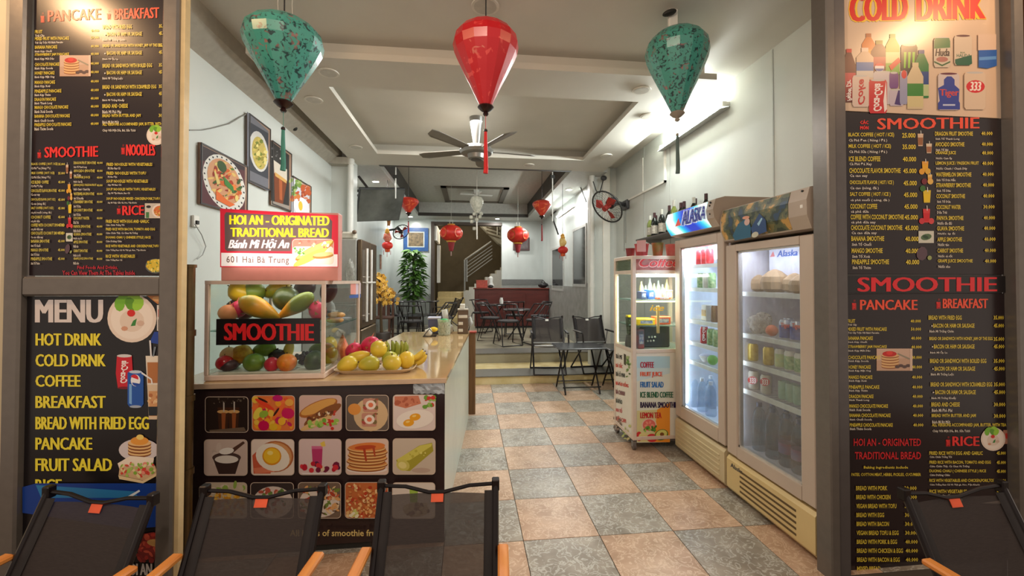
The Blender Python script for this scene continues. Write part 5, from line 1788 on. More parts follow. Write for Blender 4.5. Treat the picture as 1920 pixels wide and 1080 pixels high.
def fridge(label, y0, y1, xb, zt, zh0, door, op, base, hx, headlab, liner, shelf_zs, grille=True, bright=1.0, lamp_c=(.85, .9, 1)):
    """glass door cooler; the door faces the aisle (-x)"""
    t = thing('display_fridge', label, 'fridge', (2.05, (y0 + y1) / 2, 0))
    yA, yB, zA, zB = op
    d0, d1 = door
    xf = 1.77
    xi = xf + .055
    # cabinet: side walls, back, top, floor, each a board round the hollow
    MB().box((xi, y0, .05), (xb, y0 + .045, zt)).build('side_wall', FBODY, t)
    MB().box((xi, y1 - .045, .05), (xb, y1, zt)).build('side_wall', FBODY, t)
    MB().box((xb - .04, y0 + .045, .05), (xb, y1 - .045, zt)).build('back_wall', FBODY, t)
    MB().box((xi, y0 + .045, zB + .05), (xb - .04, y1 - .045, zt)).build('top_block', FBODY, t)
    MB().box((xi, y0 + .045, .05), (xb - .04, y1 - .045, zA - .03)).build('bottom_block', FBODY, t)
    li = MB()
    li.box((xi, y0 + .045, zA - .03), (xb - .04, y0 + .052, zB + .05)).box((xi, y1 - .052, zA - .03), (xb - .04, y1 - .045, zB + .05))
    li.box((xb - .047, y0 + .052, zA - .03), (xb - .04, y1 - .052, zB + .05)).box((xi, y0 + .052, zA - .03), (xb - .047, y1 - .052, zA - .024)).box((xi, y0 + .052, zB + .044), (xb - .047, y1 - .052, zB + .05))
    li.build('liner', liner, t)
    # door: frame of four bars, gasket, pane
    dr_ = MB()
    dr_.box((xf, y0 + .004, d0), (xf + .045, yA, d1), .005).box((xf, yB, d0), (xf + .045, y1 - .004, d1), .005).box((xf, yA, d0), (xf + .045, yB, zA)).box((xf, yA, zB), (xf + .045, yB, d1))
    do = dr_.build('door', FDOOR, t)
    MB().box((xf + .02, yA, zA), (xf + .026, yB, zB)).build('pane', glass_mat('fridge_glass_%d' % int(y0 * 10), (242, 248, 250), opacity=.04 if bright > 1 else .13, oprgb=(190, 180, 170)), do)
    g = MB()
    g.box((xf + .012, yA, zA), (xf + .04, yA + .012, zB)).box((xf + .012, yB - .012, zA), (xf + .04, yB, zB)).box((xf + .012, yA, zA), (xf + .04, yB, zA + .012)).box((xf + .012, yA, zB - .012), (xf + .04, yB, zB))
    g.build('inner_frame', mat('aluminium_inner', (200, 196, 190), .3, metal=.4), do)
    MB().box((xf + .045, y0 + .01, d0 + .01), (xi, y1 - .01, zA - .032)).box((xf + .045, y0 + .01, zB + .052), (xi, y1 - .01, d1 - .01)).build('gasket', RUBB, do)
    # base with louvres
    b0, b1, bm = base
    bs_ = MB().prism([(xf + .012, 0, b0), (xf - .004, 0, b0 + .02), (xf - .004, 0, b1 - .02), (xf + .012, 0, b1), (xi + .06, 0, b1), (xi + .06, 0, b0)], (0, y1 - y0 - .01, 0))
    bs_.v = [(a, b + y0 + .005, c) for a, b, c in bs_.v]
    bo = bs_.build('base_panel', bm, t)
    n = 5
    for k in range(n):
        z = b0 + (b1 - b0) * (.2 + .56 * k / (n - 1))
        if grille:
            MB().box((xf - .0055, y0 + .13, z - .0075), (xf + .004, y1 - .14, z + .0075), .002).build('louvre_slot', DARKS, bo)
        else:
            MB().box((xf - .011, y0 + .06, z - .006), (xf + .004, y1 - .03, z + .006), .003).build('louvre_rib', bm, bo)
    for y in (y0 + .06, y1 - .06):
        MB().cyl((xi + .05, y, 0), (xi + .05, y, .055), .022, 10).build('foot', RUBB, t)
        MB().cyl((xb - .08, y, 0), (xb - .08, y, .055), .022, 10).build('foot', RUBB, t)
    sh = []
    for z in shelf_zs:
        m_ = MB()
        m_.box((xi + .03, y0 + .056, z - .03), (xi + .042, y1 - .056, z))
        for k in range(14):
            yy = y0 + .07 + (y1 - y0 - .14) * k / 13
            m_.box((xi + .042, yy - .0018, z - .005), (xb - .06, yy + .0018, z))
        sh.append(m_.build('shelf', SHW, t))
    # inside light: a strip along the left jamb and one under the roof
    em = mat('fridge_strip_%d' % int(bright * 10), (226, 236, 255), .3, emit=7 * bright)
    MB().box((xi + .004, y1 - .07, zA + .02), (xi + .016, y1 - .053, zB)).build('light_strip', em, t)
    MB().box((xi + .004, y0 + .06, zB + .025), (xi + .03, y1 - .06, zB + .04)).build('light_strip', em, t)
    lamp('fridge_light', 'AREA', (xi + .06, (y0 + y1) / 2, zB + .03), 3.2 * bright, lamp_c, .08, y1 - y0 - .2, (0, math.radians(20), 0))
    return t, xi


# --- the front fridge: camouflage header, dim inside
fz = [WX(1450, v, 1.855).z for v in (549, 635, 692, 750)]
f2, xi = fridge('cream glass door fridge nearest the street, with dim white inside and camouflage header', 1.958, 2.70, 2.33, 1.71, 1.72, (.285, 1.70), (2.055, 2.59, .36, 1.655),
                (.035, .265, FBASE), 1.74, '', FIN, fz, True, .42, (.9, .88, 1))
HB = MB().prism([(1.80, 0, 1.722), (1.762, 0, 1.73), (1.735, 0, 1.80), (1.733, 0, 1.88), (1.752, 0, 1.945), (1.80, 0, 1.955), (2.30, 0, 1.955), (2.30, 0, 1.722)], (0, .74, 0))
HB.v = [(a, b + 1.96, c) for a, b, c in HB.v]
hd = HB.build('header_box', FBODY, f2)
HP = MB().prism([(1.758, 0, 1.738), (1.7325, 0, 1.80), (1.7305, 0, 1.88), (1.748, 0, 1.94), (1.76, 0, 1.94), (1.76, 0, 1.738)], (0, .6, 0))
HP.v = [(a, b + 2.085, c) for a, b, c in HP.v]
def camo():
    m = bpy.data.materials.new('camouflage_print')
    m.use_nodes = True
    nt = m.node_tree
    n = nt.nodes
    tc = n.new('ShaderNodeTexCoord')
    nz = n.new('ShaderNodeTexNoise'); nz.inputs['Scale'].default_value = 10; nz.inputs['Detail'].default_value = 5; nz.inputs['Distortion'].default_value = .3
    nt.links.new(tc.outputs['Object'], nz.inputs['Vector'])
    rp = n.new('ShaderNodeValToRGB')
    rp.color_ramp.interpolation = 'CONSTANT'
    e = rp.color_ramp.elements
    e[0].position = 0; e[0].color = lin((36, 62, 88))
    e[1].position = .38; e[1].color = lin((48, 60, 48))
    for ps, c in ((.46, (86, 92, 64)), (.53, (116, 108, 68)), (.58, (190, 148, 80)), (.66, (214, 168, 96))):
        k = e.new(ps); k.color = lin(c)
    nt.links.new(nz.outputs[0], rp.inputs[0])
    bs = n['Principled BSDF']
    nt.links.new(rp.outputs[0], bs.inputs['Base Color'])
    bs.inputs['Roughness'].default_value = .35
    return m
HP.build('header_print', camo(), hd, label='camouflage blue, green and orange print')
P_ = Print((1.73, 0, 0), (-1, 0, 0))
P_.poly([(1374, 442), (1384, 420), (1402, 408), (1408, 426), (1408, 445), (1378, 451)], (34, 92, 122))
P_.poly([(1408, 428), (1424, 400), (1436, 412), (1438, 434), (1412, 444)], (34, 66, 116))
P_.poly([(1420, 420), (1428, 408), (1430, 410), (1423, 424)], (150, 190, 210))
P_.ell(1401, 416, 5, 7, (206, 170, 160), 20, 12)
P_.ell(1399, 408, 7, 3, (214, 150, 120), -10, 12)
P_.ell(1416, 440, 7, 5, (190, 190, 170), -30, 12)
P_.build('header_picture', PRINT, hd)
MB().cyl((1.75, 1.99, 1.80), (1.742, 1.99, 1.80), .008, 10).build('knob', DARKV, hd)
MB().box((1.733, 1.985, 1.838), (1.745, 2.005, 1.858), .002).build('switch', SHW, hd)
MB().cyl((1.75, 2.0, 1.93), (1.742, 2.0, 1.93), .006, 10).build('knob', DARKV, hd)
fb_ = MB().box((2.02, 2.13, 1.45), (2.28, 2.62, 1.695), .02).build('fan_box', mat('white_fan_box', (222, 224, 236), .35), f2)
P_ = Print((2.02, 0, 0), (-1, 0, 0))
P_.poly([(1444, 482), (1450, 471), (1453, 481)], (232, 130, 130))
P_.text('Alaska', 1457, 470, 1496, 482, (24, 96, 190), .03, 2, dy=-3, shear=.2)
P_.build('lettering', PRINT, fb_)
P_ = Print((1.766, 0, 0), (-1, 0, 0))
P_.text('Alaska', 1370, 867, 1393, 875, (60, 62, 64), .03, 2, dy=15)
P_.build('lettering', PRINT, f2)

# --- contents of the front fridge
def shelf_item(u, v, X):
    return WX(u, v, X)


COCO = mat('coconut_husk', (150, 120, 88), .8, rgb2=(190, 160, 122), scale=14, bump=.4, stretch=(1, 1, .4), rnd=9)
z = fz[0]
for k, (u, X, r, lab) in enumerate(((1418, 1.98, .07, 'trimmed young coconut at left on the top shelf of front fridge'), (1453, 1.96, .083, 'largest trimmed young coconut in middle of fridge top shelf'), (1490, 2.0, .068, 'trimmed young coconut behind, right of the largest in fridge'),
                                   (1502, 1.90, .062, 'trimmed young coconut cut by the right door edge of fridge'))):
    c = WX(u, 520, X)
    t = thing('young_coconut', lab, 'coconut', (c.x, c.y, z), 'coconuts in the front fridge')
    MB().lathe([(r * .55, z + .001), (r * .95, z + r * .25), (r, z + r * .8), (r * .9, z + r * 1.2), (r * .45, z + r * 1.62), (r * .12, z + r * 1.78)], (c.x, c.y, 0), 10).build('husk', COCO, t)
    MB().lathe([(r * .42, z + r * 1.58), (r * .1, z + r * 1.8)], (c.x, c.y, 0), 8).build('top_cut', mat('coconut_top', (214, 190, 180), .7), t)


def can(u, X, z, r, h, body, band, label, group, text=None, bandz=(.2, .8), tc=(240, 236, 230), Y=None):
    c = WX(u, 540, X)
    y = c.y if Y is None else Y
    t = thing('drink_can', label, 'can', (X, y, z), group)
    MB().lathe([(r * .82, z + .001), (r, z + .008), (r, z + h * .88), (r * .8, z + h * .97), (r * .8, z + h)], (X, y, 0), 16).build('can_body', body, t, True)
    MB().lathe([(r * .78, z + h), (r * .3, z + h + .001)], (X, y, 0), 14).build('lid', mat('can_lid', (190, 190, 190), .25, metal=.8), t)
    if band:
        MB().lathe([(r * 1.012, z + h * bandz[0]), (r * 1.012, z + h * bandz[1])], (X, y, 0), 16).build('printed_band', band, t, True)
    return t


GOLD = mat('gold_can', (196, 160, 60), .3, metal=.4, rgb2=(226, 196, 90), scale=40)
BLUEC = mat('blue_can', (40, 56, 130), .3, metal=.2, rgb2=(70, 90, 170), scale=40)
SILV = mat('silver_can', (190, 194, 200), .3, metal=.4)
WHC = mat('white_can', (214, 206, 190), .35)
REDC = mat('red_can', (196, 30, 40), .3, rgb2=(222, 70, 70), scale=50, contrast=(.4, .8))
GRNC = mat('green_can', (80, 140, 80), .35, rgb2=(190, 206, 150), scale=45)
YELC = mat('pale_yellow_can', (206, 200, 140), .35, rgb2=(180, 200, 150), scale=40)
z = fz[1]
bagp = WX(1425, 600, 1.95)
bgt = thing('plastic_bag', 'crinkled clear plastic bag of food with orange fruit on fridge shelf', 'bag', (bagp.x, bagp.y, z))
MB().ball((bagp.x, bagp.y, z + .07), .06, .075, .075, wob=.6).build('bag', glass_mat('crinkled_bag', (240, 236, 226), opacity=.32, oprgb=(226, 214, 196), rough=.15), bgt, 'all')
c_ = WX(1447, 617, 1.93)
MB().ball((c_.x, c_.y, z + .036), .036, wob=.1).build('orange_fruit', mat('salmon_fruit', (214, 116, 76), .5, var=.2), bgt, 'all')
G = 'blue beer cans in the front fridge'
for k, (u, X) in enumerate(((1472, 1.92), (1493, 1.92), (1478, 2.02))):
    t = can(u, X, z, .033, .118, SILV, BLUEC, ['left blue and silver beer can under coconuts in front fridge', 'right blue and silver beer can at the door edge of front fridge', 'blue silver beer can standing behind the front pair in fridge'][k], G, bandz=(.08, .72))
P_ = Print((1.885, 0, 0), (-1, 0, 0))
P_.text('Tiger', 1464, 605, 1482, 616, (222, 90, 70), .03, 2, dy=1)
P_.build('lettering', PRINT, [o for o in bpy.data.objects if o.get('label', '').startswith('left blue and silver')][0])
P_ = Print((1.885, 0, 0), (-1, 0, 0))
P_.text('Tiger', 1485, 606, 1502, 618, (222, 90, 70), .03, 2, dy=1)
P_.build('lettering', PRINT, [o for o in bpy.data.objects if o.get('label', '').startswith('right blue and silver')][0])
z = fz[2]
for k, (u, X, m, lab) in enumerate(((1411, 1.92, GOLD, 'gold can with dark lid at left end of third shelf'), (1440, 1.92, GOLD, 'second gold can on third shelf, right of the first'), (1426, 2.02, PASS, 'dark can standing behind the two gold cans'))):
    can(u, X, z, .032, .115, m, None, lab, 'cans on the third fridge shelf')
for k, (u, X, m, lab) in enumerate(((1462, 1.92, YELC, 'slim yellow and blue can next to second gold can'), (1480, 1.92, GRNC, 'pale green slim can on third shelf, left of the edge one'), (1499, 1.92, GRNC, 'pale green slim can on third shelf touching door edge'))):
    can(u, X, z, .03, .12, WHC, m, lab, 'cans on the third fridge shelf', bandz=(.1, .75))
z = fz[3]
for k, (u, X, lab) in enumerate(((1412, 1.92, 'left white beer can with red oval on fourth shelf'), (1435, 1.92, 'right white beer can with red 333 oval on fourth shelf'), (1401, 2.02, 'white can standing behind the left red oval can'))):
    t = can(u, X, z, .033, .12, WHC, None, lab, 'white beer cans with red ovals')
    if k < 2:
        P_ = Print((1.885, 0, 0), (-1, 0, 0))
        P_.ell(u - .5, 713 + (k * 3), 9.5, 7.5, (196, 34, 40), 8, 16)
        P_.text('333', u - 6.5, 708 + k * 3, u + 5.5, 718 + k * 3, (236, 226, 216), .03, 2, dy=1)
        P_.build('oval_print', PRINT, t)
GB = mat('green_bottle', (150, 190, 160), .1, rgb2=(190, 214, 190), scale=20, alpha=.75)


def bottle(name, label, c, prof, m, group=None, capm=None, capz=None, band=None, bm=None, n=14, cat='bottle', capr=None):
    t = thing(name, label, cat, c, group)
    x, y, z = c
    MB().lathe([(r, z + h) for r, h in prof], (x, y, 0), n).build('glass' if cat == 'wine bottle' else 'body', m, t, True)
    if capm:
        MB().lathe([(capr or prof[-1][0] * 1.12, z + capz[0]), (capr or prof[-1][0] * 1.12, z + capz[1])], (x, y, 0), n).build('cap', capm, t, True)
    if band:
        rr = max(r for r, h in prof)
        MB().lathe([(rr * 1.012, z + band[0]), (rr * 1.012, z + band[1])], (x, y, 0), n).build('label_band', bm, t, True)
    return t


for k, u in enumerate((1470, 1484, 1498)):
    c = WX(u, 740, 1.94)
    bottle('green_bottle', ['left of three pale green glass tumblers on fourth shelf', 'middle of three pale green glass tumblers on fourth shelf', 'right of three pale green glass tumblers on fourth shelf'][k],
           (1.94, c.y, z), [(.028, .001), (.032, .02), (.032, .1), (.03, .11)], GB, 'green tumblers in the front fridge', cat='tumbler')
WATB = glass_mat('water_bottle_plastic', (226, 236, 240), opacity=.16, oprgb=(120, 136, 146), rough=.08)
wprof = [(.036, .001), (.042, .01), (.042, .06), (.039, .07), (.042, .08), (.042, .12), (.039, .13), (.042, .14), (.042, .18), (.03, .22), (.014, .245), (.014, .262)]
BLC = mat('blue_cap', (70, 96, 130), .4)
REDL = mat('red_blue_label', (150, 60, 70), .4, rgb2=(90, 120, 170), scale=9)
n_ = 0
for X in (1.92, 2.02):
    for k, u in enumerate((1424, 1449, 1475, 1499)):
        n_ += 1
        c = WX(u, 800, X)
        bottle('water_bottle', 'clear ribbed water bottle on the floor of front fridge, %s in %s row' % (['first from left', 'second from left', 'third from left', 'fourth from left'][k], 'front' if X < 2 else 'rear'),
               (X, c.y, .338), [(a * 1.05, b * 1.15) for a, b in wprof], WATB, 'water bottles in the front fridge', BLC, (.285, .312), (.08, .14) if k in (2, 3) else None, REDL, capr=.017)

# --- the rear fridge: lit blue wave header, bright inside
fz1 = [WX(1319, v, 1.855).z for v in (495, 540, 603, 646, 684)]
TL = WX(1271.5, 458, 1.77)
f1, xi = fridge('taller brightly lit glass door fridge beside the coffee cart, blue lit header', 2.718, 3.415, 2.33, 1.82, 1.86, (.31, 1.80), (2.80, 3.325, .405, 1.735),
                (.035, .285, FBASE1), 1.68, '', FIN1, fz1, False, 1.5, (.8, .9, 1))
HB = MB().prism([(1.80, 0, 1.83), (1.74, 0, 1.84), (1.70, 0, 1.90), (1.69, 0, 1.96), (1.71, 0, 2.03), (1.78, 0, 2.05), (2.32, 0, 2.05), (2.32, 0, 1.83)], (0, .70, 0))
HB.v = [(a, b + 2.715, c) for a, b, c in HB.v]
hd = HB.build('header_box', FBODY, f1)
HPv = [(1.735, 0, 1.845), (1.697, 0, 1.90), (1.686, 0, 1.96), (1.706, 0, 2.025), (1.73, 0, 2.025), (1.75, 0, 1.845)]
HP = MB().prism(HPv, (0, .60, 0))
HP.v = [(a, b + 2.805, c) for a, b, c in HP.v]
def wave():
    m = bpy.data.materials.new('blue_wave_lit_print')
    m.use_nodes = True
    nt = m.node_tree
    n = nt.nodes
    tc = n.new('ShaderNodeTexCoord')
    mp = n.new('ShaderNodeMapping')
    mp.inputs['Rotation'].default_value = (math.radians(38), 0, 0)
    nt.links.new(tc.outputs['Object'], mp.inputs['Vector'])
    wv = n.new('ShaderNodeTexWave'); wv.bands_direction = 'Y'; wv.inputs['Scale'].default_value = .8; wv.inputs['Distortion'].default_value = 3.0; wv.inputs['Detail'].default_value = 1; wv.inputs['Phase Offset'].default_value = 1.2
    nt.links.new(mp.outputs[0], wv.inputs['Vector'])
    rp = n.new('ShaderNodeValToRGB')
    e = rp.color_ramp.elements
    e[0].position = .1; e[0].color = lin((36, 60, 190))
    e[1].position = .95; e[1].color = lin((236, 252, 250))
    for ps, c in ((.35, (30, 130, 226)), (.6, (40, 190, 230)), (.8, (120, 226, 226))):
        k = e.new(ps); k.color = lin(c)
    nt.links.new(wv.outputs[0], rp.inputs[0])
    bs = n['Principled BSDF']
    nt.links.new(rp.outputs[0], bs.inputs['Base Color'])
    nt.links.new(rp.outputs[0], bs.inputs['Emission Color'])
    bs.inputs['Emission Strength'].default_value = .5
    return m
HP.build('lit_panel', wave(), hd, label='lit panel of blue and white waves')
P_ = Print((1.684, 0, 0), (-1, 0, 0))
P_.poly([(1266, 425), (1272, 409), (1277, 422)], (226, 70, 60))
P_.text('ALASKA', 1278, 397, 1323, 423, (24, 34, 130), .045, 3, dy=-12, shear=.3, outline=((236, 246, 250), .09))
P_.build('lettering', BACKLIT, hd)
for y, z_ in ((2.76, 1.93), (2.765, 1.99), (2.755, 2.01)):
    MB().cyl((1.70, y, z_), (1.692, y, z_), .007, 10).build('knob', DARKV, hd)
P_ = Print((2.0, 0, 0), (-1, 0, 0))
fbx = MB().box((2.0, 2.85, 1.62), (2.28, 3.3, 1.76), .015).build('fan_box', mat('white_fan_box', (222, 224, 236), .35), f1)
P_.text('ALASKA', 1294, 461, 1314, 469, (30, 30, 40), .03, 2)
P_.poly([(1289, 469), (1291, 462), (1293, 469)], (222, 70, 60))
P_.build('lettering', PRINT, fbx)
G = 'red cans on the top shelf of the bright fridge'
for k, u in enumerate((1312, 1322, 1331)):
    can(u, 1.90, fz1[0], .031, .12, REDC, None, ['leftmost red can on the top shelf of bright fridge', 'middle red can on the top shelf of bright fridge', 'right red can on the top shelf of bright fridge'][k], G)
for k, (u, m, lab) in enumerate(((1314, GRNC, 'green carton bottle left on second shelf of bright fridge'), (1325, WHC, 'white carton middle on second shelf of bright fridge'), (1335, GRNC, 'green can right on second shelf of bright fridge'))):
    can(u, 1.90, fz1[1], .03, .12, m, None, lab, 'drinks on the second shelf of the bright fridge')
c_ = WX(1326, 580, 1.92)
t = thing('juice_box', 'pale juice carton on third shelf of the bright fridge', 'carton', (1.92, c_.y, fz1[2]))
MB().box((1.89, c_.y - .035, fz1[2] + .001), (1.95, c_.y + .035, fz1[2] + .13), .004).build('carton', WHC, t)
MB().box((1.888, c_.y - .03, fz1[2] + .04), (1.892, c_.y + .03, fz1[2] + .09)).build('label_patch', mat('amber_patch', (190, 150, 70), .4, var=.3, scale=60), t)
can(1340, 1.92, fz1[2], .03, .13, mat('brown_bottle', (110, 70, 40), .2), None, 'brown bottle partly behind right frame on third shelf', None)
t = can(1320, 1.90, fz1[3], .032, .135, REDC, None, 'tall red cola can on fourth shelf of bright fridge', None)
P_ = Print((1.866, 0, 0), (-1, 0, 0))
vs, fs_ = text_mesh('Coca-Cola', .03, 2, .25)
P_.mb.color((240, 236, 232))
P_.mb.add([P_.pt(1317 + 6 * b + .5 * a, 639 - 26 * a) for a, b in vs], fs_)
P_.build('lettering', PRINT, t)
for k, u in enumerate((1333, 1344)):
    can(u, 1.90, fz1[3], .032, .13, GRNC, None, ['left green can beside tall red cola can', 'right green can by the frame beside red cola can'][k], 'green cans on the fourth shelf')
c_ = WX(1336, 675, 1.92)
t = MB().ball((1.92, c_.y, fz1[4] + .04), .04, wob=.05).build('green_apple', mat('bright_green_skin', (120, 190, 70), .4, var=.15), None, 'all', 'bright green fruit on fifth shelf of bright fridge', 'fruit')
c_ = WX(1322, 680, 1.94)
t = thing('food_bowl', 'white bowl with lid beside the green fruit in bright fridge', 'bowl', (1.95, c_.y, fz1[4]))
MB().lathe([(.03, fz1[4] + .001), (.055, fz1[4] + .045), (.05, fz1[4] + .05)], (1.95, c_.y, 0), 16).build('bowl', SHW, t, True)
MB().ball((1.95, c_.y, fz1[4] + .05), .05, .05, .015).build('cover', mat('pale_lid', (186, 188, 206), .35), t, 'all')
for X in (1.92, 2.04):
    for k, u in enumerate((1301, 1317, 1333)):
        c = WX(u, 760, X)
        bottle('water_bottle', 'clear water bottle on the floor of bright fridge, %s of the %s row' % (['left', 'middle', 'right'][k], 'front' if X < 2 else 'rear'),
               (X, c.y, .383), wprof, glass_mat('clear_bottle', (236, 244, 250), opacity=.12, oprgb=(190, 206, 226)), 'water bottles in the bright fridge', mat('white_cap', (214, 220, 230), .4), (.245, .272), capr=.016)

# ================================================================ coffee cart
CX0, CX1, CY0, CY1 = 1.40, 1.98, 3.44, 3.90
cc = thing('coffee_cart', 'glazed white coffee cart on castors with printed drink list, left of bright fridge', 'cart', ((CX0 + CX1) / 2, (CY0 + CY1) / 2, 0))
CF = mat('cart_frame', (222, 204, 188), .35, metal=.15, var=.04)
CWH = mat('cart_panel', (226, 220, 206), .4, var=.02)
for x in (CX0, CX1 - .035):
    for y in (CY0, CY1 - .035):
        MB().box((x, y, .09), (x + .035, y + .035, 1.67), .003).build('post', CF, cc)
for z in (.09, .835, 1.52, 1.645):
    for a_, b_ in (((CX0 + .035, CY0, z), (CX1 - .035, CY0 + .03, z + .03)), ((CX0, CY0 + .035, z), (CX0 + .03, CY1 - .035, z + .03)), ((CX0 + .035, CY1 - .03, z), (CX1 - .035, CY1, z + .03)), ((CX1 - .03, CY0 + .035, z), (CX1, CY1 - .035, z + .03))):
        MB().box(a_, b_, .002).build('rail', CF, cc)
MB().box((CX0 + .01, CY0 + .01, .07), (CX1 - .01, CY1 - .01, .09)).build('under_tray', RUBB, cc)
sp = MB().box((CX0 + .006, CY0 + .035, .12), (CX0 + .02, CY1 - .035, .835)).build('side_panel', CWH, cc)
fp = MB().box((CX0 + .035, CY0 + .006, .12), (CX1 - .035, CY0 + .02, .835)).build('front_panel', CWH, cc)
MB().box((CX0 + .035, CY1 - .02, .12), (CX1 - .035, CY1 - .006, .835)).box((CX1 - .02, CY0 + .035, .12), (CX1 - .006, CY1 - .035, .835)).build('rear_panel', CWH, cc)
MB().box((CX0 + .02, CY0 + .02, .84), (CX1 - .02, CY1 - .02, .862)).build('worktop', mat('cart_worktop', (200, 196, 186), .3), cc)
MB().box((CX0 + .005, CY0 + .005, 1.66), (CX1 - .005, CY1 - .005, 1.675)).build('roof', CF, cc)
MB().box((CX0 + .012, CY0 + .035, .865), (CX0 + .016, CY1 - .035, 1.52)).build('side_glass', GLASS, cc)
MB().box((CX0 + .035, CY0 + .012, .865), (CX1 - .035, CY0 + .016, 1.52)).build('front_glass', GLASS, cc)
MB().box((CX0 + .012, CY0 + .035, 1.55), (CX0 + .016, CY1 - .035, 1.645)).build('top_side_glass', glass_mat('smoky_glass', (170, 180, 168), opacity=.25, oprgb=(150, 160, 140)), cc)
rs = MB().box((CX0 + .035, CY0 + .008, 1.55), (CX1 - .035, CY0 + .02, 1.645)).build('coffee_sign', mat('maroon_panel', (150, 60, 60), .35, rgb2=(190, 130, 120), scale=14), cc, label='maroon sign panel reading Coffee')
P_ = Print((0, CY0 + .008, 0), (0, -1, 0))
P_.text('Coffee', 1199, 484, 1274, 500, (222, 60, 60), .03, 3, shear=.3, outline=((236, 200, 190), .07))
P_.build('lettering', PRINT, rs)
gs = glass_mat('shelf_glass', (205, 226, 218))
for z in (1.285, 1.06):
    MB().box((CX0 + .02, CY0 + .03, z), (CX1 - .04, CY1 - .03, z + .008)).build('glass_shelf', gs, cc)
emw = mat('cart_tube', (250, 255, 240), .3, emit=9)
MB().cyl((CX0 + .05, CY0 + .06, 1.505), (CX1 - .06, CY0 + .06, 1.505), .014, 10).build('light_tube', emw, cc, True)
MB().box((CX0 + .04, CY0 + .03, 1.27), (CX1 - .04, CY0 + .045, 1.284)).build('light_tube', mat('warm_strip', (255, 236, 150), .3, emit=2.2), cc)
MB().box((CX0 + .02, CY1 - .05, .87), (CX0 + .03, CY1 - .036, 1.5)).build('light_tube', mat('warm_jamb', (250, 250, 206), .3, emit=1.6), cc)
lamp('cart_light', 'AREA', ((CX0 + CX1) / 2, CY0 + .1, 1.49), 5, (1, 1, .92), .4, .05)
lamp('cart_light', 'AREA', ((CX0 + CX1) / 2, CY0 + .1, 1.265), 2, (1, .92, .7), .4, .05)
MB().box((CX1 - .05 - .3, CY0 + .02, 1.0), (CX1 - .325, CY0 + .035, 1.24), .003).build('wooden_stay', mat('pale_wood', (206, 176, 116), .5, var=.15, scale=8, stretch=(4, 4, .5)), cc)
P_ = Print((0, CY0 + .012, 0), (0, -1, 0))
P_.text('ice', 1218, 572, 1245, 583, (240, 190, 40), .03, 2, shear=.3)
P_.build('lettering', PRINT, cc)
for x in (CX0 + .02, CX1 - .02):
    for y in (CY0 + .03, CY1 - .03):
        w_ = MB().cyl((x - .012, y, .032), (x + .012, y, .032), .031, 14).build('castor', RUBB, cc, True)
        MB().box((x - .018, y - .014, .03), (x + .018, y + .014, .075), .003).build('fork', mat('zinc', (150, 150, 148), .4, metal=.6), w_)
P_ = Print((0, CY0 + .006, 0), (0, -1, 0))
P_.poly([(1194, 668), (1194, 830), (1256, 829), (1256, 668)], (222, 222, 206))
P_.poly([(1194, 668), (1194, 690), (1256, 690), (1256, 668)], (176, 206, 214))
P_.poly([(1194, 690), (1194, 715), (1256, 700), (1256, 690)], (200, 216, 214))
P_.poly([(1232, 768), (1256, 755), (1256, 829), (1226, 829)], (236, 150, 50))
P_.poly([(1194, 770), (1232, 768), (1226, 829), (1194, 829)], (214, 206, 150))
P_.ell(1217, 797, 14, 13, (226, 196, 180), n=18)
P_.ell(1217, 797, 12, 11, (226, 110, 100), n=18)
for k in range(6):
    P_.ell(1217 + 6 * math.cos(k), 797 + 5.5 * math.sin(k), 3.2, 2, (236, 150, 130), 57 * k, 8)
P_.scatter(20, (1208, 799, 1230, 808), (2, 4), [(96, 150, 50), (150, 190, 80), (70, 120, 40)], 41)
P_.ell(1198, 818, 6, 9, (206, 50, 50))
P_.ell(1206, 819, 9, 8, (222, 206, 140))
P_.ell(1222, 821, 10, 8, (206, 50, 56))
P_.ell(1240, 815, 13, 10, (70, 110, 50), -20)
P_.ell(1240, 814, 11, 8, (214, 214, 120), -20)
P_.ell(1241, 814, 4, 3.5, (130, 80, 40))
P_.build('fruit_print', PRINT, fp, 'printed fruit and blue sky')
P_ = Print((0, CY0 + .005, 0), (0, -1, 0), off=.003, sep=True)
for s_, x1, y, c in (('COFFEE', 1226, 684, (176, 20, 50)), ('FRUIT JUICE', 1242, 702.5, (226, 96, 66)), ('FRUIT SALAD', 1244, 721, (40, 110, 180)), ('ICE BLEND COFFEE', 1262, 740, (30, 96, 66)),
                     ('BANANA SMOOTHIE', 1270, 759, (40, 26, 70)), ('LEMON TEA', 1240, 778.5, (196, 30, 40))):
    P_.text(s_, 1200, y - 5.5, x1, y + 5.5, c, .035, 2)
P_.build('list_line', PRINT, fp)
P_ = Print((CX0 + .006, 0, 0), (-1, 0, 0), sep=True)
for k, (s_, c) in enumerate((('TRÀ ME', (60, 56, 56)), ('TRÀ TẮC', (206, 80, 70)), ('TRÀ Ô MAI', (60, 66, 66)), ('TRÀ ĐÀO HỒNG', (206, 70, 60)), ('TRÀ CHANH', (120, 60, 66)), ('TRÀ ĐÀO', (60, 76, 66)), ('SINH TỐ', (196, 80, 80)), ('NƯỚC CAM', (196, 70, 60)))):
    y = 666 + 16.6 * k
    P_.text(s_, 1152.5, y - 5, [1167, 1168, 1172, 1179, 1172, 1167, 1167, 1174][k], y + 5, c, .03, 2, dy=[3, 3, 4, 6, 5, 4, 4, 6][k])
P_.poly([(1170, 663), (1174, 665), (1174, 685), (1170, 683)], (60, 54, 40))
P_.scatter(16, (1174, 668, 1182, 706), (1.5, 3.5), [(96, 140, 60), (60, 96, 50), (150, 170, 110)], 42)
P_.scatter(20, (1153, 784, 1166, 806), (1.5, 3.5), [(90, 66, 56), (130, 100, 80), (190, 160, 130)], 43)
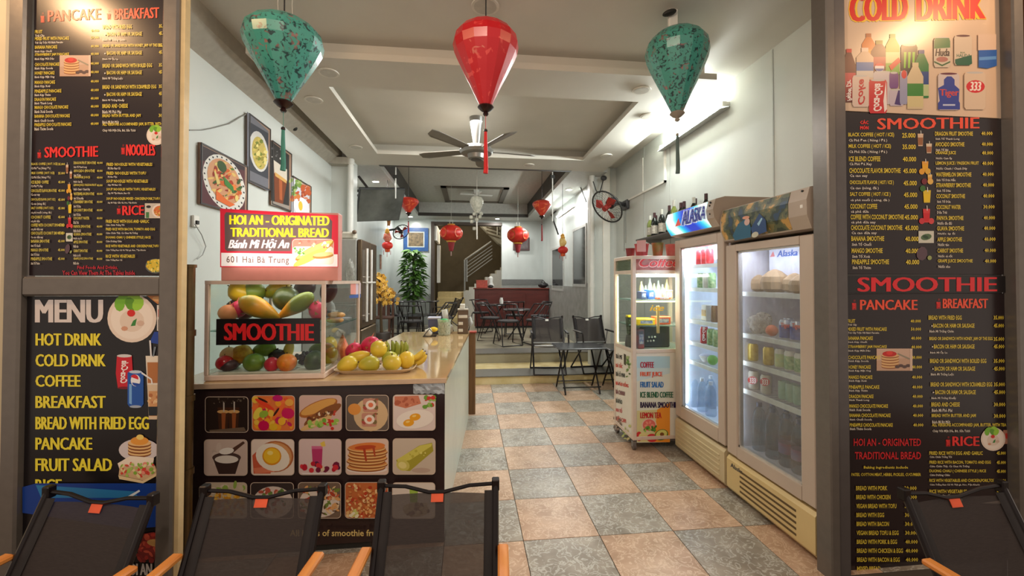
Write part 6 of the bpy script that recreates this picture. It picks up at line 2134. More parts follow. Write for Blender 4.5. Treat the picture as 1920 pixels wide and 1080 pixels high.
P_.scatter(16, (1168, 795, 1182, 828), (1.5, 3.5), [(190, 196, 110), (206, 190, 130), (150, 170, 90)], 44)
P_.build('list_line', PRINT, sp)
# things inside the cart
def packs(label, name, u, v, Y, w_, h_, m, z, d=.1, cat='packet', group=None):
    c = W(u, v, Y)
    t = thing(name, label, cat, (c.x, Y, z), group)
    MB().box((c.x - w_ / 2, Y - d / 2, z + .001), (c.x + w_ / 2, Y + d / 2, z + h_), .004).build('carton', m, t)
    MB().box((c.x - w_ * .35, Y - d / 2 - .001, z + h_ * .25), (c.x + w_ * .35, Y - d / 2, z + h_ * .75)).build('printed_label', mat('packet_label', (206, 206, 206), .5, rgb2=(90, 110, 170), scale=50, rnd=5), t)
    return t
ZA = 1.2935
packs('dark blue milk carton at left of the upper cart shelf', 'milk_carton', 1203, 560, 3.6, .05, .07, mat('navy_pack', (70, 80, 120), .4), ZA)
packs('bright blue carton second on the upper cart shelf', 'milk_carton', 1217, 556, 3.6, .055, .085, mat('blue_pack', (60, 110, 200), .4), ZA)
packs('pale blue carton third on the upper cart shelf', 'milk_carton', 1230, 558, 3.62, .06, .075, mat('pale_blue_pack', (140, 170, 206), .4), ZA)
packs('brown patterned box at right on the upper cart shelf', 'snack_box', 1250, 556, 3.6, .07, .08, mat('brown_pack', (176, 120, 90), .4, rgb2=(222, 190, 160), scale=30), ZA)
packs('flat orange packet in front on the upper cart shelf', 'snack_packet', 1243, 566, 3.53, .12, .02, mat('orange_pack', (226, 90, 50), .4), ZA, .06)
ZB = 1.0685
packs('long yellow box lying on the lower cart shelf', 'noodle_box', 1206, 607, 3.56, .16, .055, mat('yellow_pack', (240, 206, 30), .4), ZB, .14)
packs('orange ribbed tub with cream lid on the lower cart shelf', 'snack_tub', 1239, 607, 3.58, .13, .07, mat('orange_tub', (222, 100, 50), .4, rgb2=(190, 70, 40), scale=40, stretch=(6, 1, .2)), ZB, .12)
ZC = .8625
packs('small stacked red and blue can tower on the cart worktop', 'tin', 1200, 645, 3.52, .055, .17, mat('blue_red_tin', (90, 100, 120), .4, rgb2=(190, 90, 90), scale=10), ZC, .06, 'tin')
mk = thing('coffee_machine', 'dark grey machine with shiny knobs on the cart worktop', 'coffee machine', (1.66, 3.68, ZC))
MB().box((1.52, 3.56, ZC), (1.80, 3.82, ZC + .19), .01).build('body', mat('dark_grey_case', (70, 70, 72), .35), mk)
for k in range(6):
    MB().ball((1.585 + .028 * (k % 3) + .012 * (k // 3), 3.553, ZC + .06 + .035 * (k // 3)), .012, n=8, m=6).build('knob', mat('chrome', (206, 206, 204), .15, metal=.9), mk, 'all')
bl = thing('blender', 'dark blender jug behind the corner post of coffee cart', 'blender', (1.455, 3.62, ZC))
MB().lathe([(.045, ZC), (.05, ZC + .02), (.04, ZC + .1), (.035, ZC + .11)], (1.455, 3.62, 0), 16).build('base', mat('dark_grey_case', (70, 70, 72), .35), bl, True)
MB().lathe([(.032, ZC + .11), (.045, ZC + .26), (.045, ZC + .265)], (1.455, 3.62, 0), 16).build('jug', glass_mat('smoky_glass', (170, 180, 168), opacity=.25), bl, True)
MB().box((1.42, 3.59, ZC + .265), (1.49, 3.65, ZC + .285), .004).build('lid', mat('yellow_pack', (240, 206, 30), .4), bl)
for k in range(7):
    c = W(1204 + 8 * k, 525, 3.8)
    h_ = (.16, .12, .19, .14, .17, .13, .18)[k]
    bottle('syrup_bottle', ['first', 'second', 'third', 'fourth', 'fifth', 'sixth', 'seventh'][k] + ' of the pale syrup bottles at back of upper cart shelf, from left', (c.x, 3.82, ZA), [(.02, .001), (.023, .01), (.023, h_ * .6), (.01, h_ * .85), (.01, h_)],
           mat('pale_syrup_%d' % (k % 3), ((206, 200, 160), (170, 184, 170), (190, 200, 196))[k % 3], .3), 'syrup bottles in the cart')

# --- on the cart roof
ZR = 1.676
def cup(label, u, Y, r, h, m, group='tubs on the cart roof', lidm=None):
    c = W(u, 460, Y)
    t = thing('noodle_tub', label, 'tub', (c.x, Y, ZR), group)
    MB().lathe([(r * .8, ZR), (r, ZR + h * .92), (r * 1.06, ZR + h * .93), (r * 1.06, ZR + h)], (c.x, Y, 0), 20).build('tub', m, t, True)
    MB().lathe([(r * 1.0, ZR + h), (r * .3, ZR + h + .001)], (c.x, Y, 0), 18).build('lid', lidm or mat('foil_lid', (206, 150, 140), .4), t)
    return t
REDP = mat('red_paper_tub', (170, 50, 56), .45, rgb2=(196, 80, 80), scale=20)
t = cup('large red paper tub with pink panel at front left of cart roof', 1203, 3.5, .06, .105, REDP)
P_ = Print((0, 3.435, 0), (0, -1, 0))
P_.poly([(1194, 451), (1194, 472), (1211, 472), (1211, 450)], (222, 170, 164))
P_.build('pink_panel', PRINT, t)
cup('small dark red tub with handle behind the large red tub', 1182, 3.62, .042, .075, mat('dark_red_tub', (130, 44, 48), .45))
cup('green and red jar beside large red tub on cart roof', 1233, 3.5, .05, .115, mat('green_jar', (110, 120, 60), .3, rgb2=(196, 90, 60), scale=12), lidm=mat('green_foil', (130, 140, 90), .3))
cup('pink red tub at right end of cart roof against fridge', 1259, 3.5, .052, .105, mat('pink_red_tub', (190, 80, 76), .45, rgb2=(206, 120, 110), scale=16))

# --- wall shelf with wine bottles
shf = thing('wall_shelf', 'thin dark shelf on right wall holding wine bottles behind the fridges', 'shelf', (2.22, 4.5, 1.955))
MB().box((2.08, 3.55, 1.955), (2.349, 5.0, 1.975), .003).build('board', mat('dark_shelf', (70, 62, 56), .4), shf)
for y in (3.7, 4.85):
    MB().prism([(2.349, y, 1.955), (2.12, y, 1.955), (2.349, y, 1.83)], (0, .015, 0)).build('bracket', mat('zinc', (150, 150, 148), .4, metal=.6), shf)
WG = mat('dark_wine_glass', (20, 24, 20), .12)
WG2 = mat('olive_wine_glass', (110, 120, 60), .15, var=.15)
WL = mat('wine_paper_label', (206, 200, 184), .6, rgb2=(150, 140, 130), scale=50)
WC = mat('wine_capsule', (60, 30, 34), .35)
wp = [(.036, .001), (.039, .006), (.039, .18), (.034, .21), (.016, .245), (.0145, .30), (.016, .305)]
for k, (u, Y, m, big, lab) in enumerate(((1219, 4.93, WG2, .95, 'olive glass wine bottle at the far left end of wall shelf'), (1227, 4.8, WG, 1.0, 'dark wine bottle with white label, second on wall shelf'), (1233, 4.9, WG, .95, 'dark wine bottle half hidden between second and fourth bottles'),
                                        (1241, 4.62, WG, 1.03, 'dark wine bottle with white label, fourth along wall shelf'), (1246, 4.75, WG, .98, 'dark wine bottle peeking behind the fourth bottle'), (1255, 4.45, WG, 1.08, 'dark tall wine bottle, left neighbour of the pale bottle'),
                                        (1264, 4.3, WG2, 1.18, 'pale olive tall bottle beside lit fridge header'), (1277, 4.12, WG, .98, 'dark wine bottle neck directly behind lit fridge header'), (1283, 4.2, WG, 1.08, 'pale topped wine bottle behind header left of middle'),
                                        (1301, 3.9, WG, 1.02, 'red capped wine bottle behind header middle, left one'), (1306, 4.0, WG2, 1.05, 'green wine bottle behind header middle, right one'), (1324, 3.72, WG, 1.02, 'dark wine bottle behind the header right end'))):
    x = W(u, 400, Y).x
    x = min(2.30, max(2.12, x))
    t = bottle('wine_bottle', lab, (x, Y, 1.976), [(r, h * big) for r, h in wp], m, 'wine bottles on the wall shelf', WC if k % 3 else mat('pale_capsule', (190, 190, 180), .3), (.25 * big, .307 * big), (.05 * big, .15 * big), WL, cat='wine bottle', capr=.0165)
# ================================================================ black folding chairs
MESHF = glass_mat('chair_mesh', (255, 255, 255), opacity=0)
def mesh_fabric():
    m = bpy.data.materials.new('black_mesh_fabric')
    m.use_nodes = True
    nt = m.node_tree
    n = nt.nodes
    bs = n['Principled BSDF']
    tc = n.new('ShaderNodeTexCoord')
    nz = n.new('ShaderNodeTexNoise'); nz.inputs['Scale'].default_value = 160
    mp = n.new('ShaderNodeMapping'); mp.inputs['Scale'].default_value = (.3, 1, 2.5)
    nt.links.new(tc.outputs['Object'], mp.inputs['Vector'])
    nt.links.new(mp.outputs[0], nz.inputs['Vector'])
    rp = n.new('ShaderNodeValToRGB')
    rp.color_ramp.elements[0].color = lin((36, 29, 28)); rp.color_ramp.elements[1].color = lin((60, 51, 49))
    nt.links.new(nz.outputs[0], rp.inputs[0])
    nt.links.new(rp.outputs[0], bs.inputs['Base Color'])
    bs.inputs['Roughness'].default_value = .75
    bs.inputs['Alpha'].default_value = .88
    return m
FAB = mesh_fabric()
FABS = mat('black_fabric_hem', (30, 25, 26), .7, var=.15)
BLKM = mat('black_metal_tube', (30, 24, 25), .3, metal=.4, var=.1)
ARMW = mat('orange_wood_arm', (206, 122, 52), .4, rgb2=(226, 150, 76), scale=8, stretch=(6, .6, 6))
ORT = mat('orange_tag', (226, 92, 54), .6)
ARMB = mat('black_arm_pad', (44, 42, 42), .4)
ZINC = mat('zinc', (150, 150, 148), .4, metal=.6)


def make_chair(wood=True):
    t = thing('folding_chair', 'folding chair', 'chair', (0, 0, 0), None)
    hw = .22
    bt, bb = Vector((0, .22, .79)), Vector((0, .045, .40))     # back top, back foot
    sf = Vector((0, -.34, .43))
    def L(a, b, k, x):
        p = a.lerp(b, k)
        return Vector((x, p.y, p.z))
    # back sheet with a slight sag, hemmed along both posts
    b = MB()
    n = 6
    vs, fs = [], []
    for j in range(7):
        k = .09 + .91 * j / 6
        for i in range(n + 1):
            x = -hw + 2 * hw * i / n
            p = L(bt, bb, k, x)
            sag = .018 * (1 - (2 * i / n - 1) ** 2)
            vs.append((x, p.y + sag, p.z))
    for j in range(6):
        for i in range(n):
            q = j * (n + 1) + i
            fs.append((q, q + 1, q + n + 2, q + n + 1))
    b.add(vs, fs)
    b.build('backrest', FAB, t, 'all')
    s = MB()
    vs, fs = [], []
    for j in range(7):
        p = bb.lerp(sf, j / 6)
        dip = -.02 * (1 - (2 * j / 6 - 1) ** 2)
        for i in range(n + 1):
            x = -hw + 2 * hw * i / n
            vs.append((x, p.y, p.z + dip - .015 * (1 - (2 * i / n - 1) ** 2)))
    for j in range(6):
        for i in range(n):
            q = j * (n + 1) + i
            fs.append((q, q + n + 1, q + n + 2, q + 1))
    s.add(vs, fs)
    s.build('seat', FAB, t, 'all')
    for sx in (-1, 1):
        x = sx * (hw - .018)
        a, c = L(bt, bb, .06, x), L(bt, bb, .8, x)
        MB().tube([a, L(bt, bb, .4, x), c], .02, 8, flat=.35).build('hem', FABS, t, True)
    q_ = L(bt, bb, .96, 0)
    for y_, z_ in ((q_.y, q_.z), (sf.y, sf.z)):
        MB().tube([(-hw, y_, z_), (hw, y_, z_)], .012, 8).build('cross_tube', ZINC if not wood else BLKM, t, True)
    # sagging top bar between two square caps
    MB().tube([(-hw, bt.y, bt.z - .004), (-hw * .6, bt.y, bt.z - .008), (-.04, bt.y, bt.z - .032), (.02, bt.y, bt.z - .032), (hw * .55, bt.y, bt.z - .008), (hw, bt.y, bt.z - .002)], .0075, 8).build('top_bar', BLKM, t, True)
    for sx in (-1, 1):
        x = sx * (hw + .006)
        foot = Vector((x, -.26, .012))
        MB().tube([L(bt, bb, -.03, x), L(bt, bb, 1.0, x), foot], .0125, 8).build('back_post', BLKM, t, True)
        MB().box((x - .015, bt.y - .015, bt.z - .028), (x + .015, bt.y + .017, bt.z + .018), .004).build('post_cap', BLKM, t)
        # arm, its upright, and the crossing rear leg
        xa = sx * (hw + .035)
        arm = MB()
        if wood:
            arm.box((xa - .02, -.36, .585), (xa + .02, .13, .607), .006)
        else:
            arm.box((xa - .018, -.26, .585), (xa + .018, .10, .607), .006)
        arm.build('armrest', ARMW if wood else ARMB, t, label='orange varnished wooden armrest' if wood else None)
        MB().tube([(xa, -.30, .585), (xa, -.33, .43), (xa, .24, .012)], .0115, 8).build('leg', BLKM, t, True)
        MB().tube([(xa, .04, .585), (xa - sx * .02, .05, .42)], .010, 8).build('strut', ZINC, t, True)
    MB().tube([(-hw - .006, -.26, .012), (hw + .006, -.26, .012)], .0115, 8).build('floor_bar', BLKM, t, True)
    MB().tube([(-hw - .035, .24, .012), (hw + .035, .24, .012)], .0115, 8).build('floor_bar', BLKM, t, True)
    tg = L(bt, bb, .12, -.005)
    tb_ = MB()
    d = (bb - bt).normalized()
    nrm = Vector((0, -d.z, d.y))
    nrm = Vector((0, d.z, -d.y)) if nrm.y > 0 else nrm
    c0 = tg + Vector((0, .017, 0)) + nrm * .004
    e1, e2 = Vector((.024, 0, 0)), d * .02
    tb_.prism([c0 - e1 - e2, c0 + e1 - e2, c0 + e1 + e2, c0 - e1 + e2], nrm * .002)
    tb_.build('tag', ORT if wood else SHW, t, label='small orange tag' if wood else 'small white tag')
    return t


ch = make_chair(True)
G = 'black folding chairs out on the pavement'
ch['group'] = G
ch['label'] = 'black folding chair with wooden arms in front of counter food squares'
# (x, y, turn): the back tops stand near the shop front
def put_chair(o, u, Y, rz, label=None, first=False, ht=.65):
    top = W(u, 905, Y)
    c = Vector((top.x, Y, -.145))
    off = Matrix.Rotation(rz, 3, 'Z') @ Vector((0, .22, 0))
    loc = c - off
    if first:
        o.location = loc
        o.rotation_euler = (0, 0, rz)
        return o
    return dup(o, loc, rz, label, G)


put_chair(ch, 495, 1.72, math.radians(-5), first=True)
put_chair(ch, 823, 1.69, math.radians(-4), 'black folding chair beside the tiled walkway, third from the left')
put_chair(ch, 188, 1.745, math.radians(-13), 'black folding chair in front of MENU board, at the left edge')
put_chair(ch, 1788, 1.44, math.radians(2), 'black folding chair in front of right pancake menu board')
cb = make_chair(False)
G2 = 'black folding chairs on the step'
cb['group'] = G2
cb['label'] = 'black folding chair on the low step, left of two'
a = WZ(1040, 700, .118)
cb.location = (1.17, 6.04, .118)
cb.rotation_euler = (0, 0, math.radians(-6))
dup(cb, (1.84, 6.06, .118), math.radians(4), 'black folding chair on the low step beside coffee cart, right of two', G2)

# folding X tables by the step
TBK = mat('black_table_top', (40, 40, 42), .25, var=.1)
def xtable(label, cx, cy, w_, d_, z, base, group, rz=0):
    t = thing('folding_table', label, 'table', (0, 0, 0), group)
    MB().box((-w_ / 2, -d_ / 2, z - .022), (w_ / 2, d_ / 2, z), .008).build('tabletop', TBK, t)
    MB().box((-w_ / 2 - .004, -d_ / 2 - .004, z - .018), (w_ / 2 + .004, d_ / 2 + .004, z - .008)).build('rim', mat('table_rim', (90, 90, 92), .3, metal=.5), t)
    for sx in (-1, 1):
        x = sx * (w_ / 2 - .06)
        MB().tube([(x, -d_ / 2 + .05, z - .022), (x, d_ / 2 - .03, .01)], .0115, 8).build('leg', BLKM, t, True)
        MB().tube([(x - sx * .025, d_ / 2 - .05, z - .022), (x - sx * .025, -d_ / 2 + .03, .01)], .0115, 8).build('leg', BLKM, t, True)
    for y, z_ in ((d_ / 2 - .07, .09), (-d_ / 2 + .07, .09)):
        MB().tube([(-w_ / 2 + .06, y, z_), (w_ / 2 - .06, y, z_)], .008, 8).build('stretcher', BLKM, t, True)
    t.location = (cx, cy, base)
    t.rotation_euler = (0, 0, rz)
    return t
xtable('low black folding table with crossed legs before the step chairs', 1.45, 5.4, .62, .5, .60, .0, 'low folding tables on the tiled floor')
xtable('low black folding table partly behind the coffee cart', 2.02, 5.4, .45, .5, .58, .0, 'low folding tables on the tiled floor')

# hoop back chairs and dark tables in the rear room
def hoop_chair():
    t = thing('hoop_chair', 'hoop chair', 'chair', (0, 0, 0))
    MB().lathe([(.0, .43), (.19, .43), (.2, .445), (.19, .465), (0, .468)], (0, 0, 0), 18).build('seat', FABS, t)
    pts = [(.2 * math.cos(a), .2 * math.sin(a) * .7 + .12, .74 + .0) for a in [PI * (-.12 + 1.24 * k / 12) for k in range(13)]]
    MB().tube([(.19, -.12, .5)] + [(x * 1.1, y, z) for x, y, z in pts] + [(-.19, -.12, .5)], .012, 8).build('hoop_back', BLKM, t, True)
    bw = MB()
    for x in (-.1, 0, .1):
        bw.tube([(x * .8, .14, .46), (x, .255, .73)], .006, 6)
    bw.build('back_bars', BLKM, t, True)
    for sx in (-1, 1):
        MB().tube([(sx * .17, -.08, .44), (sx * .2, -.2, .02), (sx * .2, .22, .02), (sx * .17, .1, .44)], .011, 8).build('sled_leg', BLKM, t, True)
    MB().tube([(-.2, -.2, .02), (.2, -.2, .02)], .010, 8).build('floor_bar', BLKM, t, True)
    return t
hc = hoop_chair()
GH = 'hoop back metal chairs in the rear room'
hc['group'] = GH
ZF = .27
spots = [((.72, 7.6), 20, 'hoop back chair right behind left step chair, seat toward desk'), ((1.27, 7.75), -70, 'hoop back chair between the two step chairs, tilted back rail'), ((.98, 8.9), 170, 'hoop back chair at far side of right rear table'),
         ((.42, 8.3), 80, 'hoop back chair left of right rear table, before the red desk'), ((1.5, 8.7), -100, 'hoop back chair right of the rear table near dark window'), ((.28, 9.7), 30, 'hoop back chair furthest back, close to desk front')]
for k, ((x, y), r, lab) in enumerate(spots):
    if k == 0:
        hc.location = (x, y, ZF)
        hc.rotation_euler = (0, 0, math.radians(r))
        hc['label'] = lab
    else:
        dup(hc, (x, y, ZF), math.radians(r), lab, GH)
def pedestal(label, x, y, r, h):
    t = thing('round_table', label, 'table', (x, y, ZF), 'dark tables in the rear room')
    MB().lathe([(r - .01, ZF + h - .025), (r, ZF + h - .012), (r - .01, ZF + h)], (x, y, 0), 24).build('tabletop', TBK, t)
    for k in range(3):
        a = 2.1 * k
        MB().tube([(x + .7 * r * math.cos(a), y + .7 * r * math.sin(a), ZF + h - .025), (x - .65 * r * math.cos(a), y - .65 * r * math.sin(a), ZF + .01)], .012, 8).build('leg', BLKM, t, True)
    return t
pedestal('round dark table in front of desk amid hoop chairs', .98, 8.35, .3, .62)
pedestal('round dark table behind, nearer to desk at right', .55, 9.3, .3, .66)
# left rear: folding tables and chairs
GL = 'dark folding tables at rear left'
xtable('dark folding table under the leafy plant at rear left', -1.2, 9.85, 1.0, .45, .72, ZF, GL)
xtable('dark low folding table at middle of rear left group', -1.12, 8.55, .55, .45, .5, ZF, GL)
for k, (x, y, r, lab) in enumerate(((-1.05, 7.75, 170, 'hoop back chair nearest of the rear left group, beside yellow blossom'), (-.5, 8.45, -80, 'hoop back chair at right end of the low rear left table'),
                                    (-1.5, 9.22, 185, 'hoop back chair before the long table under leafy plant, left one'), (-.9, 9.22, 175, 'hoop back chair before the long table under leafy plant, right one'))):
    dup(hc, (x, y, ZF), math.radians(r), lab, GH)
fc = dup(cb, (-.42, 9.6, ZF), math.radians(-110), 'black folding chair standing close to the stair foot at rear left', G2)
fc['group'] = 'chairs by the stair foot'
bd = thing('brown_high_chair', 'brown wooden slat chair near yellow blossom tree at rear left', 'chair', (-1.72, 8.5, ZF))
x_, y_ = bd.location.x, 8.5
WBR = mat('dark_brown_wood', (84, 54, 42), .45, var=.2, scale=8, stretch=(4, 4, .5))
for sx in (-.18, .18):
    MB().box((x_ + sx - .02, y_ + .17, ZF), (x_ + sx + .02, y_ + .21, ZF + .98)).build('rear_leg', WBR, bd)
    MB().box((x_ + sx - .02, y_ - .21, ZF), (x_ + sx + .02, y_ - .17, ZF + .44)).build('front_leg', WBR, bd)
    MB().box((x_ + sx - .015, y_ - .17, ZF + .2), (x_ + sx + .015, y_ + .17, ZF + .235)).build('stretcher', WBR, bd)
MB().box((x_ - .21, y_ - .22, ZF + .44), (x_ + .21, y_ + .21, ZF + .475), .006).build('seat', WBR, bd)
for k in range(3):
    MB().box((x_ - .12 + .09 * k, y_ + .18, ZF + .48), (x_ - .06 + .09 * k, y_ + .2, ZF + .92)).build('back_slat', WBR, bd)
MB().box((x_ - .2, y_ + .175, ZF + .9), (x_ + .2, y_ + .205, ZF + .98), .005).build('top_rail', WBR, bd)

# ================================================================ ceiling fan
cf = thing('ceiling_fan', 'brushed steel ceiling fan with five grey blades in the tray', 'fan', (.08, 4.6, 2.9))
STL = mat('brushed_steel', (150, 148, 144), .35, metal=.7, var=.08)
fx, fy = .08, 4.6
zc = W(893, 228, fy).z
zh = W(889, 285, fy).z
MB().lathe([(.035, zh + .06), (.055, zh + .22), (.075, 3.24), (.08, 3.27)], (fx, fy, 0), 20).build('downrod_cone', STL, cf, True)
MB().lathe([(.06, zh - .085), (.09, zh - .075), (.1, zh - .03), (.17, zh - .02), (.19, zh + .01), (.16, zh + .05), (.05, zh + .075)], (fx, fy, 0), 26).build('motor_housing', STL, cf, True)
MB().lathe([(.0, zh - .092), (.062, zh - .09), (.066, zh - .08)], (fx, fy, 0), 20).build('cap', mat('dark_cap', (70, 68, 64), .3, metal=.5), cf, True)
BLD = mat('grey_blade', (112, 106, 96), .45, var=.06)
for k in range(5):
    a = math.radians(12 + 72 * k)
    c, s_ = math.cos(a), math.sin(a)
    def bl_(r, w_, z):
        return Vector((fx + c * r - s_ * w_, fy + s_ * r + c * w_, z))
    top = [bl_(.17, -.045, zh + .0), bl_(.62, -.065, zh + .005), bl_(.69, -.03, zh + .008), bl_(.70, .045, zh + .03), bl_(.62, .06, zh + .032), bl_(.17, .045, zh + .022)]
    MB().prism(top, (0, 0, .007)).build('blade', BLD, cf)

# ================================================================ wall fan and pipes, right
wf = thing('wall_fan', 'black wall fan with red blades on right wall near white pipe', 'fan', (2.1, 5.75, 2.45))
c = W(1138, 388, 5.6)
nd = Vector((-.727, -.34, -.587)).normalized()
e1 = nd.cross(Vector((0, 0, 1))).normalized()
e2 = e1.cross(nd).normalized()
def fp_(r, a, o=0.0):
    return c + e1 * (r * math.cos(a)) + e2 * (r * math.sin(a)) + nd * o
R_ = .245
MB().tube([fp_(R_, 2 * PI * k / 28) for k in range(28)], .011, 8, True).build('cage_ring', DARKV, wf, True)
gm = MB()
for k in range(24):
    a = 2 * PI * k / 24
    gm.tube([fp_(.05, a, .06), fp_(.16, a, .055), fp_(R_, a, .0)], .0016, 4)
    gm.tube([fp_(.05, a, -.06), fp_(.16, a, -.055), fp_(R_, a, .0)], .0016, 4)
gm.build('cage_wires', DARKV, wf)
for k in range(3):
    a = 2.1 * k + .5
    bb_ = [fp_(.03, a, .02), fp_(.12, a - .45, .015), fp_(.19, a - .3, .01), fp_(.2, a + .25, -.02), fp_(.12, a + .5, -.025)]
    MB().prism(bb_, nd * .003).build('blade', mat('red_fan_blade', (170, 50, 40), .35, var=.1), wf)
MB().tube([fp_(0, 0, .065), fp_(0, 0, -.05)], .04, 14).build('hub', mat('red_hub', (150, 46, 40), .4), wf, True)
MB().tube([fp_(0, 0, -.06), fp_(0, 0, -.12), fp_(0, 0, -.2)], [.07, .075, .05], 14).build('motor', mat('dark_grey_plastic', (60, 60, 62), .4), wf, True)
mt = WX(1176, 384, 2.34)
MB().tube([fp_(0, 0, -.14), Vector((2.2, 5.85, mt.z)), Vector((2.31, 5.95, mt.z))], .03, 10).build('arm', mat('dark_grey_plastic', (60, 60, 62), .4), wf, True)
MB().box((2.30, 5.86, mt.z - .07), (2.349, 6.06, mt.z + .07), .012).build('wall_mount', mat('dark_grey_plastic', (60, 60, 62), .4), wf)
MB().cyl((2.31, 5.92, mt.z - .06), (2.31, 5.92, 2.02), .003, 5).cyl((2.31, 5.98, mt.z - .06), (2.31, 5.98, 1.9), .003, 5).build('pull_cord', DARKV, wf)
PIPE = mat('white_plastic_pipe', (222, 222, 216), .35, var=.03)
pp = thing('drain_pipe', 'white vertical pipe on right pillar beside wall fan', 'pipe', (1.9, 6.25, .12))
px_ = W(1110, 400, 6.37).x
MB().cyl((px_, 6.37, .115), (px_, 6.37, 3.12), .038, 14).build('pipe', PIPE, pp, True)
for z in (1.35, 2.1, 3.05):
    MB().cyl((px_, 6.37, z), (px_, 6.37, z + .07), .046, 14).build('coupling', PIPE, pp, True)
pp = thing('drain_pipe', 'white vertical pipe at left wing wall behind lit sign', 'pipe', (-1.6, 5.85, 0))
px_ = W(657, 400, 5.84).x
MB().cyl((px_, 5.84, 0), (px_, 5.84, 3.12), .04, 14).build('pipe', PIPE, pp, True)
for z in (1.6, 3.04):
    MB().cyl((px_, 5.84, z), (px_, 5.84, z + .07), .048, 14).build('coupling', PIPE, pp, True)
sock = thing('camera_box', 'dark camera box with looped cable above wall fan on pillar', 'camera', (W(1132, 334, 6.28).x, 6.28, 2.9))
c = W(1132, 334, 6.27)
MB().ball((c.x, c.y, c.z), .05, .045, .04).build('housing', mat('dark_grey_plastic', (60, 60, 62), .4), sock, 'all')
MB().tube([c, W(1128, 350, 6.26), W(1124, 362, 6.24), W(1118, 358, 6.24), W(1112, 340, 6.24)], .008, 6).build('cable', DARKV, sock, True)

# ================================================================ left wall: four food pictures
def canvas(label, name, y0, y1, zA, zB, tilt=0.0):
    t = thing(name, label, 'picture', (XL, (y0 + y1) / 2, zA), 'food pictures on the left wall')
    MB().box((XL + .001, y0, zA), (XL + .022, y1, zB)).build('canvas', mat('canvas_edge', (150, 120, 100), .6), t)
    fr_ = MB()
    for a, b in (((y0, zA), (y1, zA + .012)), ((y0, zB - .012), (y1, zB)), ((y0, zA + .012), (y0 + .012, zB - .012)), ((y1 - .012, zA + .012), (y1, zB - .012))):
        fr_.box((XL + .02, a[0], a[1]), (XL + .026, b[0], b[1]))
    fr_.build('frame', mat('dark_picture_edge', (52, 48, 46), .5), t)
    return t, Print((XL + .022, 0, 0), (1, 0, 0), off=.001)
t, p = canvas('large picture of stir fried vegetables on a plate, leftmost on wall', 'food_picture', 3.09, 3.705, 1.99, 2.42)
def onp(cx, cy, rx, ry, col, n=24, sk=.5):
    p.poly([(cx + rx * math.cos(a), cy + ry * math.sin(a) + sk * rx * math.cos(a)) for a in [2 * PI * k / n for k in range(n)]], col)
p.poly([(375, 271), (375, 381), (459, 397), (459, 313)], (92, 52, 56))
p.poly([(375, 271), (459, 313), (459, 320), (375, 300)], (62, 50, 52))
onp(420, 343, 40, 50, (222, 218, 210))
rr = random.Random(3)
for k in range(26):
    a = 2 * PI * k / 26
    onp(420 + 37 * math.cos(a), 343 + 46 * math.sin(a) + 18 * math.cos(a), 1.6, 1.8, (40, 40, 44), 8)
onp(420, 340, 32, 40, (206, 150, 110))
def inpl(x, y):
    dx = x - 420
    return (dx / 29) ** 2 + ((y - 340 - .45 * dx) / 37) ** 2 < 1
for n_, sz, cols, asp in ((70, (4, 9), [(176, 60, 36), (206, 96, 40), (120, 130, 50), (222, 160, 70), (150, 50, 34), (226, 190, 110)], (.25, .6)), (26, (3, 7), [(90, 120, 50), (64, 90, 44), (226, 200, 120), (232, 130, 60)], (.3, .7))):
    p.scatter(n_, (390, 300, 450, 385), sz, cols, n_, inpl, asp)
p.poly([(404, 356), (426, 376), (440, 384), (430, 388), (404, 374)], (226, 110, 50))
p.poly([(418, 330), (436, 350), (438, 362), (420, 346)], (70, 130, 60))
p.poly([(402, 318), (412, 344), (406, 346), (400, 322)], (222, 196, 120))
onp(415, 312, 9, 10, (60, 84, 44), 12)
p.build('picture_print', MATT, t)
t, p = canvas('tall grey picture of a noodle bowl, second on left wall', 'food_picture', 3.72, 4.10, 2.30, 2.88)
p.poly([(463, 209), (463, 339), (503, 358), (503, 246)], (112, 112, 120))
p.poly([(467, 228), (467, 319), (503, 336), (503, 250)], (62, 64, 72))
onp(485, 284, 18, 37, (206, 204, 200), sk=.55)
onp(486, 287, 14, 30, (190, 170, 90), sk=.55)
p.scatter(60, (473, 260, 499, 318), (2, 4.5), [(206, 186, 90), (226, 210, 130), (150, 140, 60), (120, 130, 50)], 7, lambda x, y: ((x - 486) / 13) ** 2 + ((y - 287 - .5 * (x - 486)) / 28) ** 2 < 1)
p.build('picture_print', MATT, t)
t, p = canvas('narrow dark picture of iced coffee glass, third on left wall', 'food_picture', 4.14, 4.57, 2.18, 2.79)
p.poly([(508, 264), (508, 384), (542, 394), (542, 291)], (50, 48, 46))
p.poly([(513, 302), (515, 378), (530, 384), (538, 340), (538, 318)], (120, 62, 34))
p.poly([(513, 300), (514, 324), (538, 340), (538, 318)], (206, 196, 180))
p.poly([(515, 322), (516, 330), (537, 344), (537, 338)], (206, 160, 90))
p.poly([(523, 335), (524, 374), (529, 376), (529, 340)], (170, 90, 50))
p.poly([(508, 376), (508, 384), (542, 394), (542, 386)], (150, 140, 130))
p.scatter(10, (510, 275, 530, 300), (1, 2.5), [(110, 110, 110), (206, 206, 200), (84, 84, 84)], 9)
p.build('picture_print', MATT, t)
t, p = canvas('picture of fried egg and salad, fourth, partly behind lit sign', 'food_picture', 4.6, 5.12, 2.05, 2.57)
p.poly([(545, 331), (545, 400), (580, 405), (580, 352)], (206, 206, 214))
p.scatter(24, (546, 334, 563, 366), (3, 6), [(120, 150, 70), (160, 180, 110), (90, 120, 60)], 10)
p.scatter(20, (562, 348, 580, 378), (3, 6), [(190, 90, 50), (206, 120, 80), (160, 70, 44)], 11)
onp(565, 388, 15, 18, (226, 226, 232), sk=.3)
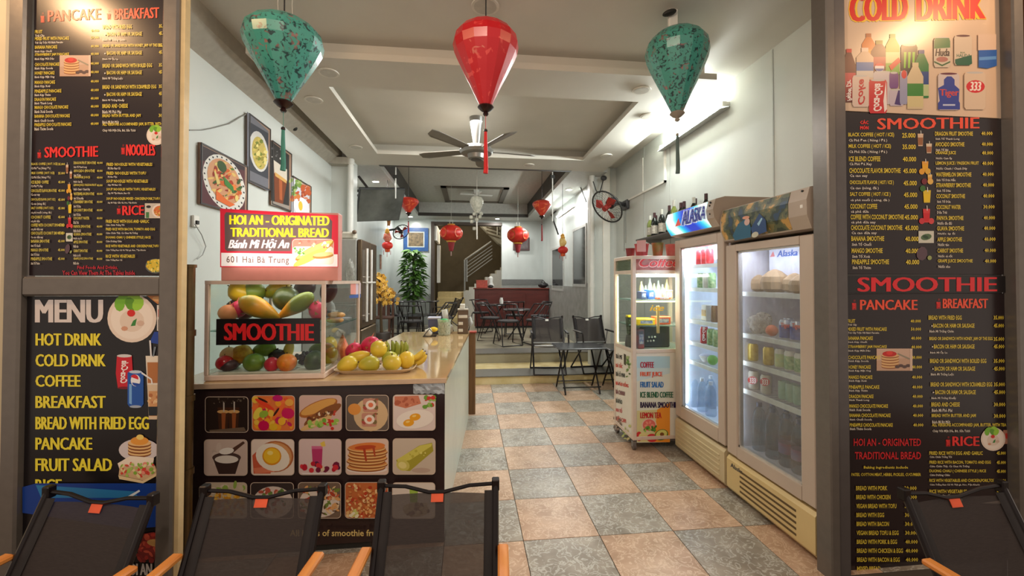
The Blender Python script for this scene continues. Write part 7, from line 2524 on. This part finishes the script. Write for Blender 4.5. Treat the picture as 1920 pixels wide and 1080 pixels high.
onp(563, 386, 4, 9, (226, 190, 60), 12, .3)
p.scatter(8, (546, 360, 560, 376), (2, 5), [(206, 120, 60), (196, 80, 50)], 12)
p.build('picture_print', MATT, t)
cb_ = thing('wall_cable', 'thin grey cable sagging along left wall to the noodle picture', 'cable', (XL + .01, 3.3, 2.4))
MB().tube([WX(355, 244, XL + .012), WX(378, 244, XL + .012), WX(400, 240, XL + .012), WX(430, 232, XL + .012), WX(450, 220, XL + .012), WX(462, 214, XL + .012)], .004, 6).build('cable', mat('grey_cable', (150, 150, 146), .5), cb_, True)
sc_ = thing('socket_plate', 'small wall socket with dangling wire left of the lit sign', 'socket', (XL, 3.0, 1.85))
c = WX(363, 415, XL)
MB().box((XL + .001, c.y - .03, c.z - .04), (XL + .02, c.y + .03, c.z + .04), .004).build('plate', WHITEP, sc_)
MB().box((XL + .02, c.y - .012, c.z - .02), (XL + .03, c.y + .012, c.z + .005)).build('plug', DARKV, sc_)
MB().tube([WX(365, 420, XL + .03), WX(378, 440, XL + .03), WX(386, 462, XL + .02), WX(380, 478, XL + .02), WX(370, 486, XL + .02)], .003, 5).build('wire', mat('grey_cable', (150, 150, 146), .5), sc_, True)
wc = thing('security_camera', 'small black round camera under left cornice above pictures', 'camera', (-1.74, 4.9, 2.95))
c = W(552, 240, 4.6)
MB().ball((c.x, 4.6, c.z), .03).build('lens_body', DARKV, wc, 'all')
MB().cyl((c.x, 4.6, c.z), (c.x - .04, 4.6, c.z + .06), .012, 8).cyl((c.x - .04, 4.6, c.z + .05), (c.x - .04, 4.6, 3.20), .008, 8).build('stalk', DARKV, wc)

# ================================================================ steel fridge, television, left rear things
sf_ = thing('steel_fridge', 'tall grey steel fridge with chrome handles behind fruit case', 'fridge', (-1.58, 5.3, 0))
SIDE = mat('fridge_grey_side', (152, 152, 147), .5, metal=.0, var=.05)
STD = mat('fridge_steel_door', (110, 92, 74), .22, metal=.75, var=.2, scale=3)  # brownish reflection on the steel is put into the base colour
zt = W(655, 448, 4.9).z
MB().box((-1.87, 4.92, .03), (-1.285, 5.70, zt), .006).build('cabinet', SIDE, sf_)
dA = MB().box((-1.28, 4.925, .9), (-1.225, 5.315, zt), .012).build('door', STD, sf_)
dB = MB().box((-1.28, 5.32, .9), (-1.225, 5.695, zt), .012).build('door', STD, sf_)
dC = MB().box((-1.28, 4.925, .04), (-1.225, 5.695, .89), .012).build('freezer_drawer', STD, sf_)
CHR = mat('bright_chrome', (230, 228, 224), .3, metal=.4)
for d, y in ((dA, 5.0), (dB, 5.22)):
    MB().cyl((-1.185, y, .98), (-1.185, y, zt - .1), .016, 10).cyl((-1.185, y, 1.5), (-1.235, y, 1.5), .008, 8).cyl((-1.185, y, 1.05), (-1.235, y, 1.05), .008, 8).build('handle', CHR, d, True)
MB().cyl((-1.18, 4.96, zt - .5), (-1.18, 5.4, zt - .5), .012, 10).cyl((-1.18, 4.98, zt - .5), (-1.23, 4.98, zt - .5), .008, 8).build('towel_bar', CHR, sf_, True)
MB().box((-1.87, 4.918, zt - .32), (-1.6, 4.921, zt - .02)).build('notice_frame', mat('dark_notice_frame', (74, 72, 68), .5), sf_)
MB().box((-1.83, 4.914, zt - .29), (-1.62, 4.918, zt - .05)).build('notice', mat('grey_notice', (122, 122, 118), .5), sf_)
bw_ = thing('cardboard_box', 'white box with dark ends lying on top of the steel fridge', 'box', (-1.48, 5.05, zt))
MB().box((-1.48, 4.95, zt + .001), (-1.31, 5.07, zt + .09), .02).build('box', mat('white_cardboard', (190, 186, 172), .6), bw_)
for x in (-1.48, -1.32):
    MB().ball((x + .005, 4.95, zt + .085), .025, wob=.3).build('corner_knob', mat('brown_knob', (110, 90, 74), .6), bw_, 'all')
pbag = thing('plastic_bag', 'translucent white plastic bag hanging on the side of steel fridge', 'bag', (-1.42, 4.9, 1.5))
c = W(656, 508, 4.88)
MB().ball((c.x, 4.893, c.z), .06, .03, .13, wob=.5, fn=lambda p, d: Vector((p.x * (1 - .75 * max(0, d.z)), p.y, p.z))).build('bag', glass_mat('white_bag', (236, 236, 232), opacity=.3, oprgb=(206, 206, 200), rough=.2), pbag, 'all')

tv = thing('television', 'dark flat television tilted on a wall arm at rear left', 'television', W(713, 384, 6.6))
c = Vector(tv.location)
q1 = Vector((.605, .35, .085)).normalized()
q2 = Vector((.16, -.386, .45))
q2 = (q2 - q1 * q2.dot(q1)).normalized()
q3 = q2.cross(q1)
TM = Matrix.Translation(c) @ Matrix((q1, q3, q2)).transposed().to_4x4()
MB().box((-.35, -.02, -.30), (.35, .03, .30), .008, TM).build('case', mat('black_tv_case', (54, 56, 58), .4), tv)
MB().box((-.335, -.024, -.285), (.335, -.02, .285), 0, TM).build('screen', mat('tv_screen', (64, 68, 68), .25, rgb2=(110, 114, 112), scale=3), tv)
am = MB()
am.tube([TM @ Vector((0, .03, .05)), (c.x - .2, 6.9, c.z + .15), (-1.98, 6.9, c.z + .25)], .018, 8)
am.tube([TM @ Vector((0, .03, -.05)), (c.x - .25, 6.9, c.z + .1), (-1.98, 6.7, c.z + .05)], .014, 8)
am.tube([W(663, 357, 6.5), W(676, 358, 6.52), W(700, 362, 6.62)], .02, 8).tube([W(664, 360, 6.5), W(692, 386, 6.6)], .016, 8).tube([W(672, 330, 6.5), W(700, 366, 6.62)], .02, 8)
am.build('wall_arm', mat('black_wire', (36, 28, 24), .5), tv)
MB().box((-1.999, 6.6, c.z - .1), (-1.97, 7.0, c.z + .4)).build('wall_plate', DARKV, tv)
# rods that hang from the rear ceiling soffits
for u, Y, lab in ((742, 6.2, 'thin white hanging rod with black clamp beside the television'), (1036, 6.2, 'thin white hanging rod with black clamp near right red lantern')):
    t = thing('hanging_rod', lab, 'rod', (W(u, 330, Y).x, Y, 2.4), 'hanging rods')
    x = t.location.x
    za, zb_ = W(u, 318, Y).z, W(u, 415 if u > 900 else 372, Y).z
    MB().cyl((x, Y, 3.12), (x, Y, zb_), .009, 8).build('rod', PIPE, t, True)
    zc_ = W(u, 331, Y).z
    MB().box((x - .035, Y - .025, zc_ - .025), (x + .035, Y + .025, zc_ + .02), .005).build('clamp', DARKV, t)
w2 = thing('wall_fan', 'dark wall fan edge on at rear left beside the hanging ornament', 'fan', W(752, 435, 10.2))
c = Vector(w2.location)
nd2 = Vector((.5, -.6, -.6)).normalized()
f1_ = nd2.cross(Vector((0, 0, 1))).normalized()
f2_ = f1_.cross(nd2).normalized()
MB().tube([c + f1_ * .2 * math.cos(a) + f2_ * .2 * math.sin(a) for a in [2 * PI * k / 24 for k in range(24)]], .012, 6, True).build('cage_ring', DARKV, w2, True)
gm = MB()
for k in range(16):
    a = 2 * PI * k / 16
    gm.tube([c + nd2 * .05, c + f1_ * .2 * math.cos(a) + f2_ * .2 * math.sin(a)], .003, 4)
gm.build('cage_wires', DARKV, w2)
for k in range(3):
    a = 2.1 * k
    MB().prism([c + f1_ * .02 * math.cos(a) + f2_ * .02 * math.sin(a), c + f1_ * .17 * math.cos(a - .3) + f2_ * .17 * math.sin(a - .3), c + f1_ * .17 * math.cos(a + .3) + f2_ * .17 * math.sin(a + .3)], nd2 * .004).build('blade', mat('red_fan_blade', (170, 50, 40), .35), w2)
MB().tube([c - nd2 * .02, c - nd2 * .16], [.06, .05], 12).build('motor', DARKV, w2, True)
MB().tube([c - nd2 * .14, (-1.99, 10.35, c.z + .05)], .025, 8).build('arm', DARKV, w2, True)

# hanging ornaments and small lanterns at the back
RED2 = silk('red_small_silk', (196, 50, 32), (226, 110, 60), (170, 40, 30), 14, .4, .55)
redt = mat('dark_red_tassel', (150, 40, 46), .7)
lantern('small_lantern', 'small red silk lantern hanging beside the television', 766, 371, 399, 7.0, .17, RED2, (redt, W(766, 436, 7.0).z), 3.47, group='small red silk lanterns at the back')
lantern('small_lantern', 'small red silk lantern hanging at right, near lit downlight', 1016, 376, 405, 7.0, .165, RED2, (redt, W(1016, 452, 7.0).z), 3.47, group='small red silk lanterns at the back')
GOLDP = mat('gold_fu_print', (214, 110, 40), .5, rgb2=(190, 50, 32), scale=60, contrast=(.45, .55))
PAL = mat('red_palace_lantern', (190, 26, 26), .4, rgb2=(222, 60, 40), scale=9)
def palace(label, u, v, Y, ntop):
    c = W(u, v, Y)
    t = thing('palace_lantern', label, 'lantern', (c.x, Y, c.z - .33), 'red palace lanterns before the stairs')
    n = 20
    vs, fs = [], []
    MB().ball((c.x, Y, c.z), .23, .23, .17, 20, 11, fn=lambda p, d: p * (1 + .035 * math.cos(10 * math.atan2(d.y, d.x)))).build('globe', PAL, t, 'all')
    for a in (-.75, .75):
        g_ = MB()
        m_ = []
        for k in range(10):
            th = 2 * PI * k / 10
            ax = -PI / 2 + a + .42 * math.cos(th)
            zz = .1 * math.sin(th)
            rr_ = .24 * math.sqrt(max(0, 1 - (zz / .17) ** 2)) * 1.03
            m_.append((c.x + rr_ * math.cos(ax), Y + rr_ * math.sin(ax), c.z + zz))
        g_.add(m_, [tuple(range(10))])
        g_.build('gold_character', GOLDP, t)
    MB().lathe([(.09, c.z - .19), (.1, c.z - .16)], (c.x, Y, 0), 16).lathe([(.07, c.z + .16), (.08, c.z + .185)], (c.x, Y, 0), 16).build('gold_collar', mat('gold_trim', (206, 150, 60), .4, metal=.3), t, True)
    MB().lathe([(.04, c.z - .37), (.075, c.z - .19)], (c.x, Y, 0), 14).build('fringe', mat('dark_red_fringe', (130, 24, 30), .7), t, True)
    MB().cyl((c.x, Y, c.z - .37), (c.x, Y, c.z - .47), .012, 8).build('tassel', mat('pale_tassel', (150, 120, 110), .7), t, True)
    MB().cyl((c.x - .03, Y, c.z + .17), (c.x - .03, Y, c.z + .28), .006, 6).cyl((c.x + .03, Y, c.z + .17), (c.x + .03, Y, c.z + .28), .006, 6).cyl((c.x, Y, c.z + .25), (c.x, Y, ntop), .003, 5).build('cord', mat('pale_wire', (190, 186, 176), .5), t)
    return t
palace('red round palace lantern with gold marks, left, before the dark stairwell', 846, 437, 8.6, 3.47)
palace('red round palace lantern with gold marks, right, before framed photo', 971, 441, 8.8, 3.47)
cr = thing('crystal_lamp', 'clear glass hanging lamp with cube crystals and white tassel', 'lamp', (W(893, 385, 6.6).x, 6.6, 2.3))
c = W(894, 384, 6.6)
GL_ = mat('crystal_glass', (170, 172, 158), .08, rgb2=(226, 222, 206), scale=20, alpha=.55)
MB().lathe([(.03, c.z - .13), (.055, c.z - .1), (.1, c.z), (.115, c.z + .06), (.09, c.z + .11), (.03, c.z + .14)], (c.x, 6.6, 0), 14).build('globe', GL_, cr, True)
for k, (dx, dz) in enumerate(((-.09, -.2), (-.04, -.15), (.05, -.19), (.0, -.24), (-.08, -.27), (.07, -.14), (-.04, -.38))):
    MB().box((c.x + dx - .026, 6.57, c.z + dz - .026), (c.x + dx + .026, 6.62, c.z + dz + .026), .01).build('crystal_cube', GL_, cr)
MB().cyl((c.x + .0, 6.6, c.z - .26), (c.x + .005, 6.6, c.z - .55), .011, 8).build('tassel', mat('white_tassel', (222, 216, 206), .7), cr, True)
MB().cyl((c.x, 6.6, c.z - .14), (c.x, 6.6, c.z - .26), .004, 6).cyl((c.x, 6.6, c.z + .13), (c.x, 6.6, 3.47), .004, 6).build('cord', mat('pale_wire', (190, 186, 176), .5), cr)
rf = thing('ceiling_fan', 'white rear ceiling fan seen edge on over crystal lamp', 'fan', (W(893, 366, 9.2).x, 9.2, 3.1))
x_, z_ = rf.location.x, W(893, 366, 9.2).z
MB().box((x_ - .06, 9.15, z_ + .02), (x_ + .06, 9.25, z_ + .16), .01).cyl((x_, 9.2, z_ + .15), (x_, 9.2, 3.47), .02, 8).build('motor', PIPE, rf)
for k in range(4):
    a = math.radians(10 + 90 * k)
    c_, s_ = math.cos(a), math.sin(a)
    MB().prism([(x_ + c_ * .05 - s_ * .04, 9.2 + s_ * .05 + c_ * .04, z_), (x_ + c_ * .36 - s_ * .05, 9.2 + s_ * .36 + c_ * .05, z_), (x_ + c_ * .36 + s_ * .05, 9.2 + s_ * .36 - c_ * .05, z_), (x_ + c_ * .05 + s_ * .04, 9.2 + s_ * .05 - c_ * .04, z_)], (0, 0, .012)).build('blade', PIPE, rf)
def ornament(label, u, v, Y, ntop, gold):
    """New Year hanging: a small figure plate over a little red lantern"""
    c = W(u, v, Y)
    s_ = Y / FPX
    t = thing('hanging_ornament', label, 'ornament', (c.x, Y, c.z - 25 * s_), 'New Year hangings')
    MB().cyl((c.x, Y, c.z + 14 * s_), (c.x, Y, ntop), .004, 5).build('cord', CORD, t)
    MB().ball((c.x, Y, c.z + 2 * s_), 7 * s_, 4 * s_, 9 * s_, wob=.3).build('figure', mat('gold_figure', (206, 160, 80), .5, rgb2=(226, 200, 130), scale=40) if gold else mat('pink_figure', (206, 150, 120), .5, rgb2=(190, 60, 50), scale=40), t, 'all')
    MB().ball((c.x, Y, c.z + 12 * s_), 4 * s_, 3 * s_, 6 * s_, wob=.4).build('top_knot', mat('gold_trim', (206, 150, 60), .4, metal=.3), t, 'all')
    MB().ball((c.x + .5 * s_, Y, c.z - 13 * s_), 10 * s_, 8 * s_, 7.5 * s_, 16, 9).build('little_lantern', PAL, t, 'all')
    MB().lathe([(4 * s_, c.z - 25 * s_), (5 * s_, c.z - 20 * s_)], (c.x + .5 * s_, Y, 0), 12).build('foot', GOLDP, t, True)
    for k in range(3):
        MB().cyl((c.x + (-6 + 6 * k) * s_, Y, c.z - 22 * s_), (c.x + (-6 + 6 * k) * s_, Y, c.z - (30 + 4 * (k % 2)) * s_), .004, 5).build('strand', redt, t)
    return t
ornament('pink figure over small red lantern hanging under the television', 726, 447, 7.0, 3.12, False)
ornament('gold figure over small red lantern hanging at right by dark windows', 1055, 456, 6.95, 3.12, True)
rdk = thing('paper_cone', 'small brown hanging paper cone under television corner', 'ornament', (W(729, 410, 7.1).x, 7.1, 2.3))
c = W(729, 412, 7.1)
MB().lathe([(.02, c.z - .1), (.035, c.z), (.028, c.z + .1)], (c.x, 7.1, 0), 10).build('cone', mat('brown_paper', (140, 90, 50), .6, rgb2=(190, 130, 70), scale=40), rdk, True)
MB().cyl((c.x, 7.1, c.z + .1), (c.x, 7.1, 3.12), .003, 5).build('cord', CORD, rdk)
oz = thing('hanging_scroll', 'narrow red scroll strip hanging on rear left wall', 'scroll', (-1.98, 9.0, 1.5))
c0, c1 = WX(713, 478, -1.985), WX(717, 505, -1.985)
MB().box((-1.99, c0.y, c1.z), (-1.98, c0.y + .12, c0.z)).build('strip', mat('scroll_red', (130, 70, 60), .6, rgb2=(190, 150, 120), scale=30), oz)
MB().cyl((-1.985, c0.y - .02, c0.z), (-1.985, c0.y + .14, c0.z), .01, 8).build('rod', WBR, oz, True)

# blue framed picture, framed photo
bp_ = thing('framed_picture', 'blue framed brown picture on back wall above leafy plant', 'picture', (-1.3, 11.38, 1.9))
a, b = W(757, 427, 11.39), W(803, 471, 11.39)
fr_ = MB()
bw2 = .1
fr_.box((a.x, 11.36, b.z), (b.x, 11.385, b.z + bw2)).box((a.x, 11.36, a.z - bw2), (b.x, 11.385, a.z)).box((a.x, 11.36, b.z + bw2), (a.x + bw2, 11.385, a.z - bw2)).box((b.x - bw2, 11.36, b.z + bw2), (b.x, 11.385, a.z - bw2))
fr_.build('frame', mat('blue_frame', (44, 84, 140), .4, var=.15), bp_)
MB().box((a.x + bw2, 11.372, b.z + bw2), (b.x - bw2, 11.384, a.z - bw2)).build('mount', mat('pale_mount', (190, 196, 190), .6), bp_)
MB().box((a.x + bw2 + .03, 11.368, b.z + bw2 + .03), (b.x - bw2 - .03, 11.373, a.z - bw2 - .03)).build('painting', mat('brown_painting', (70, 62, 44), .6, rgb2=(130, 110, 80), scale=14), bp_)
fp2 = thing('framed_photo', 'dark red framed photo on back wall behind right palace lantern', 'picture', (1.1, 11.38, 2.0))
a, b = W(962, 445, 11.37), W(993, 470, 11.37)
MB().box((a.x, 11.35, b.z), (b.x, 11.37, a.z), .004).build('frame', mat('dark_red_frame', (66, 30, 30), .4), fp2)
MB().box((a.x + .05, 11.346, b.z + .05), (b.x - .05, 11.352, a.z - .05)).build('photo', mat('dark_photo', (50, 44, 46), .4, rgb2=(110, 96, 96), scale=9), fp2)

# plant and blossom tree
LEAF = mat('plant_leaf', (60, 104, 40), .4, rgb2=(124, 164, 80), scale=3, contrast=(.35, .65))
pt = thing('potted_plant', 'tall bushy green leaved plant below the blue framed picture', 'plant', (-1.45, 10.6, ZF))
xc, yc = W(776, 520, 10.8).x, 10.8
zb_, zt_ = W(774, 558, 10.8).z, W(774, 474, 10.8).z
MB().lathe([(.16, ZF), (.2, ZF + .3), (.22, ZF + .34), (.2, ZF + .35)], (xc, yc, 0), 18).build('pot', mat('dark_pot', (60, 50, 44), .5), pt, True)
MB().cyl((xc, yc, ZF + .3), (xc, yc, zt_ - .1), .04, 8).build('stem', mat('green_stem', (70, 84, 44), .6), pt, True)
rr = random.Random(5)
lv = None
for k in range(260):
    zz = zb_ - .1 + (zt_ - zb_ + .1) * (k + .5) / 260
    tt = (zz - zb_) / (zt_ - zb_)
    a = k * 2.4 + rr.uniform(-.3, .3)
    rad = (.46 - .14 * abs(tt - .45) - .2 * max(0, tt - .75)) * rr.uniform(.3, 1.0)
    if lv is None:
        m_ = MB()
        m_.add([(0, 0, 0), (.06, -.05, .012), (.14, -.045, .0), (.22, 0, -.05), (.14, .045, .0), (.06, .05, .012), (.1, 0, -.012)],
               [(0, 1, 6), (1, 2, 6), (2, 3, 6), (3, 4, 6), (4, 5, 6), (5, 0, 6)])
        lv = m_.build('leaf', LEAF, None, 'all')
        lv.parent = pt
        o = lv
    else:
        o = lv.copy()
        COL.objects.link(o)
    o.location = Vector((xc + rad * math.cos(a) * .75, yc + rad * math.sin(a) * .6, zz)) - Vector(pt.location)
    o.rotation_euler = (rr.uniform(-.5, .5), rr.uniform(-.5, .5), a)
    s_ = rr.uniform(.8, 1.35)
    o.scale = (s_, s_, s_)
bt_ = thing('blossom_tree', 'small tree of yellow orange blossom beside steel fridge', 'plant', (-1.62, 7.6, ZF))
xc, yc = W(716, 540, 7.6).x, 7.6
z0_, z1_ = W(716, 568, 7.6).z, W(711, 512, 7.6).z
MB().lathe([(.12, ZF), (.15, ZF + .25), (.14, ZF + .27)], (xc, yc, 0), 16).build('pot', mat('dark_pot', (60, 50, 44), .5), bt_, True)
br = MB().tube([(xc, yc, ZF + .2), (xc - .02, yc, z0_), (xc - .05, yc, z1_)], [.03, .02, .008], 8)
for k in range(9):
    a = k * 2.3
    zz = z0_ + (z1_ - z0_) * k / 10
    br.tube([(xc - .03, yc, zz), (xc - .03 + .16 * math.cos(a) * (1 - k / 12), yc + .12 * math.sin(a), zz + .08)], [.01, .004], 6)
br.build('branches', STEMM, bt_)
YB = mat('yellow_blossom', (222, 160, 50), .6, rgb2=(240, 200, 90), scale=9, rnd=5)
lf = None
for k in range(190):
    tt = rr.random()
    zz = z0_ - .02 + (z1_ - z0_) * tt
    rad = (.3 * (1 - tt) + .04) * math.sqrt(rr.random())
    a = rr.uniform(0, 6.28)
    if lf is None:
        m_ = MB()
        for j in range(5):
            b_ = 2 * PI * j / 5
            m_.add([(0, 0, 0), (.03 * math.cos(b_ - .5), .03 * math.sin(b_ - .5), .008), (.042 * math.cos(b_), .042 * math.sin(b_), .0), (.03 * math.cos(b_ + .5), .03 * math.sin(b_ + .5), .008)], [(0, 1, 2, 3)])
        lf = m_.build('blossom', YB, None, 'all')
        lf.parent = bt_
        o = lf
    else:
        o = lf.copy()
        COL.objects.link(o)
    o.location = Vector((xc - .03 * tt - .0 + rad * math.cos(a), yc + rad * math.sin(a) * .8, zz)) - Vector(bt_.location)
    o.rotation_euler = (rr.uniform(.6, 2.2), rr.uniform(-.6, .6), rr.uniform(0, 6.28))

# ================================================================ reception desk and stairs
dk = thing('reception_desk', 'dark red wooden reception desk at the back of the room', 'desk', (.6, 10.4, ZF))
RW = mat('dark_red_wood', (84, 36, 32), .3, var=.2, scale=5, stretch=(.6, 4, 4))
xa, xb_ = W(890, 540, 10.4).x, W(1029, 540, 10.4).x
zt2 = W(960, 540, 10.4).z
MB().box((xa, 10.4, ZF + .05), (xb_, 10.7, zt2 - .03), .006).build('body', RW, dk)
MB().box((xa - .03, 10.37, zt2 - .03), (xb_ + .03, 10.72, zt2), .006).build('top', mat('desk_top_wood', (106, 52, 44), .2, var=.15, scale=5), dk)
MB().box((xa + .02, 10.42, ZF), (xb_ - .02, 10.68, ZF + .05)).build('plinth', DARKV, dk)
for k in range(3):
    x = xa + .1 + (xb_ - xa - .1) * k / 3
    MB().box((x, 10.39, ZF + .15), (x + (xb_ - xa) / 3 - .1, 10.4, zt2 - .15), .004).build('front_panel', RW, dk)
t = thing('red_tissue_box', 'red wooden box on left end of reception desk', 'box', (xa + .12, 10.52, zt2))
a, b = W(893, 525, 10.5), W(914, 537, 10.5)
MB().box((a.x, 10.45, zt2 + .001), (b.x, 10.6, zt2 + .19), .006).build('box', mat('red_box_wood', (170, 70, 56), .4, var=.2), t)
MB().box((a.x - .01, 10.44, zt2 + .19), (b.x + .01, 10.61, zt2 + .2)).build('lid', mat('red_box_lid', (190, 96, 80), .4), t)
t = thing('white_vase', 'white figurine next to the red box on the desk', 'figurine', (W(920, 527, 10.55).x, 10.55, zt2))
MB().lathe([(.07, zt2 + .001), (.09, zt2 + .05), (.05, zt2 + .14), (.06, zt2 + .25), (.02, zt2 + .3)], (t.location.x, 10.55, 0), 14).build('body', mat('white_ceramic', (206, 206, 200), .3), t, True)
MB().ball((t.location.x, 10.48, zt2 + .04), .07, .04, .04).build('dark_base', DARKV, t, 'all')
t = thing('tea_cup', 'small white cup and paper lying at front of dark table before desk', 'cup', (W(940, 553, 9.3).x, 9.3, ZF + .661))
x_ = t.location.x
MB().lathe([(.035, ZF + .661), (.045, ZF + .74), (.03, ZF + .80), (.03, ZF + .81)], (x_, 9.3, 0), 14).build('cup', mat('white_ceramic', (206, 206, 200), .3), t, True)
MB().lathe([(.05, ZF + .661), (.08, ZF + .67)], (x_ + .1, 9.28, 0), 12).build('saucer', mat('white_ceramic', (206, 206, 200), .3), t)
t = thing('black_bag', 'black rounded bag on the right end of reception desk', 'bag', (W(1020, 545, 10.4).x, 10.4, 1.0))
c = W(1020, 547, 10.4)
MB().ball((W(1019, 540, 10.5).x, 10.52, zt2 + .07), .12, .09, .075, wob=.3).build('bag_body', mat('black_leather', (26, 24, 26), .4), t, 'all')
MB().tube([(W(1014, 540, 10.5).x, 10.52, zt2 + .11), (W(1018, 536, 10.5).x, 10.52, zt2 + .2), (W(1024, 540, 10.5).x, 10.52, zt2 + .11)], .012, 8).build('handle', mat('black_leather', (26, 24, 26), .4), t, True)

# stairs: lower steps to a landing, flight with steel railing, upper flight overhead
stn = thing('staircase', 'white stepped staircase with steel railing behind the desk', 'staircase', (-.1, 12.6, ZF))
STW = mat('stair_plaster', (190, 188, 178), .5, var=.04)
for k in range(5):
    MB().box((-.93, 11.62 + .26 * k, ZF), (-.12, 11.62 + .26 * (k + 1) + (.6 if k == 4 else 0), ZF + .17 * (k + 1)), .004).build('step', mat('cream_stair', (190, 172, 124), .25, var=.1), stn)
yst = 12.6
for k in range(8):
    a = W(869 + 10.3 * k, 545 - 6.4 * k, yst)
    b = W(869 + 10.3 * (k + 1), 545 - 6.4 * k, yst)
    MB().box((a.x, yst - .05, ZF), (b.x, yst + .8, a.z)).build('flight_step', STW, stn)
a0, b0 = W(872, 487, yst - .06), W(921, 453, yst - .06)
MB().cyl(a0, b0, .028, 8).build('handrail', mat('steel_rail', (176, 176, 172), .3, metal=.6), stn, True)
for k in range(1, 6):
    MB().cyl(W(875, 487 + 6.6 * k, yst - .06), W(923, 454 + 6.2 * k, yst - .06), .014, 6).build('rail_bar', mat('steel_rail', (176, 176, 172), .3, metal=.6), stn, True)
for u, v0, v1 in ((871, 487, 545), (875, 487, 528)):
    MB().cyl(W(u, v0, yst - .06), W(u, v1, yst - .06), .028, 8).build('newel_post', mat('steel_rail', (176, 176, 172), .3, metal=.6), stn, True)
MB().prism([W(893, 414, 13.2), W(905, 414, 13.2), W(945, 441, 13.2), W(945, 462, 13.2), W(935, 456, 13.2)], (0, .5, 0)).build('upper_flight', mat('upper_plaster', (160, 158, 148), .6, var=.05), stn)
MB().prism([W(905, 414, 13.25), W(960, 414, 13.25), W(960, 470, 13.25), W(945, 460, 13.25), W(940, 440, 13.25)], (0, .05, 0)).build('upper_wall', mat('upper_plaster', (160, 158, 148), .6), stn)
for k in range(4):
    MB().cyl(W(912, 420 + 6 * k, 13.1), W(936, 428 + 6 * k, 13.1), .02, 6).build('upper_rail_bar', mat('brown_rail', (90, 80, 66), .5), stn, True)
for u in (933, 942):
    MB().cyl(W(u, 418, 13.08), W(u, 440, 13.08), .03, 8).build('upper_post', mat('steel_rail', (176, 176, 172), .3, metal=.6), stn, True)

# rear tube light, hanging hooks at right
t = thing('wall_tube_light', 'white lit tube light on rear right wall above windows', 'tube light', (2.0, 8.6, 2.9))
MB().box((2.02, 7.85, 2.9), (2.05, 9.35, 2.95)).build('batten', WHITEP, t)
MB().cyl((2.0, 7.9, 2.925), (2.0, 9.3, 2.925), .016, 10).build('tube', mat('tube_white_rear', (240, 255, 250), .3, emit=9), t, True)
t = thing('wall_bracket', 'dark angled bracket arm on rear right wall beside small lantern', 'bracket', (2.0, 8.0, 2.5))
MB().tube([WX(1089, 352, 1.98), WX(1099, 378, 1.98)], .012, 6).tube([WX(1086, 347, 1.98), WX(1104, 338, 1.98)], .012, 6).build('arm', DARKV, t)
MB().tube([W(1035, 404, 7.2), W(1040, 420, 7.2), W(1047, 440, 7.2)], .014, 6).tube([W(1033, 404, 7.2), W(1042, 396, 7.2)], .014, 6).build('hook', DARKV, t)
